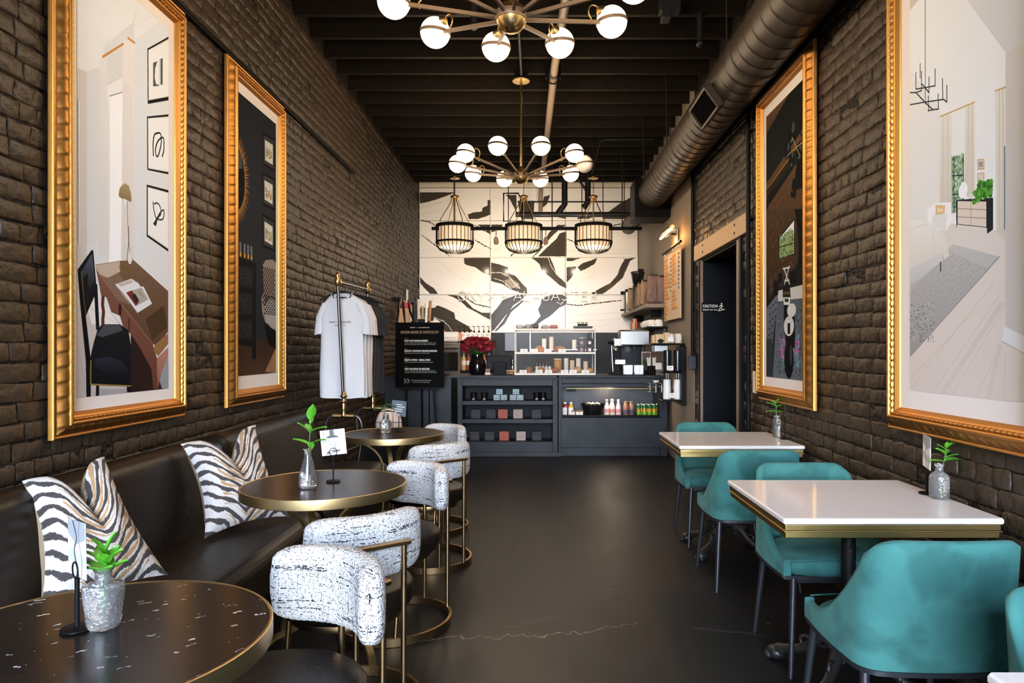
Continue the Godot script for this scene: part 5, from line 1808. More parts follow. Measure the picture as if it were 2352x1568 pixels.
# ---- right hand side
func right_tables() -> void:
	var cv := Cv.new(640, 640, lin(0.72, 0.67, 0.64))
	cv.rough = 12.0
	var r := RandomNumberGenerator.new()
	r.seed = 31
	for i in 50:
		var x := r.randf_range(0, 1000)
		var y := r.randf_range(0, 1000)
		cv.line([x, y, x + r.randf_range(60, 260), y + r.randf_range(-40, 60)], r.randf_range(2, 14), [lin(0.70, 0.65, 0.61), lin(0.74, 0.69, 0.665), lin(0.69, 0.63, 0.57)][i % 3])
	cv.rough = 6.0
	cv.line([520, 330, 580, 350, 640, 352], 2.0, lin(0.42, 0.30, 0.17))
	cv.line([560, 300, 660, 320], 1.4, lin(0.5, 0.38, 0.25))
	cv.line([300, 360, 420, 350], 1.2, lin(0.55, 0.45, 0.34))
	var top := mat(Color.WHITE, 0.10, 0.0, {"albedo_texture": cv.tex()})
	var o := thing("marble_table", "square white marble table with brass edge, full top in front", "table", V(1.268, 0, 2.79), 0.0, "square marble tables along the right wall")
	var t := MB.new()
	t.box(Vector3(0, 0.748, 0), Vector3(0.79, 0.024, 0.725), 0.009)
	for i in t.v.size():
		t.t[i] = Vector2(t.v[i].x / 0.8 + 0.5, t.v[i].z / 0.8 + 0.5)
	part(o, "tabletop", t, top)
	var b := MB.new()
	b.box(Vector3(0, 0.725, 0), Vector3(0.772, 0.022, 0.707), 0.003)
	b.box(Vector3(0, 0.711, 0), Vector3(0.78, 0.007, 0.715), 0.003)
	b.box(Vector3(0, 0.697, 0), Vector3(0.766, 0.022, 0.70), 0.003)
	part(o, "brass_edge", b, bump(tri_map(mat(lin(0.62, 0.44, 0.17), 0.30, 1.0), 2.0), M.coarse, 0.06))
	part(o, "top_plate", boxed(Vector3(0, 0.683, 0), Vector3(0.34, 0.012, 0.34)), M.cast)
	var c := MB.new()
	c.lathe(P([0.024, 0.30, 0.027, 0.30, 0.025, 0.62]), 60, Transform3D(), 12, 0.10)
	c.lathe(P([0.028, 0.17, 0.05, 0.175, 0.048, 0.19, 0.036, 0.195, 0.04, 0.215, 0.036, 0.235, 0.042, 0.245, 0.042, 0.255, 0.032, 0.262, 0.028, 0.285, 0.033, 0.29, 0.033, 0.30, 0.027, 0.30]), 28)
	c.lathe(P([0.025, 0.60, 0.034, 0.605, 0.034, 0.613, 0.03, 0.62, 0.037, 0.63, 0.037, 0.642, 0.031, 0.65, 0.04, 0.662, 0.04, 0.672, 0.03, 0.68, 0.0, 0.682]), 28)
	part(o, "column", c, M.cast)
	var lg := MB.new()
	var path := [Vector3(0.03, 0.19, 0), Vector3(0.075, 0.185, 0), Vector3(0.12, 0.15, 0), Vector3(0.16, 0.105, 0), Vector3(0.21, 0.075, 0), Vector3(0.26, 0.06, 0), Vector3(0.295, 0.045, 0), Vector3(0.315, 0.03, 0)]
	lg.tube(path, 0.03, 12, false, [1.1, 1.2, 0.95, 0.75, 0.65, 0.7, 1.0, 0.8])
	lg.ball(Vector3(0.075, 0.17, 0), Vector3(0.042, 0.045, 0.036), 14, 10)
	lg.ball(Vector3(0.31, 0.031, 0), Vector3(0.042, 0.031, 0.036), 14, 10)
	for k in [-1, 0, 1]:
		lg.ball(Vector3(0.338, 0.018, k * 0.022), Vector3(0.019, 0.018, 0.011), 10, 8)
		lg.tube(arc(Vector3(0.10, 0.16, k * 0.022), Vector3(0.035, 0, 0), Vector3(0, 0.035, 0), 12, 0.4, 5.0), 0.008, 6)
	lg.tube(arc(Vector3(0.175, 0.118, 0), Vector3(0.025, 0, 0), Vector3(0, 0.022, 0), 12, -0.6, 4.0), 0.009, 6)
	var lme := lg.mesh()
	for i in 4:
		inst(o, "leg", lme, M.cast).rotation.y = PI / 4 + i * PI / 2
	copy(o, "square white marble table with brass edge, farther by the doorway", V(1.277, 0, 4.63), 0.0)
	copy(o, "square white marble table, only its corner shows, nearest of all", V(1.231, 0, 0.915), 0.0)
	# velvet chairs
	var v0 := velvet_chair("teal velvet chair seen from behind at near marble table", V(1.203, 0, 2.27), PI)
	copy(v0, "teal velvet chair facing forward behind the near marble table", V(1.28, 0, 3.06), 0.0)
	copy(v0, "teal velvet chair seen from behind at the farther marble table", V(1.235, 0, 4.06), PI)
	copy(v0, "teal velvet chair facing forward behind the farther marble table", V(1.27, 0, 4.93), 0.0)
	copy(v0, "teal velvet chair cut by the view edge behind nearest marble table", V(1.292, 0, 1.31), 0.0)
	# vases and card stands by the wall
	var a := thing("bud_vase", "embossed glass bottle vase with sprig on near marble table", "vase", V(1.622, 0.761, 2.76), 0.0, "glass bud vases with green sprigs")
	var g := MB.new()
	g.lathe(P([0.0, 0.0, 0.033, 0.0, 0.037, 0.004, 0.037, 0.078, 0.035, 0.09, 0.026, 0.101, 0.016, 0.106, 0.0145, 0.114, 0.0145, 0.128, 0.0175, 0.13, 0.0175, 0.138]), 64, Transform3D(), 16, 0.02)
	g.lathe(P([0.015, 0.138, 0.012, 0.128, 0.012, 0.114, 0.032, 0.088, 0.034, 0.078, 0.034, 0.01, 0.0, 0.008]), 32, Transform3D(), 0, 0.0, true)
	part(a, "glass", g, M.cut)
	for y in [0.03, 0.05, 0.07]:
		pass
	sprig(a, 0.015, 0.20, [[0.72, 1.7, 0.25, 0.08], [0.70, -1.5, 0.3, 0.065], [0.78, 1.2, 0.6, 0.05], [0.85, -1.2, 0.7, 0.065], [0.88, 2.4, 0.5, 0.045], [0.95, -2.2, 0.8, 0.04], [1.0, 1.3, 0.75, 0.085], [1.0, -0.4, 1.2, 0.035]], Vector3(0.03, 0, 0))
	var e := thing("bud_vase", "plain glass bottle vase with sprig on the farther marble table", "vase", V(1.637, 0.761, 4.68), 0.0, "glass bud vases with green sprigs")
	g = MB.new()
	g.lathe(P([0.0, 0.0, 0.026, 0.0, 0.028, 0.003, 0.028, 0.115, 0.024, 0.125, 0.017, 0.13, 0.017, 0.142, 0.019, 0.148]), 36)
	g.lathe(P([0.016, 0.148, 0.015, 0.14, 0.015, 0.13, 0.026, 0.114, 0.026, 0.008, 0.0, 0.007]), 28, Transform3D(), 0, 0.0, true)
	part(e, "glass", g, M.crystal)
	sprig(e, 0.015, 0.235, [[0.7, 1.6, 0.3, 0.06], [0.72, -1.7, 0.2, 0.07], [0.85, 1.5, 0.5, 0.075], [0.88, -1.4, 0.6, 0.075], [1.0, 0.9, 0.9, 0.08], [0.95, -2.6, 0.6, 0.05]], Vector3(-0.006, 0, 0))
	card_stand("card in dark stand edge on behind bottle vase, near marble table", V(1.617, 0.761, 2.84), 1.30, 0.105, 0, 0.135)
	card_stand("black card clip stand beside vase on the farther marble table", V(1.655, 0.761, 4.58), 1.3, 0.16, 4, 0.1)

func velvet_chair(label: String, at: Vector3, turn: float) -> Node3D:
	# front is local +z
	var o := thing("velvet_chair", label, "chair", at, turn, "teal velvet chairs at the marble tables")
	# plan of the shell: from front left round the back to front right
	var plan := func(t: float, y: float) -> Vector3:
		var a := absf(t)
		var lift := clampf((y - 0.44) / 0.36, -0.3, 1.0)
		var p: Vector2
		if a < 0.36:
			p = Vector2(a / 0.36 * 0.166, -0.236 - 0.010 * (1 - pow(a / 0.36, 2.0)))
		elif a < 0.52:
			var g := (a - 0.36) / 0.16 * PI / 2
			p = Vector2(0.166 + sin(g) * 0.064, -0.172 - cos(g) * 0.064)
		else:
			var k := (a - 0.52) / 0.48
			p = Vector2(0.230 + 0.010 * sin(k * PI), lerpf(-0.172, 0.175, k))
		var nar := 1.0 - 0.075 * maxf(lift, 0) + 0.06 * minf(lift, 0)
		return Vector3(p.x * nar * signf(t), y, p.y * (1.0 + 0.06 * minf(lift, 0)) - 0.05 * pow(maxf(lift, 0), 1.3))
	var topy := func(t: float) -> float:
		var a := absf(t)
		if a < 0.36:
			return 0.805
		if a < 0.52:
			var k := (a - 0.36) / 0.16
			return 0.805 - 0.095 * (1.0 - sqrt(maxf(0, 1 - k * k * 0.97)))
		var k2 := clampf((a - 0.52) / 0.48, 0, 1)
		return 0.465 + 0.261 * pow(1.0 - k2, 2.5)
	var sh := MB.new()
	sh.grid(func(u, w):
		var t: float = u * 2 - 1
		var ty: float = topy.call(t)
		var by := 0.405 + 0.0 * t
		var m: float = w
		var y: float
		var off: float
		# up the outside, over the rim, down the inside
		if m < 0.45:
			y = lerpf(by, ty - 0.012, m / 0.45)
			off = 0.017
		elif m < 0.55:
			var g := (m - 0.45) / 0.1 * PI
			y = ty - 0.012 + sin(g) * 0.014
			off = cos(g) * 0.017
		else:
			y = lerpf(ty - 0.012, 0.43, (m - 0.55) / 0.45)
			off = -0.017
		var p: Vector3 = plan.call(t, y)
		var e := 0.01
		var q: Vector3 = plan.call(clampf(t + e, -1, 1), y) - plan.call(clampf(t - e, -1, 1), y)
		var nn := Vector3(q.z, 0, -q.x).normalized()
		if nn.dot(Vector3(p.x, 0, p.z)) < 0:
			nn = -nn
		return p + nn * off, 64, 26)
	for i in sh.v.size():
		pass
	part(o, "shell", sh, M.velvet)
	for s in [-1, 1]:
		var ca := MB.new()
		var p: Vector3 = plan.call(float(s), 0.45)
		ca.box(Vector3(p.x, 0.439, p.z + 0.004), Vector3(0.034, 0.07, 0.014), 0.007)
		part(o, "arm_tip", ca, M.velvet)
	# seat pad, rounded, with a fuller front
	var pad := MB.new()
	pad.grid(func(u, w):
		var g: float = u * TAU
		var a: float = w * PI
		var x := signf(cos(g)) * pow(absf(cos(g)), 0.5)
		var z := signf(sin(g)) * pow(absf(sin(g)), 0.5)
		var k := pow(sin(a), 0.35)
		return Vector3(x * k * 0.236 * (0.95 if z < 0 else 1.0), 0.432 - cos(a) * 0.047 + (0.008 * (1 - x * x * k * k) if cos(a) < 0 else 0.0), z * k * 0.215 - 0.01), 48, 18, true, true)
	var pd := part(o, "seat", pad, M.velvet)
	var stt := MB.new()
	stt.tube([Vector3(-0.22, 0.474, 0.196), Vector3(0, 0.482, 0.205), Vector3(0.22, 0.474, 0.196)], 0.0025, 6)
	part(pd, "seam", stt, M.velvet)
	var be := MB.new()
	var ring := []
	for i in 41:
		var q: Vector3 = plan.call(lerpf(-1, 1, i / 40.0), 0.40)
		ring.append(Vector3(q.x * 1.05, 0.402, q.z * 1.06))
	be.sweep(ring, [Vector2(-0.008, -0.007), Vector2(0.008, -0.007), Vector2(0.008, 0.007), Vector2(-0.008, 0.007)], Vector3.UP, true, false)
	be.box(Vector3(0, 0.385, -0.17), Vector3(0.44, 0.02, 0.03))
	be.box(Vector3(0, 0.385, 0.17), Vector3(0.44, 0.02, 0.03))
	part(o, "frame", be, M.iron)
	for x in [-1, 1]:
		for z in [-1, 1]:
			var lg := MB.new()
			lg.tube([Vector3(x * 0.205, 0.40, z * 0.185), Vector3(x * 0.235, 0.0, z * 0.235)], 0.014, 12, false, [1.1, 0.7])
			part(o, "leg", lg, M.iron)
	return o

# ---- corner with the shirt rack, easel sign and wall rail
func rack_corner() -> void:
	var o := thing("garment_rack", "pipe garment rack with brass joints beside left brick wall", "clothes rack", V(-1.60, 0, 5.98))
	var tube_m := mat(lin(0.10, 0.095, 0.09), 0.28, 0.9)
	for s in [-1, 1]:
		var z: float = 0.38 * -s
		var sx := -0.035 if s < 0 else 0.02
		part(o, "post", tubed([Vector3(sx + 0.035, 0.98, z), Vector3(sx - 0.01, 1.93, z)], 0.013, 12), tube_m)
		var f := MB.new()
		var lo := Transform3D(Basis(), Vector3(sx + 0.04, 0, z))
		f.lathe(P([0, 0.80, 0.022, 0.80, 0.022, 0.835, 0.014, 0.84, 0.016, 0.86, 0.02, 0.88, 0.018, 0.92, 0.013, 0.925, 0.022, 0.93, 0.022, 0.945, 0.014, 0.95, 0.014, 0.965, 0.025, 0.975, 0.025, 0.99, 0.015, 1.0, 0.015, 1.02, 0.0, 1.02]), 16, lo)
		f.tube([Vector3(sx - 0.045, 0.818, z), Vector3(sx + 0.125, 0.818, z)], 0.017, 10)
		f.ball(Vector3(sx + 0.04, 0.982, z), Vector3(0.03, 0.018, 0.03), 12, 8)
		part(o, "brass_joint", f, M.brass)
		f = MB.new()
		f.lathe(P([0, 1.88, 0.018, 1.88, 0.018, 1.90, 0.026, 1.905, 0.026, 1.935, 0.018, 1.94, 0.016, 1.965, 0.02, 1.97, 0.014, 1.99, 0.0, 1.995]), 16, Transform3D(Basis(), Vector3(sx - 0.01, 0, z)))
		f.tube([Vector3(sx - 0.045, 1.92, z), Vector3(sx + 0.02, 1.92, z)], 0.016, 10)
		part(o, "brass_joint", f, M.brass)
		for e in [-1, 1]:
			part(o, "leg", tubed([Vector3(sx + 0.04 + e * 0.08, 0.818, z)] + arc(Vector3(sx + 0.04 + e * 0.09, 0.72, z), Vector3(0, 0.098, 0), Vector3(e * 0.06, 0, 0), 8) + [Vector3(sx + 0.04 + e * 0.145, 0.6, z), Vector3(sx + 0.04 + e * 0.12, 0.45, z), Vector3(sx + 0.04 + e * 0.22, 0.0, z)], 0.011, 8), tube_m)
	part(o, "hanging_rail", tubed([Vector3(-0.045, 1.92, 0.36), Vector3(0.01, 1.92, -0.36)], 0.010, 10), M.chrome)
	part(o, "bottom_rail", tubed([Vector3(0.005, 0.52, 0.38), Vector3(0.06, 0.52, -0.38)], 0.011, 8), tube_m)
	var white := tri_map(mat(lin(0.52, 0.52, 0.525), 0.9), 2.0)
	var creamy := mat(lin(0.50, 0.42, 0.35), 0.85)
	var black := mat(lin(0.010, 0.010, 0.010), 0.9)
	var k := 0
	for q in [[5.71, white, "front white T shirt with small black lettering on the rack"], [5.78, white, "second white T shirt, just behind the lettered one"], [5.85, white, "third white T shirt before the cream one on the rack"], [5.92, creamy, "cream T shirt between white and black ones on the rack"], [6.01, black, "first black T shirt behind the cream one on the rack"], [6.09, black, "second black T shirt in the middle of the dark row"], [6.17, black, "third black T shirt near rear end of the rack"], [6.25, black, "rearmost black T shirt on the rack"]]:
		var x := lerpf(-1.645, -1.59, (q[0] - 5.6) / 0.76)
		shirt(V(x, 1.835, q[0]), q[1], q[2], k)
		var h := thing("clothes_hanger", ["black hanger in the front white lettered T shirt", "black hanger in the second white T shirt", "black hanger in the third white T shirt", "black hanger in the cream T shirt", "black hanger in the first black T shirt", "black hanger in the second black T shirt", "black hanger in the third black T shirt", "black hanger in the rearmost black T shirt"][k], "hanger", V(x, 1.92, q[0]), 0.0, "hangers on the shirt rack")
		part(h, "hook", tubed(arc(Vector3(0, 0.0, 0), Vector3(-0.016, 0, 0), Vector3(0, 0.018, 0), 8, 0, PI) + [Vector3(0.012, -0.02, 0), Vector3(0, -0.04, 0), Vector3(0, -0.075, 0)], 0.0028, 6), M.iron)
		part(h, "shoulders", tubed([Vector3(-0.19, -0.145, 0), Vector3(-0.08, -0.09, 0), Vector3(0, -0.07, 0), Vector3(0.08, -0.09, 0), Vector3(0.19, -0.145, 0)], 0.006, 6), M.blackmat)
		if k == 0:
			part(h, "crossbar", tubed([Vector3(-0.075, -0.085, 0.02), Vector3(-0.07, -0.125, 0.02), Vector3(0.07, -0.125, 0.02), Vector3(0.075, -0.085, 0.02)], 0.006, 6), M.blackmat)
		k += 1
	# wire basket with a cream cloth under the shirts
	var ba := thing("wire_basket", "black wire basket behind the farthest round table", "basket", V(-1.40, 0.0, 6.35))
	var w := MB.new()
	for y in [0.50, 0.60, 0.70, 0.80]:
		w.tube([Vector3(-0.16, y, -0.14), Vector3(0.16, y, -0.14), Vector3(0.16, y, 0.14), Vector3(-0.16, y, 0.14)], 0.003, 5, true)
	for i in 5:
		for z in [-0.14, 0.14]:
			w.tube([Vector3(-0.16 + i * 0.08, 0.50, z), Vector3(-0.16 + i * 0.08, 0.80, z)], 0.0025, 5)
		for x in [-0.16, 0.16]:
			w.tube([Vector3(x, 0.50, -0.14 + i * 0.07), Vector3(x, 0.80, -0.14 + i * 0.07)], 0.0025, 5)
	part(ba, "wires", w, M.black)
	part(ba, "stand", boxed(Vector3(0, 0.245, 0), Vector3(0.36, 0.49, 0.32), 0.006), M.blackmat)
	var cl := MB.new()
	cl.grid(func(u, v):
		var a: float = u * TAU
		var b: float = v * PI
		var r := 1.0 + 0.10 * sin(a * 3 + v * 4) + 0.06 * cos(a * 5)
		return Vector3(cos(a) * sin(b) * 0.12 * r, 0.66 - cos(b) * 0.155, sin(a) * sin(b) * 0.10 * r), 24, 14, true, true)
	solo("folded_cloth", cl, mat(lin(0.62, 0.48, 0.40), 0.9), "cream cloth bundle inside the black wire basket", "cloth").position = V(-1.40, 0, 6.35)
	# standing black sign
	var s := thing("easel_sign", "black sign board with gold and white lettering on dark easel", "sign", V(-1.465, 0, 8.45))
	part(s, "board", boxed(Vector3(0, 1.298, 0), Vector3(0.60, 0.80, 0.02), 0.003), mat(lin(0.004, 0.004, 0.004), 0.6, 0.0, {"metallic_specular": 0.1}))
	for x in [-0.2, 0.2]:
		part(s, "leg", tubed([Vector3(x * 0.5, 1.72, -0.03), Vector3(x * 1.2, 0.0, 0.02)], 0.012, 8), M.black)
	part(s, "leg", tubed([Vector3(0, 1.70, -0.04), Vector3(0, 0.0, -0.22)], 0.012, 8), M.black)
	part(s, "ledge", boxed(Vector3(0, 0.885, 0.005), Vector3(0.5, 0.02, 0.05)), M.black)
	part(s, "clip", boxed(Vector3(0.02, 1.715, 0.0), Vector3(0.09, 0.05, 0.04), 0.008), M.black)
	var gold := mat(lin(0.30, 0.22, 0.12), 0.7)
	var grey := mat(lin(0.45, 0.44, 0.42), 0.7)
	for t in [[596, 200, 0.010, "ONYX  +  ALABASTER", 420, 0], [596, 300, 0.033, "DESIGN HOUSE OF HOSPITALITY", 810, 1], [-270, 436, 0.007, "STEP 1", 75, 1], [-270, 482, 0.022, "SHOP OUR DESIGN MARKET", 505, 0], [-270, 528, 0.009, "FURNISHINGS, LIGHTING, RUGS, PILLOWS, ART", 680, 2], [-270, 562, 0.009, "AND GIFTS. BROWSE AND SHOP HERE IN THE MARKET", 670, 2], [-270, 656, 0.007, "STEP 2", 75, 1], [-270, 700, 0.022, "REQUEST INTERIOR DESIGN SERVICES", 695, 0], [-270, 750, 0.009, "WITH A MASTER OF DESIGN OR ONE OF OUR DESIGNERS", 540, 2], [-270, 850, 0.007, "STEP 3", 100, 1], [-270, 893, 0.022, "ENJOY COFFEE + SMALL BITES", 550, 0], [-270, 942, 0.009, "EXCEPTIONAL DRINKS COFFEE AND SMALL BITES", 615, 2], [-275, 1040, 0.007, "STEP 4", 75, 1], [-275, 1085, 0.022, "HOST AN EVENT OR MEETING", 530, 0], [-275, 1128, 0.009, "PRIVATE EVENTS, HOSTED FOR ANY SIZE GROUP", 650, 2], [-275, 1160, 0.009, "SHOWERS, GATHERINGS AND MORE. ASK THE TEAM", 690, 2], [625, 1330, 0.009, "ONYXANDALABASTER.COM", 430, 2], [625, 1370, 0.009, "@ONYXANDALABASTER", 360, 2]]:
		var left: bool = t[0] < 0
		words(s, "lettering", t[3], t[2], [M.white, gold, grey][t[5]], Vector3((absf(t[0]) - 596) / 1037.0 * 0.6, 1.298 + (787 - t[1]) / 1385.0 * 0.8 - 0.003, 0.0105), Basis(), t[4] / 1037.0 * 0.6, t[5] < 2, false, left, 0.001)
	var ch := MB.new()
	for x in [250, 315]:
		var fx: float = (x - 596) / 1037.0 * 0.6
		for e in [0.0, 0.012]:
			for d in [1, -1]:
				ch.box(Vector3(fx + 0.016 + e, 1.298 + (787 - 1345) / 1385.0 * 0.8 + d * 0.013, 0.0108), Vector3(0.038, 0.003, 0.001), 0.0004, Basis(Vector3(0, 0, 1), -d * 0.95))
	part(s, "chevron_mark", ch, grey)
	# rail on the brick with hanging things
	var r := thing("wall_rail", "short steel rail on left brick near the marble wall", "rail", V(-1.93, 2.06, 9.9))
	part(r, "rod", tubed([Vector3(0, 0, 0.42), Vector3(0, 0, -0.55)], 0.011, 8), M.chrome)
	for z in [0.42, -0.5]:
		part(r, "bracket", boxed(Vector3(-0.03, 0, z), Vector3(0.10, 0.05, 0.09), 0.01), M.black)
	var bm := MB.new()
	bag_shape(bm, 0.20, 0.34, 0.07)
	bm.tube(arc(Vector3(0, 0.33, 0), Vector3(0.05, 0, 0), Vector3(0, 0.13, 0), 12, 0, PI), 0.004, 6)
	var b1 := solo("hanging_bag", bm, mat(lin(0.55, 0.34, 0.19), 0.8), "tan paper bag hanging lowest under the wall rail", "bag", "things hanging from the wall rail")
	b1.transform = Transform3D(Basis(Vector3.UP, 0.5), V(-1.90, 1.60, 9.60))
	bm = MB.new()
	bag_shape(bm, 0.13, 0.16, 0.05)
	b1 = solo("hanging_bag", bm, mat(lin(0.42, 0.03, 0.035), 0.7), "small red pouch hanging from the wall rail", "bag", "things hanging from the wall rail")
	b1.transform = Transform3D(Basis(Vector3.UP, 0.6), V(-1.915, 1.885, 9.95))
	bm = MB.new()
	for x in [-0.03, 0.03, 0.1]:
		bm.tube([Vector3(x, 0.34, 0), Vector3(x * 1.3, 0.18, 0.01), Vector3(x * 1.9, 0.0, 0.02)], 0.018, 8, false, [0.3, 1.0, 0.5])
	b1 = solo("black_strap", bm, M.blackmat, "black straps hanging at near end of the wall rail", "strap", "things hanging from the wall rail")
	b1.transform = Transform3D(Basis(Vector3.UP, 0.5), V(-1.915, 1.72, 9.52))
	var pl := MB.new()
	pl.box(Vector3(0, 0, 0), Vector3(0.02, 0.30, 0.08), 0.003)
	solo("wall_notice", pl, M.paper, "narrow white notice on brick beyond the wall rail", "notice").position = V(-1.985, 2.12, 10.35)
	var colors := [M.white, mat(lin(0.02, 0.015, 0.012), 0.6), M.cream, mat(lin(0.42, 0.32, 0.2), 0.7), M.white, M.kraft]
	for i in 6:
		var t := MB.new()
		t.tube([Vector3(0, 0, 0), Vector3(0.015 * (i - 2), 0.62 + 0.05 * (i % 3), 0.02)], 0.024, 10)
		solo("paper_roll", t, colors[i], "%s paper roll standing in corner by the marble wall, %s" % [["white", "dark brown", "cream", "tan", "second white", "kraft brown"][i], ["nearest", "beside the nearest", "third along", "fourth along", "fifth along", "against the marble"][i]], "paper roll", "paper rolls in the corner").position = V(-1.90 + 0.028 * i, 1.42, 10.3 + 0.12 * i)
	var cb := MB.new()
	cb.box(V(-1.72, 0.71, 10.6), Vector3(0.42, 1.42, 0.9), 0.006)
	solo("storage_cabinet", cb, M.counter_in, "dark tall cabinet in left corner behind the easel sign", "cabinet")

func bag_shape(b: MB, w: float, h: float, d: float) -> void:
	b.grid(func(u, v):
		var a: float = u * TAU
		var x := signf(cos(a)) * pow(absf(cos(a)), 0.45)
		var z := signf(sin(a)) * pow(absf(sin(a)), 0.45)
		var q := clampf(v, 0, 1)
		var pinch := 1.0 - 0.85 * smoothstep(0.62, 1.0, q)
		var flat := 1.0 if q > 0.02 else 0.0
		return Vector3(x * w / 2 * (0.96 + 0.04 * sin(q * 9)) * (1.0 - 0.12 * smoothstep(0.7, 1.0, q)) * flat, q * h, z * d / 2 * pinch * flat * (1.0 + 0.10 * sin(q * 7 + a * 2))), 28, 16, true, true)

func shirt(at: Vector3, m: Material, label: String, k: int) -> void:
	# hangs from its collar at the origin, front towards +z
	var o := thing("t_shirt", label, "T shirt", at, 0.04 * (k % 3) - 0.02, "T shirts on the rack")
	var b := MB.new()
	b.grid(func(u, v):
		var a: float = u * TAU
		var y: float = -0.85 + v * 0.85
		var hw = 0.180 + 0.006 * (1 - v) + 0.004 * sin(v * 9 + k)
		if v > 0.84:
			var q = (v - 0.84) / 0.16
			hw = lerpf(0.176, 0.085, pow(q, 1.35))
		var d := lerpf(0.042, 0.024, smoothstep(0.0, 1.0, v))
		var x = signf(cos(a)) * pow(absf(cos(a)), 0.8) * hw
		var z := signf(sin(a)) * pow(absf(sin(a)), 0.8) * d
		z += 0.020 * (1 - v) * sin(x * 34 + k * 1.7 + 0.6 * v) * signf(sin(a) + 0.001) + 0.005 * sin(x * 21 - v * 5 + k)
		var drop = -0.03 * (1 - v) * (0.5 + 0.5 * sin(a + k)) if v < 0.1 else 0.0
		# front neckline scoops lower than the back
		if v > 0.93 and sin(a) > 0:
			y -= 0.055 * (v - 0.93) / 0.07 * (1.0 - pow(absf(x) / 0.1, 2.0) * 0.7)
		return Vector3(x, y + drop, z), 64, 36, true, true)
	part(o, "body", b, m)
	for s in [-1, 1]:
		var q := MB.new()
		q.grid(func(u, v):
			var a: float = u * TAU
			var c := Vector2(s * 0.135, -0.08).lerp(Vector2(s * 0.187, -0.20), minf(v * 2, 1)).lerp(Vector2(s * 0.197, -0.345), maxf(0, v * 2 - 1))
			var w := lerpf(0.036, 0.037, v)
			return Vector3(c.x + cos(a) * w * (1.0 if v < 0.5 else 1.0), c.y + cos(a) * w * 0.3 * s * -0.6, sin(a) * (0.013 + 0.010 * v) + 0.004 * sin(v * 8 + k)), 28, 14, s > 0, true)
		part(o, "sleeve", q, m)
	if k == 0:
		var co := MB.new()
		co.tube([Vector3(-0.088, -0.005, 0.01), Vector3(-0.05, -0.045, 0.026), Vector3(0, -0.058, 0.03), Vector3(0.05, -0.045, 0.026), Vector3(0.088, -0.005, 0.01)], 0.006, 6)
		part(o, "collar", co, m)
		words(o, "lettering", "ONYX + ALABASTER", 0.013, M.black, Vector3(-0.01, -0.245, 0.036), Basis(), 0.18, false)
		words(o, "lettering", "FRANKLIN, TN", 0.009, M.black, Vector3(-0.01, -0.272, 0.036), Basis(), 0.09, false)

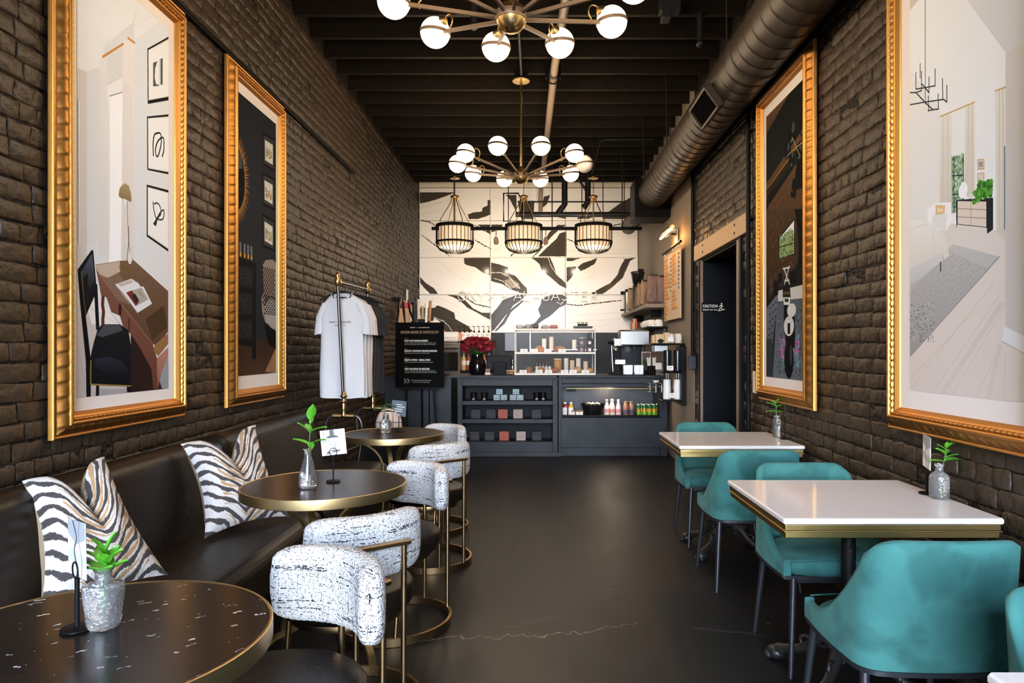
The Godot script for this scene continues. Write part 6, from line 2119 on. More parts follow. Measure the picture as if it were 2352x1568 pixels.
# ---- the counter
func counter() -> void:
	var o := thing("shelf_counter", "blue black counter with three open shelves of boxes", "counter", V(-0.39, 0, 8.7))
	# local: x from the middle, z towards the camera; front face at z = 0
	var hw := 0.64
	var ow := 0.574
	for s in [-1, 1]:
		part(o, "side_panel", boxed(Vector3(s * (hw - 0.033), 0.5, -0.35), Vector3(0.066, 1.0, 0.7), 0.004), M.counter)
	part(o, "plinth", boxed(Vector3(0, 0.0945, -0.34), Vector3(1.15, 0.189, 0.68), 0.004), M.counter)
	part(o, "apron", boxed(Vector3(0, 0.95, -0.02), Vector3(1.15, 0.10, 0.04), 0.004), M.counter)
	part(o, "back_panel", boxed(Vector3(0, 0.55, -0.36), Vector3(1.15, 0.75, 0.02), 0.002), M.counter_in)
	for y in [0.448, 0.682]:
		part(o, "shelf", boxed(Vector3(0, y, -0.185), Vector3(1.15, 0.052, 0.36), 0.004), M.counter)
	part(o, "top_trim", boxed(Vector3(0, 0.992, 0.012), Vector3(1.30, 0.018, 0.03), 0.003), M.counter)
	part(o, "foot_trim", boxed(Vector3(0, 0.03, 0.012), Vector3(1.30, 0.06, 0.025), 0.004), M.counter)
	var t := thing("worktop", "blue black worktop over the counter units", "worktop", V(0.24, 1.017, 9.04))
	part(t, "slab", boxed(Vector3(-0.70, 0, 0.0), Vector3(1.41, 0.034, 0.74), 0.005), M.counter)
	part(t, "slab", boxed(Vector3(0.72, 0, 0.015), Vector3(1.40, 0.034, 0.70), 0.005), M.counter)
	# boarded end to the left
	var e := thing("boarded_panel", "blue black boarded counter end left of the shelf counter", "panel", V(-1.5, 0, 8.72))
	for i in 3:
		part(e, "board", boxed(Vector3(-0.32 + i * 0.287, 0.515, 0), Vector3(0.28, 1.03, 0.04), 0.006), M.counter)
	# chilled unit on the right
	var f := thing("drinks_chiller", "blue black open chilled unit with bottles and cans", "chiller", V(0.955, 0, 8.7))
	part(f, "side_panel", boxed(Vector3(-0.675, 0.5, -0.35), Vector3(0.045, 1.0, 0.7), 0.004), M.counter)
	part(f, "side_panel", boxed(Vector3(0.645, 0.5, -0.35), Vector3(0.095, 1.0, 0.7), 0.004), M.counter)
	part(f, "top_rail", boxed(Vector3(-0.03, 0.965, -0.015), Vector3(1.25, 0.07, 0.05), 0.005), M.counter)
	part(f, "top_rail", boxed(Vector3(-0.03, 0.905, -0.025), Vector3(1.25, 0.045, 0.04), 0.005), M.counter)
	part(f, "lower_panel", boxed(Vector3(-0.02, 0.305, -0.01), Vector3(1.29, 0.385, 0.03), 0.005), M.counter)
	part(f, "sill", boxed(Vector3(-0.03, 0.515, -0.01), Vector3(1.25, 0.025, 0.06), 0.004), M.black)
	part(f, "kickboard", boxed(Vector3(-0.02, 0.055, -0.05), Vector3(1.29, 0.11, 0.02)), M.counter)
	part(f, "deck", boxed(Vector3(-0.03, 0.50, -0.3), Vector3(1.26, 0.02, 0.52)), M.counter_in)
	var ba := MB.new()
	ba.box(Vector3(-0.03, 0.72, -0.55), Vector3(1.26, 0.45, 0.02))
	for i in 60:
		ba.box(Vector3(-0.62 + i * 0.0202, 0.70, -0.537), Vector3(0.009, 0.30, 0.008), 0.002)
	part(f, "back_grille", ba, mat(lin(0.022, 0.026, 0.034), 0.4))
	part(f, "light_strip", boxed(Vector3(-0.03, 0.862, -0.06), Vector3(1.12, 0.008, 0.015), 0.002), mat(lin(0.5, 0.36, 0.12), 0.35, 0.6))
	part(f, "thermometer", boxed(Vector3(-0.53, 0.845, -0.04), Vector3(0.115, 0.032, 0.02), 0.006), M.black)
	part(f, "maker_plate", boxed(Vector3(0.545, 0.958, 0.011), Vector3(0.066, 0.024, 0.004), 0.004), M.white)
	lamp(f, 0.22, Vector3(-0.03, 0.84, -0.10), 0.05, Color(1, 0.9, 0.78))
	# goods on the open shelves
	var ink := mat(lin(0.075, 0.07, 0.075), 0.6)
	var cols := {"charcoal": mat(lin(0.025, 0.025, 0.029), 0.7), "rust red": mat(lin(0.36, 0.085, 0.05), 0.7), "taupe": mat(lin(0.40, 0.30, 0.265), 0.7)}
	var inks := {"charcoal": ink, "rust red": mat(lin(0.25, 0.06, 0.035), 0.6), "taupe": mat(lin(0.30, 0.22, 0.19), 0.6)}
	var rows := [["middle", 0.476, [[1092.7, "charcoal", "leftmost of five"], [1127.5, "charcoal", "just left of the red one"], [1154.9, "rust red", "third of five"], [1189.7, "taupe", "right of the red one"], [1231.7, "charcoal", "rightmost of five"]]], ["bottom", 0.191, [[1090.0, "charcoal", "leftmost of five"], [1124.3, "charcoal", "just left of the red one"], [1158.0, "rust red", "third of five"], [1196.7, "taupe", "right of the red one"], [1232.8, "charcoal", "rightmost of five"]]]]
	for r in rows:
		for q in r[2]:
			var x: float = (q[0] - 1236) * 8.80 / 1568
			var g := thing("gift_box", "%s square box on the %s counter shelf, %s" % [q[1], r[0], q[2]], "box", V(x, r[1], 8.83), 0.0, "square boxes on the counter shelves")
			part(g, "carton", boxed(Vector3(0, 0.058, 0), Vector3(0.122, 0.116, 0.06), 0.002), cols[q[1]])
			words(g, "lettering", "ONYX", 0.022, inks[q[1]], Vector3(0, 0.042, 0.0303), Basis(), 0.075, false, true)
	var tin := bump(tri_map(mat(lin(0.13, 0.175, 0.185), 0.4, 0.2), 5.0), M.grain, 0.1)
	var nm := ["lower left of left pair", "lower right of left pair", "lower left of right pair", "lower right of right pair", "stacked on left pair", "stacked on right pair"]
	var n := 0
	for q in [[1141.0, 0], [1157.6, 0], [1178.3, 0], [1194.7, 0], [1147.0, 1], [1185.2, 1]]:
		var g := thing("tea_tin", "small silver blue box on top counter shelf, %s" % nm[n], "box", V((q[0] - 1236) * 8.8 / 1568, 0.709 + q[1] * 0.0745, 8.83), 0.0, "silver blue boxes on the top shelf")
		part(g, "carton", boxed(Vector3(0, 0.037, 0), Vector3(0.088, 0.073, 0.07), 0.004), tin)
		part(g, "lid_band", boxed(Vector3(0, 0.026, 0), Vector3(0.0895, 0.004, 0.0715), 0.001), M.iron)
		n += 1
	n = 0
	for x in [1087.6, 1111.8, 1233.0, 1247.5]:
		var g := thing("candle_jar", "black candle jar with white script on top counter shelf, %s" % ["leftmost", "left of the silver boxes", "right of the silver boxes", "rightmost"][n], "candle", V((x - 1236) * 8.8 / 1568, 0.709, 8.84), 0.0, "black candle jars on the top shelf")
		part(g, "jar", lathed(P([0, 0, 0.038, 0, 0.041, 0.004, 0.041, 0.098, 0.037, 0.10, 0.0, 0.10]), 28), M.black)
		words(g, "script", "oh", 0.026, M.white, Vector3(0, 0.018, 0.0415), Basis(), 0.034, false, true)
		n += 1
	# drinks
	n = 0
	for q in [[1297.5, lin(0.35, 0.01, 0.02), "red"], [1311.0, lin(0.72, 0.36, 0.02), "orange yellow"]]:
		var g := bottle("juice_bottle", "square juice bottle with %s juice and white label in chiller" % q[2], "bottle", V(0, 0, 8.83), q[1], "juice bottles in the chiller", P([0, 0, 0.028, 0, 0.031, 0.004, 0.031, 0.115, 0.027, 0.13, 0.017, 0.142, 0.017, 0.15, 0, 0.15]), M.white, P([0.0, 0.15, 0.019, 0.15, 0.019, 0.172, 0.0, 0.172]), [0.012, 0.105, 0.0318])
		g.position.x = (q[0] - 1236) * 8.83 / 1568
		g.position.y = 0.511
	n = 0
	for q in [[1316.5, "left"], [1326.5, "middle"], [1334.5, "right"]]:
		var g := thing("yoghurt_pot", "small white pot with gold lid in chiller, %s of three" % q[1], "pot", V((q[0] - 1236) * 8.8 / 1568, 0.511, 8.79), 0.0, "small white pots in the chiller")
		part(g, "pot", lathed(P([0, 0, 0.022, 0, 0.024, 0.002, 0.024, 0.052, 0.0, 0.052]), 24), M.white)
		part(g, "lid", lathed(P([0, 0.052, 0.025, 0.052, 0.025, 0.066, 0, 0.068]), 24), M.kraft)
	var bk := thing("wicker_basket", "black open weave basket between juices and milk bottles in chiller", "basket", V((1361.5 - 1236) * 8.9 / 1568, 0.511, 8.9))
	var wb := MB.new()
	for i in 9:
		var r2 := 0.085 + i * 0.0055
		var pth := []
		for j in 24:
			var a := TAU * j / 24
			pth.append(Vector3(cos(a) * r2 * 1.15, 0.004 + i * 0.0175, sin(a) * r2 * 0.8 + 0.004 * (j % 2)))
		wb.tube(pth, 0.0055, 5, true)
	for j in 16:
		var a := TAU * j / 16
		wb.tube([Vector3(cos(a) * 0.095, 0, sin(a) * 0.066), Vector3(cos(a) * 0.152, 0.15, sin(a) * 0.106)], 0.006, 5)
	part(bk, "weave", wb, M.black)
	var hm := MB.new()
	for j in 7:
		hm.ball(Vector3(-0.08 + j * 0.026, 0.14 + 0.012 * (j % 2), 0.01 * (j % 3)), Vector3(0.022, 0.018, 0.02), 10, 6)
	part(bk, "snack_wrap", hm, M.cream)
	n = 0
	for q in [[1393.5, 8.84], [1405.0, 8.95], [1407.0, 8.83], [1420.5, 8.84]]:
		var g := bottle("milk_bottle", "tall clear bottle of pink white drink in chiller, %s" % ["nearest the basket", "behind the middle one", "middle of the front three", "nearest the brown drinks"][n], "bottle", V((q[0] - 1236) * q[1] / 1568, 0.511, q[1]), lin(0.78, 0.62, 0.58), "tall pink white bottles in the chiller", P([0, 0, 0.030, 0, 0.034, 0.004, 0.034, 0.095, 0.031, 0.12, 0.018, 0.155, 0.015, 0.175, 0.0155, 0.19, 0, 0.19]), M.white, P([0, 0.185, 0.0175, 0.185, 0.0175, 0.205, 0, 0.207]), [0.04, 0.085, 0.0345])
		n += 1
	n = 0
	for q in [1437.5, 1450.5]:
		bottle("cold_brew_bottle", "stout bottle of brown drink with dark label in chiller, %s" % ["left one", "right one, beside the cans"][n], "bottle", V((q - 1236) * 8.84 / 1568, 0.511, 8.84), lin(0.30, 0.15, 0.10), "brown drink bottles in the chiller", P([0, 0, 0.032, 0, 0.036, 0.004, 0.036, 0.12, 0.033, 0.14, 0.022, 0.155, 0.022, 0.165, 0, 0.165]), M.kraft, P([0, 0.165, 0.025, 0.165, 0.025, 0.18, 0, 0.182]), [0.02, 0.075, 0.0365])
		n += 1
	var cv := Cv.new(128, 160, lin(0.16, 0.42, 0.03))
	cv.poly([0, 0, 1000, 0, 1000, 330, 0, 330], lin(0.02, 0.14, 0.03))
	cv.poly([0, 330, 1000, 330, 1000, 640, 0, 640], lin(0.75, 0.30, 0.02), lin(0.60, 0.42, 0.03))
	cv.speck([0, 300, 1000, 380], 20, 7, [lin(0.05, 0.2, 0.03), lin(0.75, 0.45, 0.03)], 2)
	cv.line([0, 520, 1000, 500], 8, lin(0.65, 0.12, 0.02))
	var cm := mat(Color.WHITE, 0.3, 0.2, {"albedo_texture": cv.tex()})
	n = 0
	for q in [[1467.0, 8.84], [1480.0, 8.84], [1491.5, 8.84], [1502.5, 8.84], [1511.0, 8.92], [1473.5, 8.93], [1486.0, 8.93], [1497.0, 8.93]]:
		var g := thing("drink_can", "slim green and orange drink can in chiller, %s" % ["front row leftmost", "front row second", "front row third", "front row fourth", "rightmost, in shade", "back row first", "back row second", "back row third"][n], "can", V((q[0] - 1236) * q[1] / 1568, 0.511, q[1]), n * 0.7, "green and orange cans in the chiller")
		var cb := lathed(P([0, 0, 0.024, 0, 0.0285, 0.008, 0.0285, 0.135]), 28)
		for i in cb.v.size():
			cb.t[i] = Vector2(cb.t[i].x, 1.0 - cb.v[i].y / 0.135)
		part(g, "can_body", cb, cm)
		part(g, "can_top", lathed(P([0.0285, 0.135, 0.026, 0.144, 0.026, 0.148, 0.024, 0.148, 0.024, 0.144, 0, 0.144]), 28), M.steel)
		n += 1

func bottle(s: String, label: String, cat: String, at: Vector3, col: Color, group: String, prof: Array, cap_m: Material, cap: Array, lab: Array) -> Node3D:
	var o := thing(s, label, cat, at, 0.0, group)
	part(o, "bottle", lathed(prof, 28), mat(col, 0.12, 0.0, {"clearcoat_enabled": true, "clearcoat": 0.6, "clearcoat_roughness": 0.05}))
	part(o, "cap", lathed(cap, 20), cap_m)
	var lm = M.white
	if s == "cold_brew_bottle":
		lm = mat(lin(0.06, 0.055, 0.09), 0.5)
	if s == "milk_bottle":
		lm = mat(lin(0.62, 0.27, 0.24), 0.5)
	part(o, "label", lathed(P([lab[2] - 0.001, lab[0], lab[2], lab[0], lab[2], lab[1], lab[2] - 0.001, lab[1]]), 28), lm)
	return o

func pastry(s: String, label: String, at: Vector3, size: Vector3, kind: int, col: Color) -> void:
	var o := thing(s, label, "pastry", at, 0.3 * kind, "pastries in the display case")
	var m := bump(tri_map(mat(col, 0.5), 9.0), M.grain, 0.6)
	var b := MB.new()
	if kind == 0:
		# croissant: a curved roll with ridges
		b.grid(func(u, w):
			var a: float = w * TAU
			var s2: float = u * 2 - 1
			var r := (1 - 0.75 * s2 * s2) * (0.82 + 0.18 * absf(sin(u * 17)))
			return Vector3(s2 * size.x, size.y * 0.5 * r * sin(a) + size.y * 0.5 * r, size.z * (cos(a) * r * 0.6 + s2 * s2 * 0.5)), 34, 14, false)
		part(o, "crust", b, m)
	elif kind == 1:
		part(o, "case", lathed(P([0, 0, size.x * 0.7, 0, size.x * 0.95, size.y * 0.6, 0, size.y * 0.6]), 28, 14, 0.03), mat(lin(0.30, 0.10, 0.035), 0.7))
		b.ball(Vector3(0, size.y * 0.66, 0), Vector3(size.x * 1.05, size.y * 0.36, size.x * 1.05), 20, 10)
		part(o, "crown", b, m)
	else:
		b.grid(func(u, w):
			var a: float = u * TAU
			var c: float = w * PI
			var r := 1.0 + 0.09 * sin(a * 5 + kind) * sin(c)
			return Vector3(cos(a) * sin(c) * size.x * r, size.y * 0.5 * (1 - cos(c)) * (1.0 + 0.06 * sin(a * 3)), sin(a) * sin(c) * size.z * r), 26, 14, true, true)
		part(o, "crust", b, m)

func display_and_bar() -> void:
	# glass pastry case
	var o := thing("pastry_case", "two tier glass pastry case with white edges on the counter", "display case", V(0.218, 1.035, 9.0))
	var w := 1.03
	var d := 0.46
	var fm := mat(lin(0.74, 0.70, 0.62), 0.4)
	for y in [0.012, 0.283, 0.585]:
		var f := MB.new()
		var th := 0.026 if y > 0.02 else 0.024
		for s in [-1, 1]:
			f.box(Vector3(0, y, s * (d / 2)), Vector3(w, th, 0.016), 0.003)
			f.box(Vector3(s * (w / 2), y, 0), Vector3(0.016, th, d), 0.003)
		part(o, "rim", f, fm)
	for x in [-1, 1]:
		for z in [-1, 1]:
			part(o, "corner_post", boxed(Vector3(x * w / 2, 0.29, z * d / 2), Vector3(0.012, 0.58, 0.012), 0.002), fm)
	part(o, "divider", boxed(Vector3(-0.325, 0.44, -d / 2 + 0.01), Vector3(0.014, 0.29, 0.014), 0.002), M.steel)
	part(o, "base_board", boxed(Vector3(0, 0.008, 0), Vector3(w - 0.02, 0.014, d - 0.02), 0.002), M.kraft)
	part(o, "shelf_board", boxed(Vector3(0, 0.283, 0), Vector3(w - 0.02, 0.010, d - 0.02), 0.002), M.white)
	for e in [[0, 0.44, d / 2, w, 0.29, 0], [0, 0.15, d / 2, w, 0.25, 0], [-w / 2, 0.44, 0, d, 0.29, 1], [-w / 2, 0.15, 0, d, 0.25, 1], [w / 2, 0.44, 0, d, 0.29, 1], [w / 2, 0.15, 0, d, 0.25, 1]]:
		var p := part(o, "pane", sheet(e[3], e[4]), M.glass)
		p.position = Vector3(e[0], e[1], e[2])
		p.rotation.y = e[5] * PI / 2 * (1 if e[0] > 0 else -1)
	var tp := part(o, "pane", sheet(w, d), M.glass)
	tp.position = Vector3(0, 0.592, 0)
	tp.rotation.x = -PI / 2
	var gold := lin(0.48, 0.20, 0.06)
	pastry("croissant", "large golden croissant on upper tier behind two cards", V(0.02, 1.325, 8.98), Vector3(0.085, 0.10, 0.07), 0, gold)
	pastry("bread_loaf", "round brown bun on upper tier, right of the croissant", V(0.285, 1.325, 8.98), Vector3(0.085, 0.085, 0.07), 2, lin(0.38, 0.15, 0.045))
	pastry("muffin", "brown muffin on lower tier, leftmost baked good", V(-0.12, 1.052, 8.95), Vector3(0.042, 0.085, 0.04), 1, lin(0.36, 0.13, 0.04))
	pastry("pastry_roll", "golden roll on lower tier beside the muffin", V(0.04, 1.052, 8.97), Vector3(0.055, 0.08, 0.05), 3, gold)
	pastry("pastry_roll", "dark glazed roll on lower tier, middle", V(0.225, 1.052, 8.95), Vector3(0.055, 0.075, 0.05), 4, lin(0.34, 0.11, 0.03))
	pastry("pastry_roll", "pale scone on lower tier, right of middle", V(0.52, 1.052, 8.97), Vector3(0.05, 0.085, 0.05), 5, lin(0.62, 0.38, 0.16))
	pastry("pastry_roll", "yellow roll on lower tier, rightmost baked good", V(0.68, 1.052, 8.97), Vector3(0.035, 0.065, 0.05), 3, lin(0.62, 0.32, 0.08))
	var n := 0
	var nm := ["upper tier, leftmost", "upper tier, left of the croissant", "upper tier, right of the croissant", "upper tier, before the bun", "lower tier, leftmost", "lower tier, beside the muffin", "lower tier, left of the dark roll", "lower tier, right of the dark roll", "lower tier, left of the scone", "lower tier, rightmost"]
	for q in [[1203.5, 1], [1227, 1], [1258.5, 1], [1291, 1], [1201.5, 0], [1238, 0], [1260, 0], [1297, 0], [1316.5, 0], [1345, 0]]:
		var c := thing("price_card", "small white price card in pastry case, %s" % nm[n], "card", V((q[0] - 1236) * 8.84 / 1568, 1.323 if q[1] else 1.05, 8.86), 0.0, "price cards in the pastry case")
		part(c, "card", boxed(Vector3(0, 0.026, 0), Vector3(0.095, 0.045, 0.002), 0.0005), M.paper)
		part(c, "foot", boxed(Vector3(0, 0.004, -0.004), Vector3(0.03, 0.008, 0.02), 0.001), M.kraft)
		print_rows(c, [0.05, 0.034], Vector3(0, 0.032, 0.0012), 0.010, mat(lin(0.35, 0.35, 0.37), 0.7))
		n += 1
	n = 0
	for q in [[1335.5, 0], [1354.0, 0], [1335.5, 1], [1354.0, 1]]:
		var c := thing("snack_tub", "dark lidded tub on upper tier of pastry case, %s" % ["lower left", "lower right", "upper left", "upper right"][n], "tub", V((q[0] - 1236) * 8.95 / 1568, 1.325 + q[1] * 0.092, 8.95), 0.0, "dark tubs in the pastry case")
		part(c, "tub", lathed(P([0, 0, 0.044, 0, 0.048, 0.078, 0, 0.078]), 28), mat(lin(0.05, 0.05, 0.06), 0.4))
		part(c, "lid", lathed(P([0, 0.078, 0.05, 0.078, 0.05, 0.088, 0, 0.09]), 28), M.iron)
		part(c, "sticker", boxed(Vector3(0, 0.035, 0.0455), Vector3(0.035, 0.035, 0.002), 0.001), mat(lin(0.45, 0.2, 0.22), 0.6) if q[0] < 1340 else M.white)
		n += 1
	# wrapped packs and trays on top of the case
	n = 0
	for q in [[1194, 0.10, 0.055], [1213, 0.085, 0.06], [1231, 0.07, 0.065], [1252, 0.10, 0.05], [1272, 0.11, 0.05]]:
		var b := MB.new()
		var sx: float = q[1]
		var sy: float = q[2]
		b.grid(func(u, v):
			var a: float = u * TAU
			var c: float = v * PI
			var cr := 1.0 + 0.14 * sin(a * 5 + q[0]) * sin(c * 3 + q[0])
			return Vector3(signf(cos(a)) * pow(absf(cos(a)), 0.5) * pow(sin(c), 0.4) * sx / 2 * cr, sy * (0.5 - 0.5 * cos(c)) * cr, signf(sin(a)) * pow(absf(sin(a)), 0.5) * pow(sin(c), 0.4) * 0.06), 24, 12, true, true)
		solo("wrapped_pack", b, mat([lin(0.40, 0.40, 0.42), lin(0.30, 0.30, 0.32), lin(0.06, 0.06, 0.065), lin(0.36, 0.36, 0.37), lin(0.42, 0.16, 0.15)][n], 0.3), "%s on pastry case top" % ["grey wrapped pack at left end", "second grey wrapped pack", "black wrapped pack between greys", "pale grey pack beside the red one", "red and grey wrapped pack"][n], "pack", "wrapped packs on the pastry case").position = V((q[0] - 1236) * 8.95 / 1568, 1.63, 8.95)
		n += 1
	solo("white_box", boxed(Vector3(0, 0.023, 0), Vector3(0.05, 0.045, 0.06)), M.white, "small white box on pastry case beside the red pack", "box").position = V(0.25, 1.63, 8.95)
	n = 0
	for q in [[1326, 0.105, 0.0], [1348, 0.14, 0.0]]:
		var t := thing("slate_tray", "%s slate grey tray stack on the pastry case" % ["left", "right"][n], "tray", V((q[0] - 1236) * 8.95 / 1568, 1.63, 8.95), 0.0, "slate trays on the pastry case")
		for i in 3:
			part(t, "tray", boxed(Vector3(0.004 * (i % 2), 0.008 + i * 0.013, 0), Vector3(q[1], 0.010, 0.12), 0.002), mat(lin(0.10, 0.095, 0.09), 0.5))
		n += 1
	var tg := thing("wire_caddy", "small dark wire caddy on the slate trays", "caddy", V((1338 - 1236) * 8.95 / 1568, 1.672, 8.95))
	part(tg, "box", boxed(Vector3(0, 0.014, 0), Vector3(0.13, 0.026, 0.06), 0.003), M.black)
	var lp := MB.new()
	for x in [-0.05, 0.0, 0.05]:
		lp.tube(arc(Vector3(x, 0.034, 0), Vector3(0.014, 0, 0), Vector3(0, 0.014, 0), 12, 0, TAU), 0.004, 6)
	part(tg, "loops", lp, M.black)
	# flowers
	var fv := thing("flower_vase", "glossy black vase of dark red roses on counter", "vase", V(-0.80, 1.035, 9.0))
	part(fv, "vase", lathed(P([0, 0, 0.085, 0, 0.108, 0.02, 0.114, 0.07, 0.112, 0.14, 0.10, 0.18, 0.082, 0.20, 0.078, 0.26, 0.082, 0.265, 0.07, 0.265, 0.068, 0.2, 0, 0.15]), 40), mat(lin(0.004, 0.004, 0.004), 0.06))
	var red := mat(lin(0.22, 0.004, 0.010), 0.6, 0.0, {"rim_enabled": true, "rim": 0.3})
	var rs := RandomNumberGenerator.new()
	rs.seed = 8
	var rose := MB.new()
	rose.ball(Vector3(0, 0, 0), Vector3(0.026, 0.03, 0.026), 12, 8)
	for ring in 2:
		for i in 5 + ring:
			var a := TAU * i / (5 + ring) + ring * 0.5
			var r := 0.022 + ring * 0.015
			rose.grid(func(u, v):
				var x: float = (u - 0.5) * 0.055
				var y: float = v * 0.05 - 0.03 + ring * -0.004
				var rr = r + 0.020 * v * v * (1 + ring * 0.6) - 0.5 * x * x / 0.05
				return Vector3(cos(a) * rr - sin(a) * x, y, sin(a) * rr + cos(a) * x), 5, 5)
	var rme := rose.mesh()
	for q in [[-0.17, 0.36, 0.03], [-0.11, 0.41, 0.06], [-0.06, 0.45, 0.0], [0.0, 0.47, 0.05], [0.06, 0.44, 0.0], [0.02, 0.41, 0.08], [0.12, 0.40, 0.05], [0.175, 0.37, 0.02], [0.055, 0.35, 0.11], [-0.14, 0.33, 0.09], [0.14, 0.34, 0.09], [-0.05, 0.40, 0.09], [0.09, 0.46, -0.04], [-0.10, 0.46, -0.05]]:
		var g := inst(fv, "rose", rme, red)
		g.position = Vector3(q[0], q[1], q[2])
		g.rotation = Vector3(q[2] * 3, rs.randf() * 6, -q[0] * 3)
		g.scale = Vector3.ONE * 1.15
		var st := MB.new()
		st.tube([Vector3(q[0] * 0.15, 0.2, q[2] * 0.15), Vector3(q[0] * 0.6, 0.3, q[2] * 0.6), Vector3(q[0], q[1] - 0.02, q[2])], 0.004, 5)
		part(fv, "stem", st, M.leaf_dark)
	var lf := leaf(0.10, 0.013)
	var lme := lf.mesh()
	for i in 26:
		var a := TAU * i / 26 + rs.randf() * 0.3
		var g := inst(fv, "leaf", lme, M.leaf_dark)
		g.transform = Transform3D(Basis(Vector3.UP, a) * Basis(Vector3.RIGHT, -rs.randf_range(0.4, 1.1)), Vector3(sin(a) * 0.06, 0.255, cos(a) * 0.06))
		g.scale = Vector3.ONE * rs.randf_range(0.9, 1.4)
	# till
	var po := thing("till_screen", "black till screen seen from behind, between flowers and pastry case", "till", V(-0.52, 1.035, 9.06))
	part(po, "screen", boxed(Vector3(0, 0.155, 0), Vector3(0.33, 0.19, 0.03), 0.01), M.black)
	part(po, "stand", boxed(Vector3(0.02, 0.04, 0), Vector3(0.07, 0.10, 0.06), 0.01), M.black)
	part(po, "base", boxed(Vector3(0.02, 0.006, 0), Vector3(0.16, 0.012, 0.14), 0.004), M.black)
	var cs := thing("card_terminal", "square black customer screen before the till", "card reader", V(-0.50, 1.035, 8.86))
	part(cs, "housing", boxed(Vector3(0, 0.085, 0), Vector3(0.17, 0.17, 0.03), 0.008, ), M.black)
	part(cs, "display", boxed(Vector3(0, 0.087, 0.016), Vector3(0.155, 0.15, 0.002), 0.001), mat(lin(0.003, 0.003, 0.003), 0.2, 0.0, {"metallic_specular": 0.12}))
	part(cs, "base", boxed(Vector3(0, 0.006, -0.02), Vector3(0.18, 0.012, 0.12), 0.004), M.black)
	var ho := thing("card_holder", "small clear holder with cards beside the black vase", "holder", V(-0.655, 1.035, 8.88))
	part(ho, "block", boxed(Vector3(0, 0.015, 0), Vector3(0.07, 0.03, 0.04), 0.003), M.cream)
	part(ho, "cards", boxed(Vector3(0, 0.055, 0), Vector3(0.06, 0.05, 0.012), 0.001), mat(lin(0.2, 0.12, 0.09), 0.6))
	var bl := thing("serving_board", "pale wooden board with steel tap jug left of pastry case", "board", V(-0.36, 1.035, 9.15))
	part(bl, "board", boxed(Vector3(0, 0.045, 0), Vector3(0.16, 0.025, 0.12), 0.004), M.pine)
	part(bl, "block", boxed(Vector3(0, 0.016, 0), Vector3(0.14, 0.03, 0.1), 0.003), M.kraft)
	var jg := thing("steel_jug", "small steel jug standing on the pale wooden board", "jug", V(-0.345, 1.093, 9.15))
	part(jg, "jug", lathed(P([0, 0, 0.026, 0, 0.03, 0.01, 0.03, 0.05, 0.02, 0.08, 0.016, 0.1, 0.022, 0.12, 0.02, 0.13, 0.0, 0.13]), 24), M.chrome)
	# back bar against the marble
	var bb := thing("back_bar", "dark grey back bar cabinets under the marble wall", "cabinet", V(-0.1, 0, 11.2))
	part(bb, "cabinet", boxed(Vector3(0, 0.46, 0), Vector3(3.3, 0.92, 0.66), 0.005), M.counter_in)
	part(bb, "worktop", boxed(Vector3(0, 0.935, 0), Vector3(3.34, 0.03, 0.70), 0.005), M.black)
	part(bb, "upstand", boxed(Vector3(0.05, 1.30, -0.33), Vector3(3.2, 0.70, 0.03), 0.003), mat(lin(0.045, 0.05, 0.058), 0.55, 0.0, {"metallic_specular": 0.2}))
	part(bb, "door", boxed(Vector3(-0.37, 1.49, -0.30), Vector3(0.18, 0.30, 0.04), 0.004), mat(lin(0.14, 0.16, 0.19), 0.35))
	part(bb, "shelf", boxed(Vector3(-0.94, 1.50, -0.15), Vector3(0.66, 0.025, 0.28), 0.003), M.black)
	part(bb, "riser", boxed(Vector3(-0.94, 0.985, -0.14), Vector3(0.66, 0.07, 0.28), 0.003), M.black)
	for x in [-1.26, -0.62]:
		part(bb, "shelf_post", boxed(Vector3(x, 1.22, -0.02), Vector3(0.02, 0.54, 0.02), 0.002), M.iron)
	var kinds := ["orange", "white"]
	for i in 7:
		var x := (1055.5 + i * 11.1 - 1236) * 11.2 / 1568
		var p := thing("pump_box", "%s boxed syrup with black pump on the back shelf, %s" % [kinds[mini(i, 1)], ["leftmost", "next to the orange one", "third in row", "fourth in row", "fifth in row", "sixth in row", "rightmost"][i]], "pump dispenser", V(x, 1.515, 11.22), 0.0, "boxed syrups with pumps")
		part(p, "carton", boxed(Vector3(0, 0.063, 0), Vector3(0.076, 0.126, 0.09), 0.002), mat(lin(0.72, 0.16, 0.05), 0.6) if i == 0 else M.paper)
		part(p, "stripe", boxed(Vector3(0, 0.006, 0.001), Vector3(0.077, 0.012, 0.09), 0.001), mat(lin(0.7, 0.3, 0.22), 0.6))
		words(p, "print", "OH", 0.022, M.iron if i else M.white, Vector3(-0.012, 0.085, 0.0455), Basis(), 0.034)
		words(p, "print", "TEA", 0.008, M.iron if i else M.white, Vector3(-0.012, 0.06, 0.0455), Basis(), 0.02)
		var q := MB.new()
		q.lathe(P([0, 0.126, 0.014, 0.126, 0.016, 0.14, 0.011, 0.16, 0.004, 0.165, 0.004, 0.225, 0.006, 0.23, 0.0, 0.235]), 14)
		q.tube([Vector3(0.01, 0.228, 0), Vector3(-0.03, 0.228, 0), Vector3(-0.036, 0.22, 0)], 0.0055, 6)
		part(p, "pump", q, M.black)
	n = 0
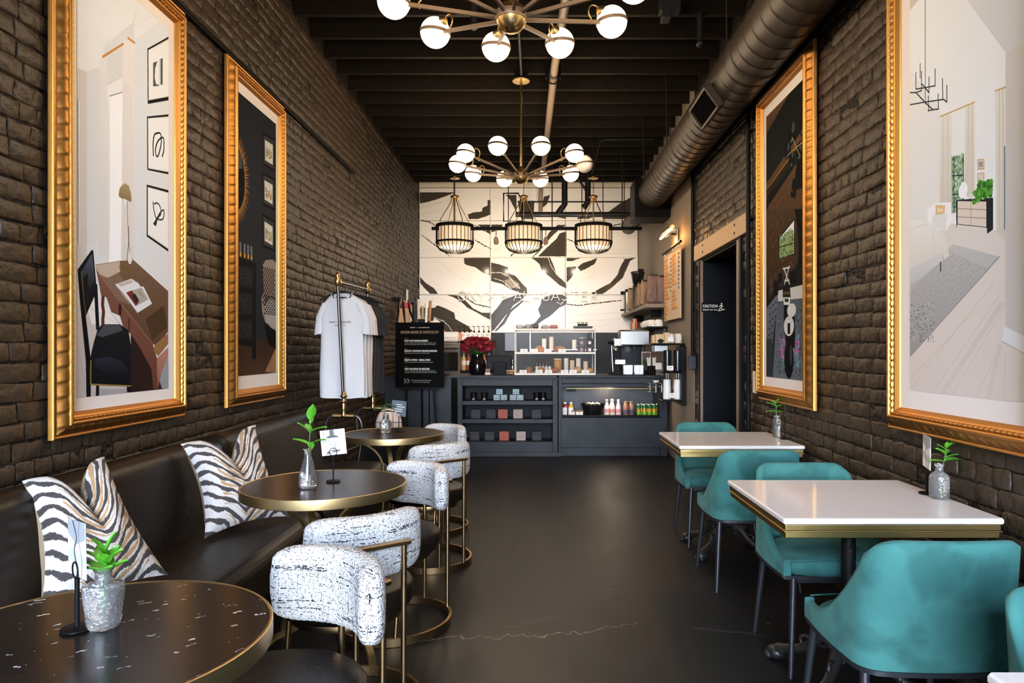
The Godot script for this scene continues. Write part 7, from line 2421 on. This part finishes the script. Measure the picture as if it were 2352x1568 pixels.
	for q in [[1053.5, lin(0.55, 0.34, 0.12), "pale amber"], [1065.0, lin(0.58, 0.40, 0.20), "straw coloured"], [1076.0, lin(0.30, 0.06, 0.05), "dark red"], [1111.5, lin(0.5, 0.12, 0.06), "orange red"], [1123.0, lin(0.6, 0.5, 0.35), "cream"]]:
		var g := thing("syrup_bottle", "%s syrup bottle with steel pump on back riser" % q[2], "bottle", V((q[0] - 1236) * 11.18 / 1568, 1.022, 11.2), 0.0, "syrup bottles on the back riser")
		part(g, "bottle", lathed(P([0, 0, 0.034, 0, 0.037, 0.005, 0.037, 0.17, 0.03, 0.2, 0.014, 0.23, 0.014, 0.25, 0, 0.25]), 24), mat(q[1], 0.1))
		part(g, "label", lathed(P([0.0365, 0.09, 0.0378, 0.09, 0.0378, 0.16, 0.0365, 0.16]), 24), M.paper)
		var p := MB.new()
		p.lathe(P([0, 0.25, 0.016, 0.25, 0.014, 0.27, 0.004, 0.275, 0.004, 0.31, 0, 0.312]), 14)
		p.tube([Vector3(0.006, 0.308, 0), Vector3(-0.03, 0.308, 0)], 0.005, 6)
		part(g, "pump", p, M.steel)
		n += 1
	var ov := thing("toaster_oven", "brown steel oven on back bar behind the easel sign", "oven", V(-1.42, 0.95, 11.15))
	part(ov, "body", boxed(Vector3(0, 0.26, 0), Vector3(0.34, 0.50, 0.40), 0.01), mat(lin(0.10, 0.075, 0.055), 0.35, 0.6))
	part(ov, "door", boxed(Vector3(0, 0.22, 0.205), Vector3(0.28, 0.30, 0.015), 0.004), mat(lin(0.015, 0.012, 0.01), 0.1))
	part(ov, "handle", tubed([Vector3(-0.15, 0.44, 0.24), Vector3(0.15, 0.44, 0.24)], 0.018, 10), M.chrome)
	var wb2 := thing("wire_tray", "pale wire tray with folded cloths on the brown oven", "tray", V(-1.42, 1.46, 11.15))
	var wt := MB.new()
	for y in [0.0, 0.05, 0.1]:
		wt.tube([Vector3(-0.15, y, -0.12), Vector3(0.15, y, -0.12), Vector3(0.15, y, 0.12), Vector3(-0.15, y, 0.12)], 0.004, 5, true)
	for i in 9:
		wt.tube([Vector3(-0.15 + i * 0.0375, 0, 0.12), Vector3(-0.15 + i * 0.0375, 0.1, 0.12)], 0.003, 5)
	part(wb2, "wires", wt, M.cream)
	var ct := MB.new()
	ct.box(Vector3(0, 0.09, 0), Vector3(0.28, 0.17, 0.22), 0.04)
	solo("folded_towel", ct, M.white, "white folded towels in the pale wire tray", "towel").position = V(-1.42, 1.47, 11.15)
	# more stores on the back bar, seen through the pastry case
	var sh2 := thing("wall_shelf", "thin steel shelf on grey upstand behind the pastry case", "shelf", V(0.42, 1.36, 11.38))
	part(sh2, "board", boxed(Vector3(0, 0, 0), Vector3(1.10, 0.02, 0.24), 0.003), M.steel)
	n = 0
	for q in [[0.0, 0.95, lin(0.04, 0.02, 0.01)], [0.05, 0.95, lin(0.05, 0.02, 0.01)], [0.10, 0.95, lin(0.03, 0.015, 0.01)], [0.155, 0.95, lin(0.05, 0.03, 0.02)], [0.21, 0.95, lin(0.03, 0.015, 0.01)]]:
		var g := thing("syrup_bottle", "dark slim bottle with white label seen through pastry case, %s" % ["leftmost", "second", "third", "fourth", "rightmost"][n], "bottle", V(q[0] - 0.02, q[1], 11.12), 0.0, "dark bottles behind the pastry case")
		part(g, "bottle", lathed(P([0, 0, 0.020, 0, 0.022, 0.005, 0.022, 0.18, 0.010, 0.22, 0.010, 0.27, 0, 0.27]), 20), mat(q[2], 0.15))
		part(g, "label", lathed(P([0.0215, 0.06, 0.0228, 0.06, 0.0228, 0.14, 0.0215, 0.14]), 20), M.paper)
		n += 1
	var jug := thing("tea_jug", "amber tea jug with pale lid seen through pastry case", "jug", V(0.32, 0.95, 11.12))
	part(jug, "jug", lathed(P([0, 0, 0.05, 0, 0.055, 0.01, 0.062, 0.24, 0, 0.24]), 28), mat(lin(0.50, 0.28, 0.08), 0.15))
	part(jug, "lid", lathed(P([0, 0.24, 0.064, 0.24, 0.064, 0.26, 0, 0.27]), 28), M.cream)
	n = 0
	for q in [[0.46, 0.95, 0.26], [0.56, 0.95, 0.24], [0.66, 0.95, 0.27], [0.78, 0.95, 0.22], [0.10, 1.37, 0.17], [0.22, 1.37, 0.20], [0.60, 1.37, 0.16], [0.72, 1.37, 0.19]]:
		var g := thing("cup_stack", "%s paper cup stack on back bar seen through pastry case, %s" % ["cream" if n % 2 else "white", ["lower row first", "lower row second", "lower row third", "lower row last", "upper shelf first", "upper shelf second", "upper shelf third", "upper shelf last"][n]], "cup stack", V(q[0], q[1], 11.2 if q[1] < 1 else 11.36), 0.0, "cup stacks behind the pastry case")
		var pr := []
		var y := 0.0
		while y < q[2]:
			pr += P([0.036, y, 0.0395, y + 0.010, 0.0395, y + 0.013])
			y += 0.016
		pr += [Vector2(0, y)]
		part(g, "cups", lathed(pr, 24), M.cream if n % 2 else M.white)
		n += 1
	# paper towel roll and tamper by the till wall
	var rt := MB.new()
	rt.lathe(P([0, 0, 0.03, 0, 0.03, 0.09, 0.008, 0.095, 0.008, 0.12, 0.028, 0.125, 0.028, 0.135, 0, 0.137]), 18)
	solo("white_dispenser", rt, M.white, "small white pump dispenser behind the till screen", "dispenser").position = V(-0.865, 0.95, 11.1)

func right_shelves() -> void:
	# espresso machines on the counter's right end
	var o := thing("espresso_machine", "steel espresso machine with broad polished panel on counter right", "coffee machine", V(1.21, 1.035, 9.12))
	part(o, "hood", boxed(Vector3(0.06, 0.48, 0.0), Vector3(0.38, 0.185, 0.34), 0.008), mat(lin(0.30, 0.29, 0.28), 0.3, 1.0), "polished steel hood")
	part(o, "back_panel", boxed(Vector3(0.06, 0.20, -0.12), Vector3(0.36, 0.40, 0.04), 0.006), mat(lin(0.03, 0.035, 0.042), 0.12))
	part(o, "base", boxed(Vector3(0.06, 0.03, 0.0), Vector3(0.38, 0.06, 0.34), 0.008), M.black)
	part(o, "cup_rail", tubed([Vector3(-0.12, 0.585, 0.16), Vector3(0.24, 0.585, 0.16), Vector3(0.24, 0.585, -0.16), Vector3(-0.12, 0.585, -0.16)], 0.006, 6, true), M.steel)
	for x in [-0.06, 0.06, 0.18]:
		part(o, "spout", tubed([Vector3(x, 0.40, 0.05), Vector3(x + 0.004, 0.33, 0.06), Vector3(x - 0.012, 0.30, 0.07)], 0.007, 6), M.chrome)
	var g := thing("coffee_grinder", "dark coffee grinder with square steel head left of espresso machine", "grinder", V(1.03, 1.035, 9.05))
	part(g, "head", boxed(Vector3(0.03, 0.425, 0.0), Vector3(0.125, 0.115, 0.12), 0.012), M.chrome)
	part(g, "column", boxed(Vector3(0.01, 0.22, -0.05), Vector3(0.12, 0.42, 0.08), 0.01), M.black)
	part(g, "group_head", lathed(P([0, 0.30, 0.03, 0.30, 0.036, 0.32, 0.036, 0.37, 0, 0.37]), 20), M.chrome)
	part(g, "drip_tray", boxed(Vector3(0.05, 0.165, 0.02), Vector3(0.14, 0.07, 0.14), 0.008), M.steel)
	part(g, "knob", tubed([Vector3(-0.11, 0.42, 0.03), Vector3(-0.02, 0.42, 0.03)], 0.022, 10), M.black)
	part(g, "steam_wand", tubed([Vector3(-0.06, 0.38, 0.05), Vector3(-0.055, 0.2, 0.06), Vector3(-0.045, 0.02, 0.07)], 0.008, 8), M.chrome)
	part(g, "base", boxed(Vector3(0.01, 0.02, 0), Vector3(0.2, 0.04, 0.2), 0.008), M.black)
	var n := 0
	for x in [1.158, 1.295]:
		var d := thing("napkin_box", "square brushed tin on counter before espresso machine, %s" % ["left one", "right one"][n], "tin", V(x, 1.035, 8.83), 0.0, "square tins on the counter")
		part(d, "tin", boxed(Vector3(0, 0.068, 0), Vector3(0.128, 0.128, 0.10), 0.006), bump(tri_map(mat(lin(0.62, 0.63, 0.65), 0.24, 1.0), 6.0), M.grain, 0.3))
		part(d, "base", boxed(Vector3(0, 0.004, 0), Vector3(0.136, 0.008, 0.108), 0.002), M.black)
		n += 1
	var fp := thing("plant_sprig", "small green plant between the tins and framed notice", "plant", V(1.395, 1.035, 8.95))
	part(fp, "pot", lathed(P([0, 0, 0.025, 0, 0.03, 0.05, 0, 0.05]), 18), M.black)
	var lf := leaf(0.06, 0.016).mesh()
	for i in 14:
		inst(fp, "leaf", lf, M.leaf_dark).transform = Transform3D(Basis(Vector3.UP, i * 2.4) * Basis(Vector3.RIGHT, -0.3 - 0.07 * i), Vector3(0, 0.05 + 0.008 * i, 0))
	var nf := thing("framed_notice", "small notice in pale frame behind the straws", "notice", V(1.42, 1.035, 8.98))
	part(nf, "frame", boxed(Vector3(0, 0.15, 0), Vector3(0.125, 0.30, 0.015), 0.003), mat(lin(0.42, 0.32, 0.30), 0.6))
	part(nf, "sheet", boxed(Vector3(0, 0.15, 0.008), Vector3(0.10, 0.27, 0.003), 0.001), mat(lin(0.05, 0.03, 0.03), 0.5))
	n = 0
	for x in [1.435, 1.49]:
		var c := thing("straw_cup", "black cup of paper straws on counter, %s" % ["left one", "right one"][n], "cup", V(x, 1.035, 8.80), 0.0, "cups of paper straws")
		part(c, "cup", lathed(P([0, 0, 0.024, 0, 0.027, 0.12, 0.025, 0.12, 0.022, 0.01, 0, 0.01]), 20), M.black)
		for i in 7:
			var a := i * 0.9
			part(c, "straw", tubed([Vector3(cos(a) * 0.012, 0.02, sin(a) * 0.012), Vector3(cos(a) * 0.02 - 0.012 * (1 - n * 1.6), 0.23 - 0.006 * (i % 3), sin(a) * 0.02)], 0.0045, 6), M.paper)
		n += 1
	var nc := thing("price_card", "white square card on clear box at counter right end", "card", V(1.56, 1.035, 8.78))
	part(nc, "box", boxed(Vector3(0, 0.035, 0), Vector3(0.09, 0.07, 0.08), 0.004), mat(Color(0.8, 0.85, 0.9, 0.12), 0.05, 0.0, {"transparency": BaseMaterial3D.TRANSPARENCY_ALPHA}))
	part(nc, "card", boxed(Vector3(-0.01, 0.115, 0), Vector3(0.082, 0.085, 0.003), 0.001), M.paper)
	# shelves on the plaster
	var s1 := thing("wall_shelf", "grey timber shelf of coffee bags, highest on the plastered wall", "shelf", V(1.555, 1.935, 10.2), 0.0, "shelves on the plastered wall")
	part(s1, "board", boxed(Vector3(0, 0, 0), Vector3(0.31, 0.05, 2.6), 0.005), bump(tri_map(mat(lin(0.22, 0.19, 0.16), 0.7), 1.5), M.grain, 0.2))
	for z in [-0.9, 0.7]:
		part(s1, "bracket", boxed(Vector3(0.08, -0.07, z), Vector3(0.14, 0.1, 0.05), 0.008), M.black)
	n = 0
	for q in [[1.53, 9.05, 0.17, 0.40, 0], [1.63, 8.99, 0.13, 0.38, 0], [1.50, 9.50, 0.15, 0.37, 1], [1.49, 9.78, 0.15, 0.36, 1], [1.49, 10.08, 0.13, 0.33, 0], [1.48, 10.75, 0.15, 0.37, 1]]:
		var b := MB.new()
		bag_shape(b, q[2], q[3], 0.10)
		var t := thing("coffee_bag", "%s coffee bag on the highest shelf, %s" % [["grey brown", "kraft paper"][q[4]], ["nearest the menu board", "half behind the menu board", "second group front", "second group rear", "small one before the hopper", "farthest, beside the urn"][n]], "bag", V(q[0], 1.961, q[1]), 0.25, "coffee bags on the high shelf")
		part(t, "bag", b, bump(tri_map(mat([lin(0.17, 0.125, 0.115), lin(0.30, 0.20, 0.12)][q[4]], 0.6), 4.0), M.grain, 0.9))
		part(t, "fold_clip", boxed(Vector3(0, q[3] - 0.012, 0.012), Vector3(q[2] * 0.75, 0.022, 0.018), 0.006), mat(lin(0.03, 0.025, 0.025), 0.5))
		n += 1
	var gr := thing("hopper_grinder", "black hopper grinder rising behind the bags on highest shelf", "grinder", V(1.52, 1.961, 10.42))
	part(gr, "body", boxed(Vector3(0, 0.2, 0), Vector3(0.14, 0.40, 0.16), 0.015), M.black)
	part(gr, "hopper", lathed(P([0, 0.40, 0.075, 0.40, 0.10, 0.55, 0.108, 0.56, 0.108, 0.585, 0.09, 0.59, 0.0, 0.60]), 28), mat(lin(0.01, 0.01, 0.011), 0.25))
	part(gr, "lid_knob", boxed(Vector3(0.05, 0.615, 0), Vector3(0.09, 0.03, 0.05), 0.008), M.black)
	var ur := thing("coffee_urn", "tall steel urn with black tap at far end of highest shelf", "urn", V(1.48, 1.961, 11.2))
	part(ur, "body", lathed(P([0, 0, 0.075, 0, 0.078, 0.01, 0.078, 0.33, 0.07, 0.35, 0, 0.36]), 28), M.steel)
	part(ur, "lid", lathed(P([0, 0.35, 0.06, 0.35, 0.05, 0.39, 0, 0.395]), 24), M.black)
	part(ur, "tap", boxed(Vector3(-0.1, 0.05, 0.02), Vector3(0.07, 0.03, 0.03), 0.006), M.black)
	part(ur, "spout", boxed(Vector3(-0.09, 0.33, 0.02), Vector3(0.08, 0.05, 0.05), 0.01), M.black)
	var s2 := thing("wall_shelf", "black curved shelf of white cups under the coffee bags", "shelf", V(1.56, 1.655, 9.95), 0.0, "shelves on the plastered wall")
	part(s2, "board", boxed(Vector3(0, 0, 0), Vector3(0.28, 0.025, 2.0), 0.008), M.black)
	part(s2, "back_plate", boxed(Vector3(0.11, -0.12, 0.6), Vector3(0.05, 0.24, 0.7), 0.01), M.iron)
	n = 0
	for q in [[1.60, 9.06, 0.058, 0.095], [1.53, 9.14, 0.058, 0.095], [1.53, 9.30, 0.052, 0.10], [1.53, 9.42, 0.052, 0.10], [1.53, 9.54, 0.052, 0.10], [1.53, 9.66, 0.052, 0.10], [1.53, 9.78, 0.052, 0.10]]:
		var t := thing("white_cup", "upturned white cup on black shelf, %s" % ["nearest at the wall", "nearest at the edge", "second in the row", "third in the row", "fourth in the row", "fifth in the row", "last in the row"][n], "cup", V(q[0], 1.668, q[1]), 0.0, "white cups on the black shelf")
		part(t, "cup", lathed(P([q[2] - 0.004, 0.006, q[2] - 0.004, 0, q[2], 0, q[2] * 1.0, 0.04, q[2] * 0.86, q[3] - 0.012, q[2] * 0.6, q[3] - 0.004, q[2] * 0.5, q[3], 0, q[3]]), 28), M.white)
		part(t, "handle", tubed(arc(Vector3(-q[2] * 0.9, 0.05, 0.02), Vector3(-0.022, 0, 0), Vector3(0, 0.022, 0), 10, -PI / 2, PI / 2), 0.005, 6), M.white)
		n += 1
	n = 0
	for q in [[10.2, lin(0.4, 0.04, 0.03), "red capped"], [10.35, lin(0.75, 0.7, 0.6), "white"], [10.5, lin(0.6, 0.42, 0.06), "yellow"], [10.65, lin(0.35, 0.06, 0.08), "dark red"]]:
		var t := thing("sauce_bottle", "%s sauce bottle at far end of the black shelf" % q[2], "bottle", V(1.47, 1.668, q[0]), 0.0, "sauce bottles on the black shelf")
		part(t, "bottle", lathed(P([0, 0, 0.026, 0, 0.028, 0.006, 0.028, 0.09, 0.012, 0.12, 0.010, 0.14, 0, 0.14]), 20), mat(q[1], 0.3))
		part(t, "cap", lathed(P([0, 0.138, 0.012, 0.138, 0.010, 0.16, 0, 0.162]), 14), mat(lin(0.5, 0.03, 0.03), 0.4) if n % 3 == 0 else M.white)
		n += 1
	var s3 := thing("wall_shelf", "small black shelf of kraft boxes and mugs below the menu board", "shelf", V(1.50, 1.425, 8.05), 0.0, "shelves on the plastered wall")
	part(s3, "board", boxed(Vector3(0, 0, 0), Vector3(0.40, 0.02, 0.34), 0.006), M.black)
	part(s3, "tray", boxed(Vector3(-0.06, -0.05, -0.02), Vector3(0.16, 0.08, 0.2), 0.008), M.steel)
	n = 0
	for q in [[1.365, 8.05, 0.055, 0.095, 0.10], [1.415, 8.0, 0.10, 0.105, 0.12], [1.50, 8.0, 0.06, 0.125, 0.12]]:
		var t := thing("kraft_box", "kraft box on the small black shelf, %s" % ["leftmost and lowest", "middle one with dark opening", "tallest, beside the mugs"][n], "box", V(q[0], 1.436, q[1]), 0.0, "kraft boxes on the small shelf")
		part(t, "carton", boxed(Vector3(0, q[3] / 2, 0), Vector3(q[2], q[3], q[4]), 0.003), mat(lin(0.60, 0.44, 0.25), 0.75))
		if n == 1:
			var sl := MB.new()
			sl.lathe(P([0, -0.001, 0.035, -0.001, 0.035, 0.001, 0, 0.001]), 20, Transform3D(Basis(Vector3.RIGHT, PI / 2) * Basis.from_scale(Vector3(1, 1, 0.7)), Vector3(0.01, 0.026, 0.0605)))
			part(t, "opening", sl, M.black)
		n += 1
	n = 0
	for q in [[1.555, 8.0], [1.64, 7.98]]:
		var t := thing("mug", "straight cream mug on the small shelf, %s" % ["with wooden stirrer and card", "rightmost, against the wall"][n], "mug", V(q[0], 1.436, q[1]), 0.0, "cream mugs on the small shelf")
		part(t, "mug", lathed(P([0, 0, 0.038, 0, 0.042, 0.005, 0.043, 0.112, 0.040, 0.112, 0.038, 0.012, 0, 0.01]), 28), mat(lin(0.66, 0.58, 0.47), 0.4))
		part(t, "handle", tubed(arc(Vector3(0.01, 0.055, 0.043), Vector3(0.012, 0, 0.012), Vector3(0, 0.028, 0), 12, -PI / 2, PI / 2), 0.006, 6), mat(lin(0.60, 0.60, 0.62), 0.4))
		n += 1
	var sp := MB.new()
	sp.box(Vector3(0.012, 0.12, 0), Vector3(0.018, 0.17, 0.006), 0.003, Basis(Vector3(0, 0, 1), -0.3))
	solo("wooden_stirrer", sp, mat(lin(0.10, 0.045, 0.02), 0.5), "dark wooden stirrer standing in the cream mug", "stirrer").position = V(1.553, 1.45, 8.0)
	solo("price_card", boxed(Vector3(0, 0.045, 0), Vector3(0.07, 0.055, 0.003), 0.001), M.paper, "small white card before the mug with stirrer", "card").position = V(1.535, 1.436, 7.90)
	# lids and cups by the doorway
	var s4 := thing("cup_dispenser", "black wall dispenser holding lid tubes above cup stacks", "dispenser", V(1.56, 0, 7.98))
	part(s4, "back_plate", boxed(Vector3(0.11, 1.06, -0.02), Vector3(0.05, 0.68, 0.36), 0.006), M.black)
	part(s4, "lower_shelf", boxed(Vector3(0.0, 0.775, 0), Vector3(0.26, 0.02, 0.28), 0.005), M.black)
	part(s4, "upper_shelf", boxed(Vector3(-0.02, 1.095, 0), Vector3(0.26, 0.015, 0.26), 0.005), M.black)
	for x in [-0.055, 0.065]:
		part(s4, "lid_tube", lathed(P([0, 0, 0.048, 0, 0.05, 0.01, 0.05, 0.24, 0.045, 0.25, 0, 0.25]), 28), mat(lin(0.010, 0.011, 0.014), 0.18)).position = Vector3(x, 1.105, 0.02)
		for e in [-0.012, 0.012]:
			part(s4, "guide_rod", tubed([Vector3(x + e, 1.02, 0.02), Vector3(x + e, 1.10, 0.02)], 0.005, 6), M.chrome)
	n = 0
	for x in [-0.055, 0.065]:
		var t := thing("cup_stack", "tall stack of white paper cups below lid tubes, %s" % ["left one with card", "right one nearest doorway"][n], "cup stack", V(1.56 + x, 0.787, 7.97), 0.0, "stacks of white paper cups")
		var pr := []
		for i in 18:
			pr += P([0.044 - 0.0002 * i, i * 0.0125, 0.0455 - 0.0002 * i, i * 0.0125 + 0.009, 0.0455 - 0.0002 * i, i * 0.0125 + 0.012])
		pr += [Vector2(0.042, 0.228), Vector2(0, 0.228)]
		part(t, "cups", lathed(pr, 32), M.white)
		n += 1
	n = 0
	for q in [[1.545, 0.80, "low, before the cup stacks"], [1.52, 1.115, "high, before the lid tubes"]]:
		var t := thing("size_card", "small white size card on dispenser, %s" % q[2], "card", V(q[0], q[1], 7.86), 0.0, "size cards on the dispenser")
		part(t, "card", boxed(Vector3(0, 0.035, 0), Vector3(0.075, 0.05, 0.002), 0.001), M.paper)
		print_rows(t, [0.045, 0.03], Vector3(0, 0.043, 0.0012), 0.011, M.iron)
		part(t, "clip", boxed(Vector3(0, 0.005, 0), Vector3(0.025, 0.014, 0.015), 0.002), M.kraft)
		n += 1
	var lc := thing("wire_rack", "small steel wire rack beside the cup stacks", "rack", V(1.39, 0.86, 8.15))
	var wr := MB.new()
	for y in [0.0, 0.06, 0.1]:
		wr.tube([Vector3(-0.07, y, -0.1), Vector3(0.07, y, -0.1), Vector3(0.07, y, 0.1), Vector3(-0.07, y, 0.1)], 0.004, 6, true)
	for x in [-0.07, 0.0, 0.07]:
		wr.tube([Vector3(x, 0, 0.1), Vector3(x, 0.1, 0.1)], 0.004, 6)
	part(lc, "wires", wr, M.steel)
	part(lc, "arm", boxed(Vector3(0.18, 0.01, 0), Vector3(0.26, 0.015, 0.03)), M.black)
	# menu board under its picture light
	var mb := thing("menu_board", "cream menu board with rows of amber letter tiles", "menu board", V(1.655, 1.73, 8.425), -PI / 2)
	var paper := mat(lin(0.62, 0.50, 0.37), 0.8)
	part(mb, "board", boxed(Vector3(0, 0.42, 0), Vector3(1.03, 0.84, 0.012), 0.003), paper)
	part(mb, "rail", tubed([Vector3(-0.52, 0.875, 0.02), Vector3(0.60, 0.875, 0.02)], 0.016, 8), M.black)
	for x in [-0.44, 0.12, 0.44]:
		part(mb, "strap", boxed(Vector3(x, 0.86, 0.012), Vector3(0.035, 0.06, 0.02), 0.003), M.cream)
	var lt := MB.new()
	var rs := RandomNumberGenerator.new()
	rs.seed = 4
	for col in [[-0.47, 16], [0.0, 14]]:
		for row in col[1]:
			var y = 0.775 - row * 0.049
			if col[0] > -0.1 and row == 8:
				continue
			var x: float = col[0] + rs.randf_range(0, 0.03)
			var e := x + rs.randf_range(0.12, 0.34)
			while x < e:
				var ww := rs.randf_range(0.018, 0.03)
				lt.box(Vector3(x + ww / 2, y, 0.009), Vector3(ww, 0.034, 0.008), 0.002)
				x += ww + 0.005 + (0.02 if rs.randf() < 0.15 else 0.0)
	part(mb, "letter_tiles", lt, mat(lin(0.55, 0.24, 0.045), 0.5))
	var pr2 := MB.new()
	for i in 9:
		pr2.box(Vector3(0.42, 0.76 - i * 0.05, 0.008), Vector3(0.06, 0.026, 0.004), 0.001)
		pr2.box(Vector3(-0.06, 0.76 - i * 0.05, 0.008), Vector3(0.05, 0.02, 0.004), 0.001)
	part(mb, "price_print", pr2, M.iron)
	var li := thing("picture_light", "brass barred picture light on plaster above the menu board", "wall lamp", V(1.69, 2.74, 8.28))
	part(li, "mount", boxed(Vector3(-0.01, 0.0, 0), Vector3(0.02, 0.18, 0.12), 0.004), M.steel)
	part(li, "arm", tubed([Vector3(0, 0.02, 0.03), Vector3(-0.13, 0.03, 0.03)], 0.008, 8), M.iron)
	part(li, "arm", tubed([Vector3(0, 0.02, -0.03), Vector3(-0.13, 0.03, -0.03)], 0.008, 8), M.iron)
	var hd := MB.new()
	var hp := []
	for i in 15:
		var a := lerpf(-0.35, PI + 0.1, i / 14.0)
		hp.append(Vector2(cos(a) * 0.045, sin(a) * 0.045))
	for i in 15:
		var a := lerpf(PI + 0.1, -0.35, i / 14.0)
		hp.append(Vector2(cos(a) * 0.040, sin(a) * 0.040))
	hd.prism(hp, -0.38, 0.38, Transform3D(Basis(), Vector3(-0.14, 0.03, 0)))
	part(li, "hood", hd, M.iron)
	part(li, "tube", tubed([Vector3(-0.14, 0.025, -0.36), Vector3(-0.14, 0.025, 0.36)], 0.016, 10), mat(Color.WHITE, 0.4, 0.0, {"emission_enabled": true, "emission": Color(1, 0.78, 0.5), "emission_energy_multiplier": 6.0}))
	for z in [-0.22, 0.22]:
		lamp(li, 0.10, Vector3(-0.12, -0.03, z), 0.03, Color(1, 0.70, 0.36))
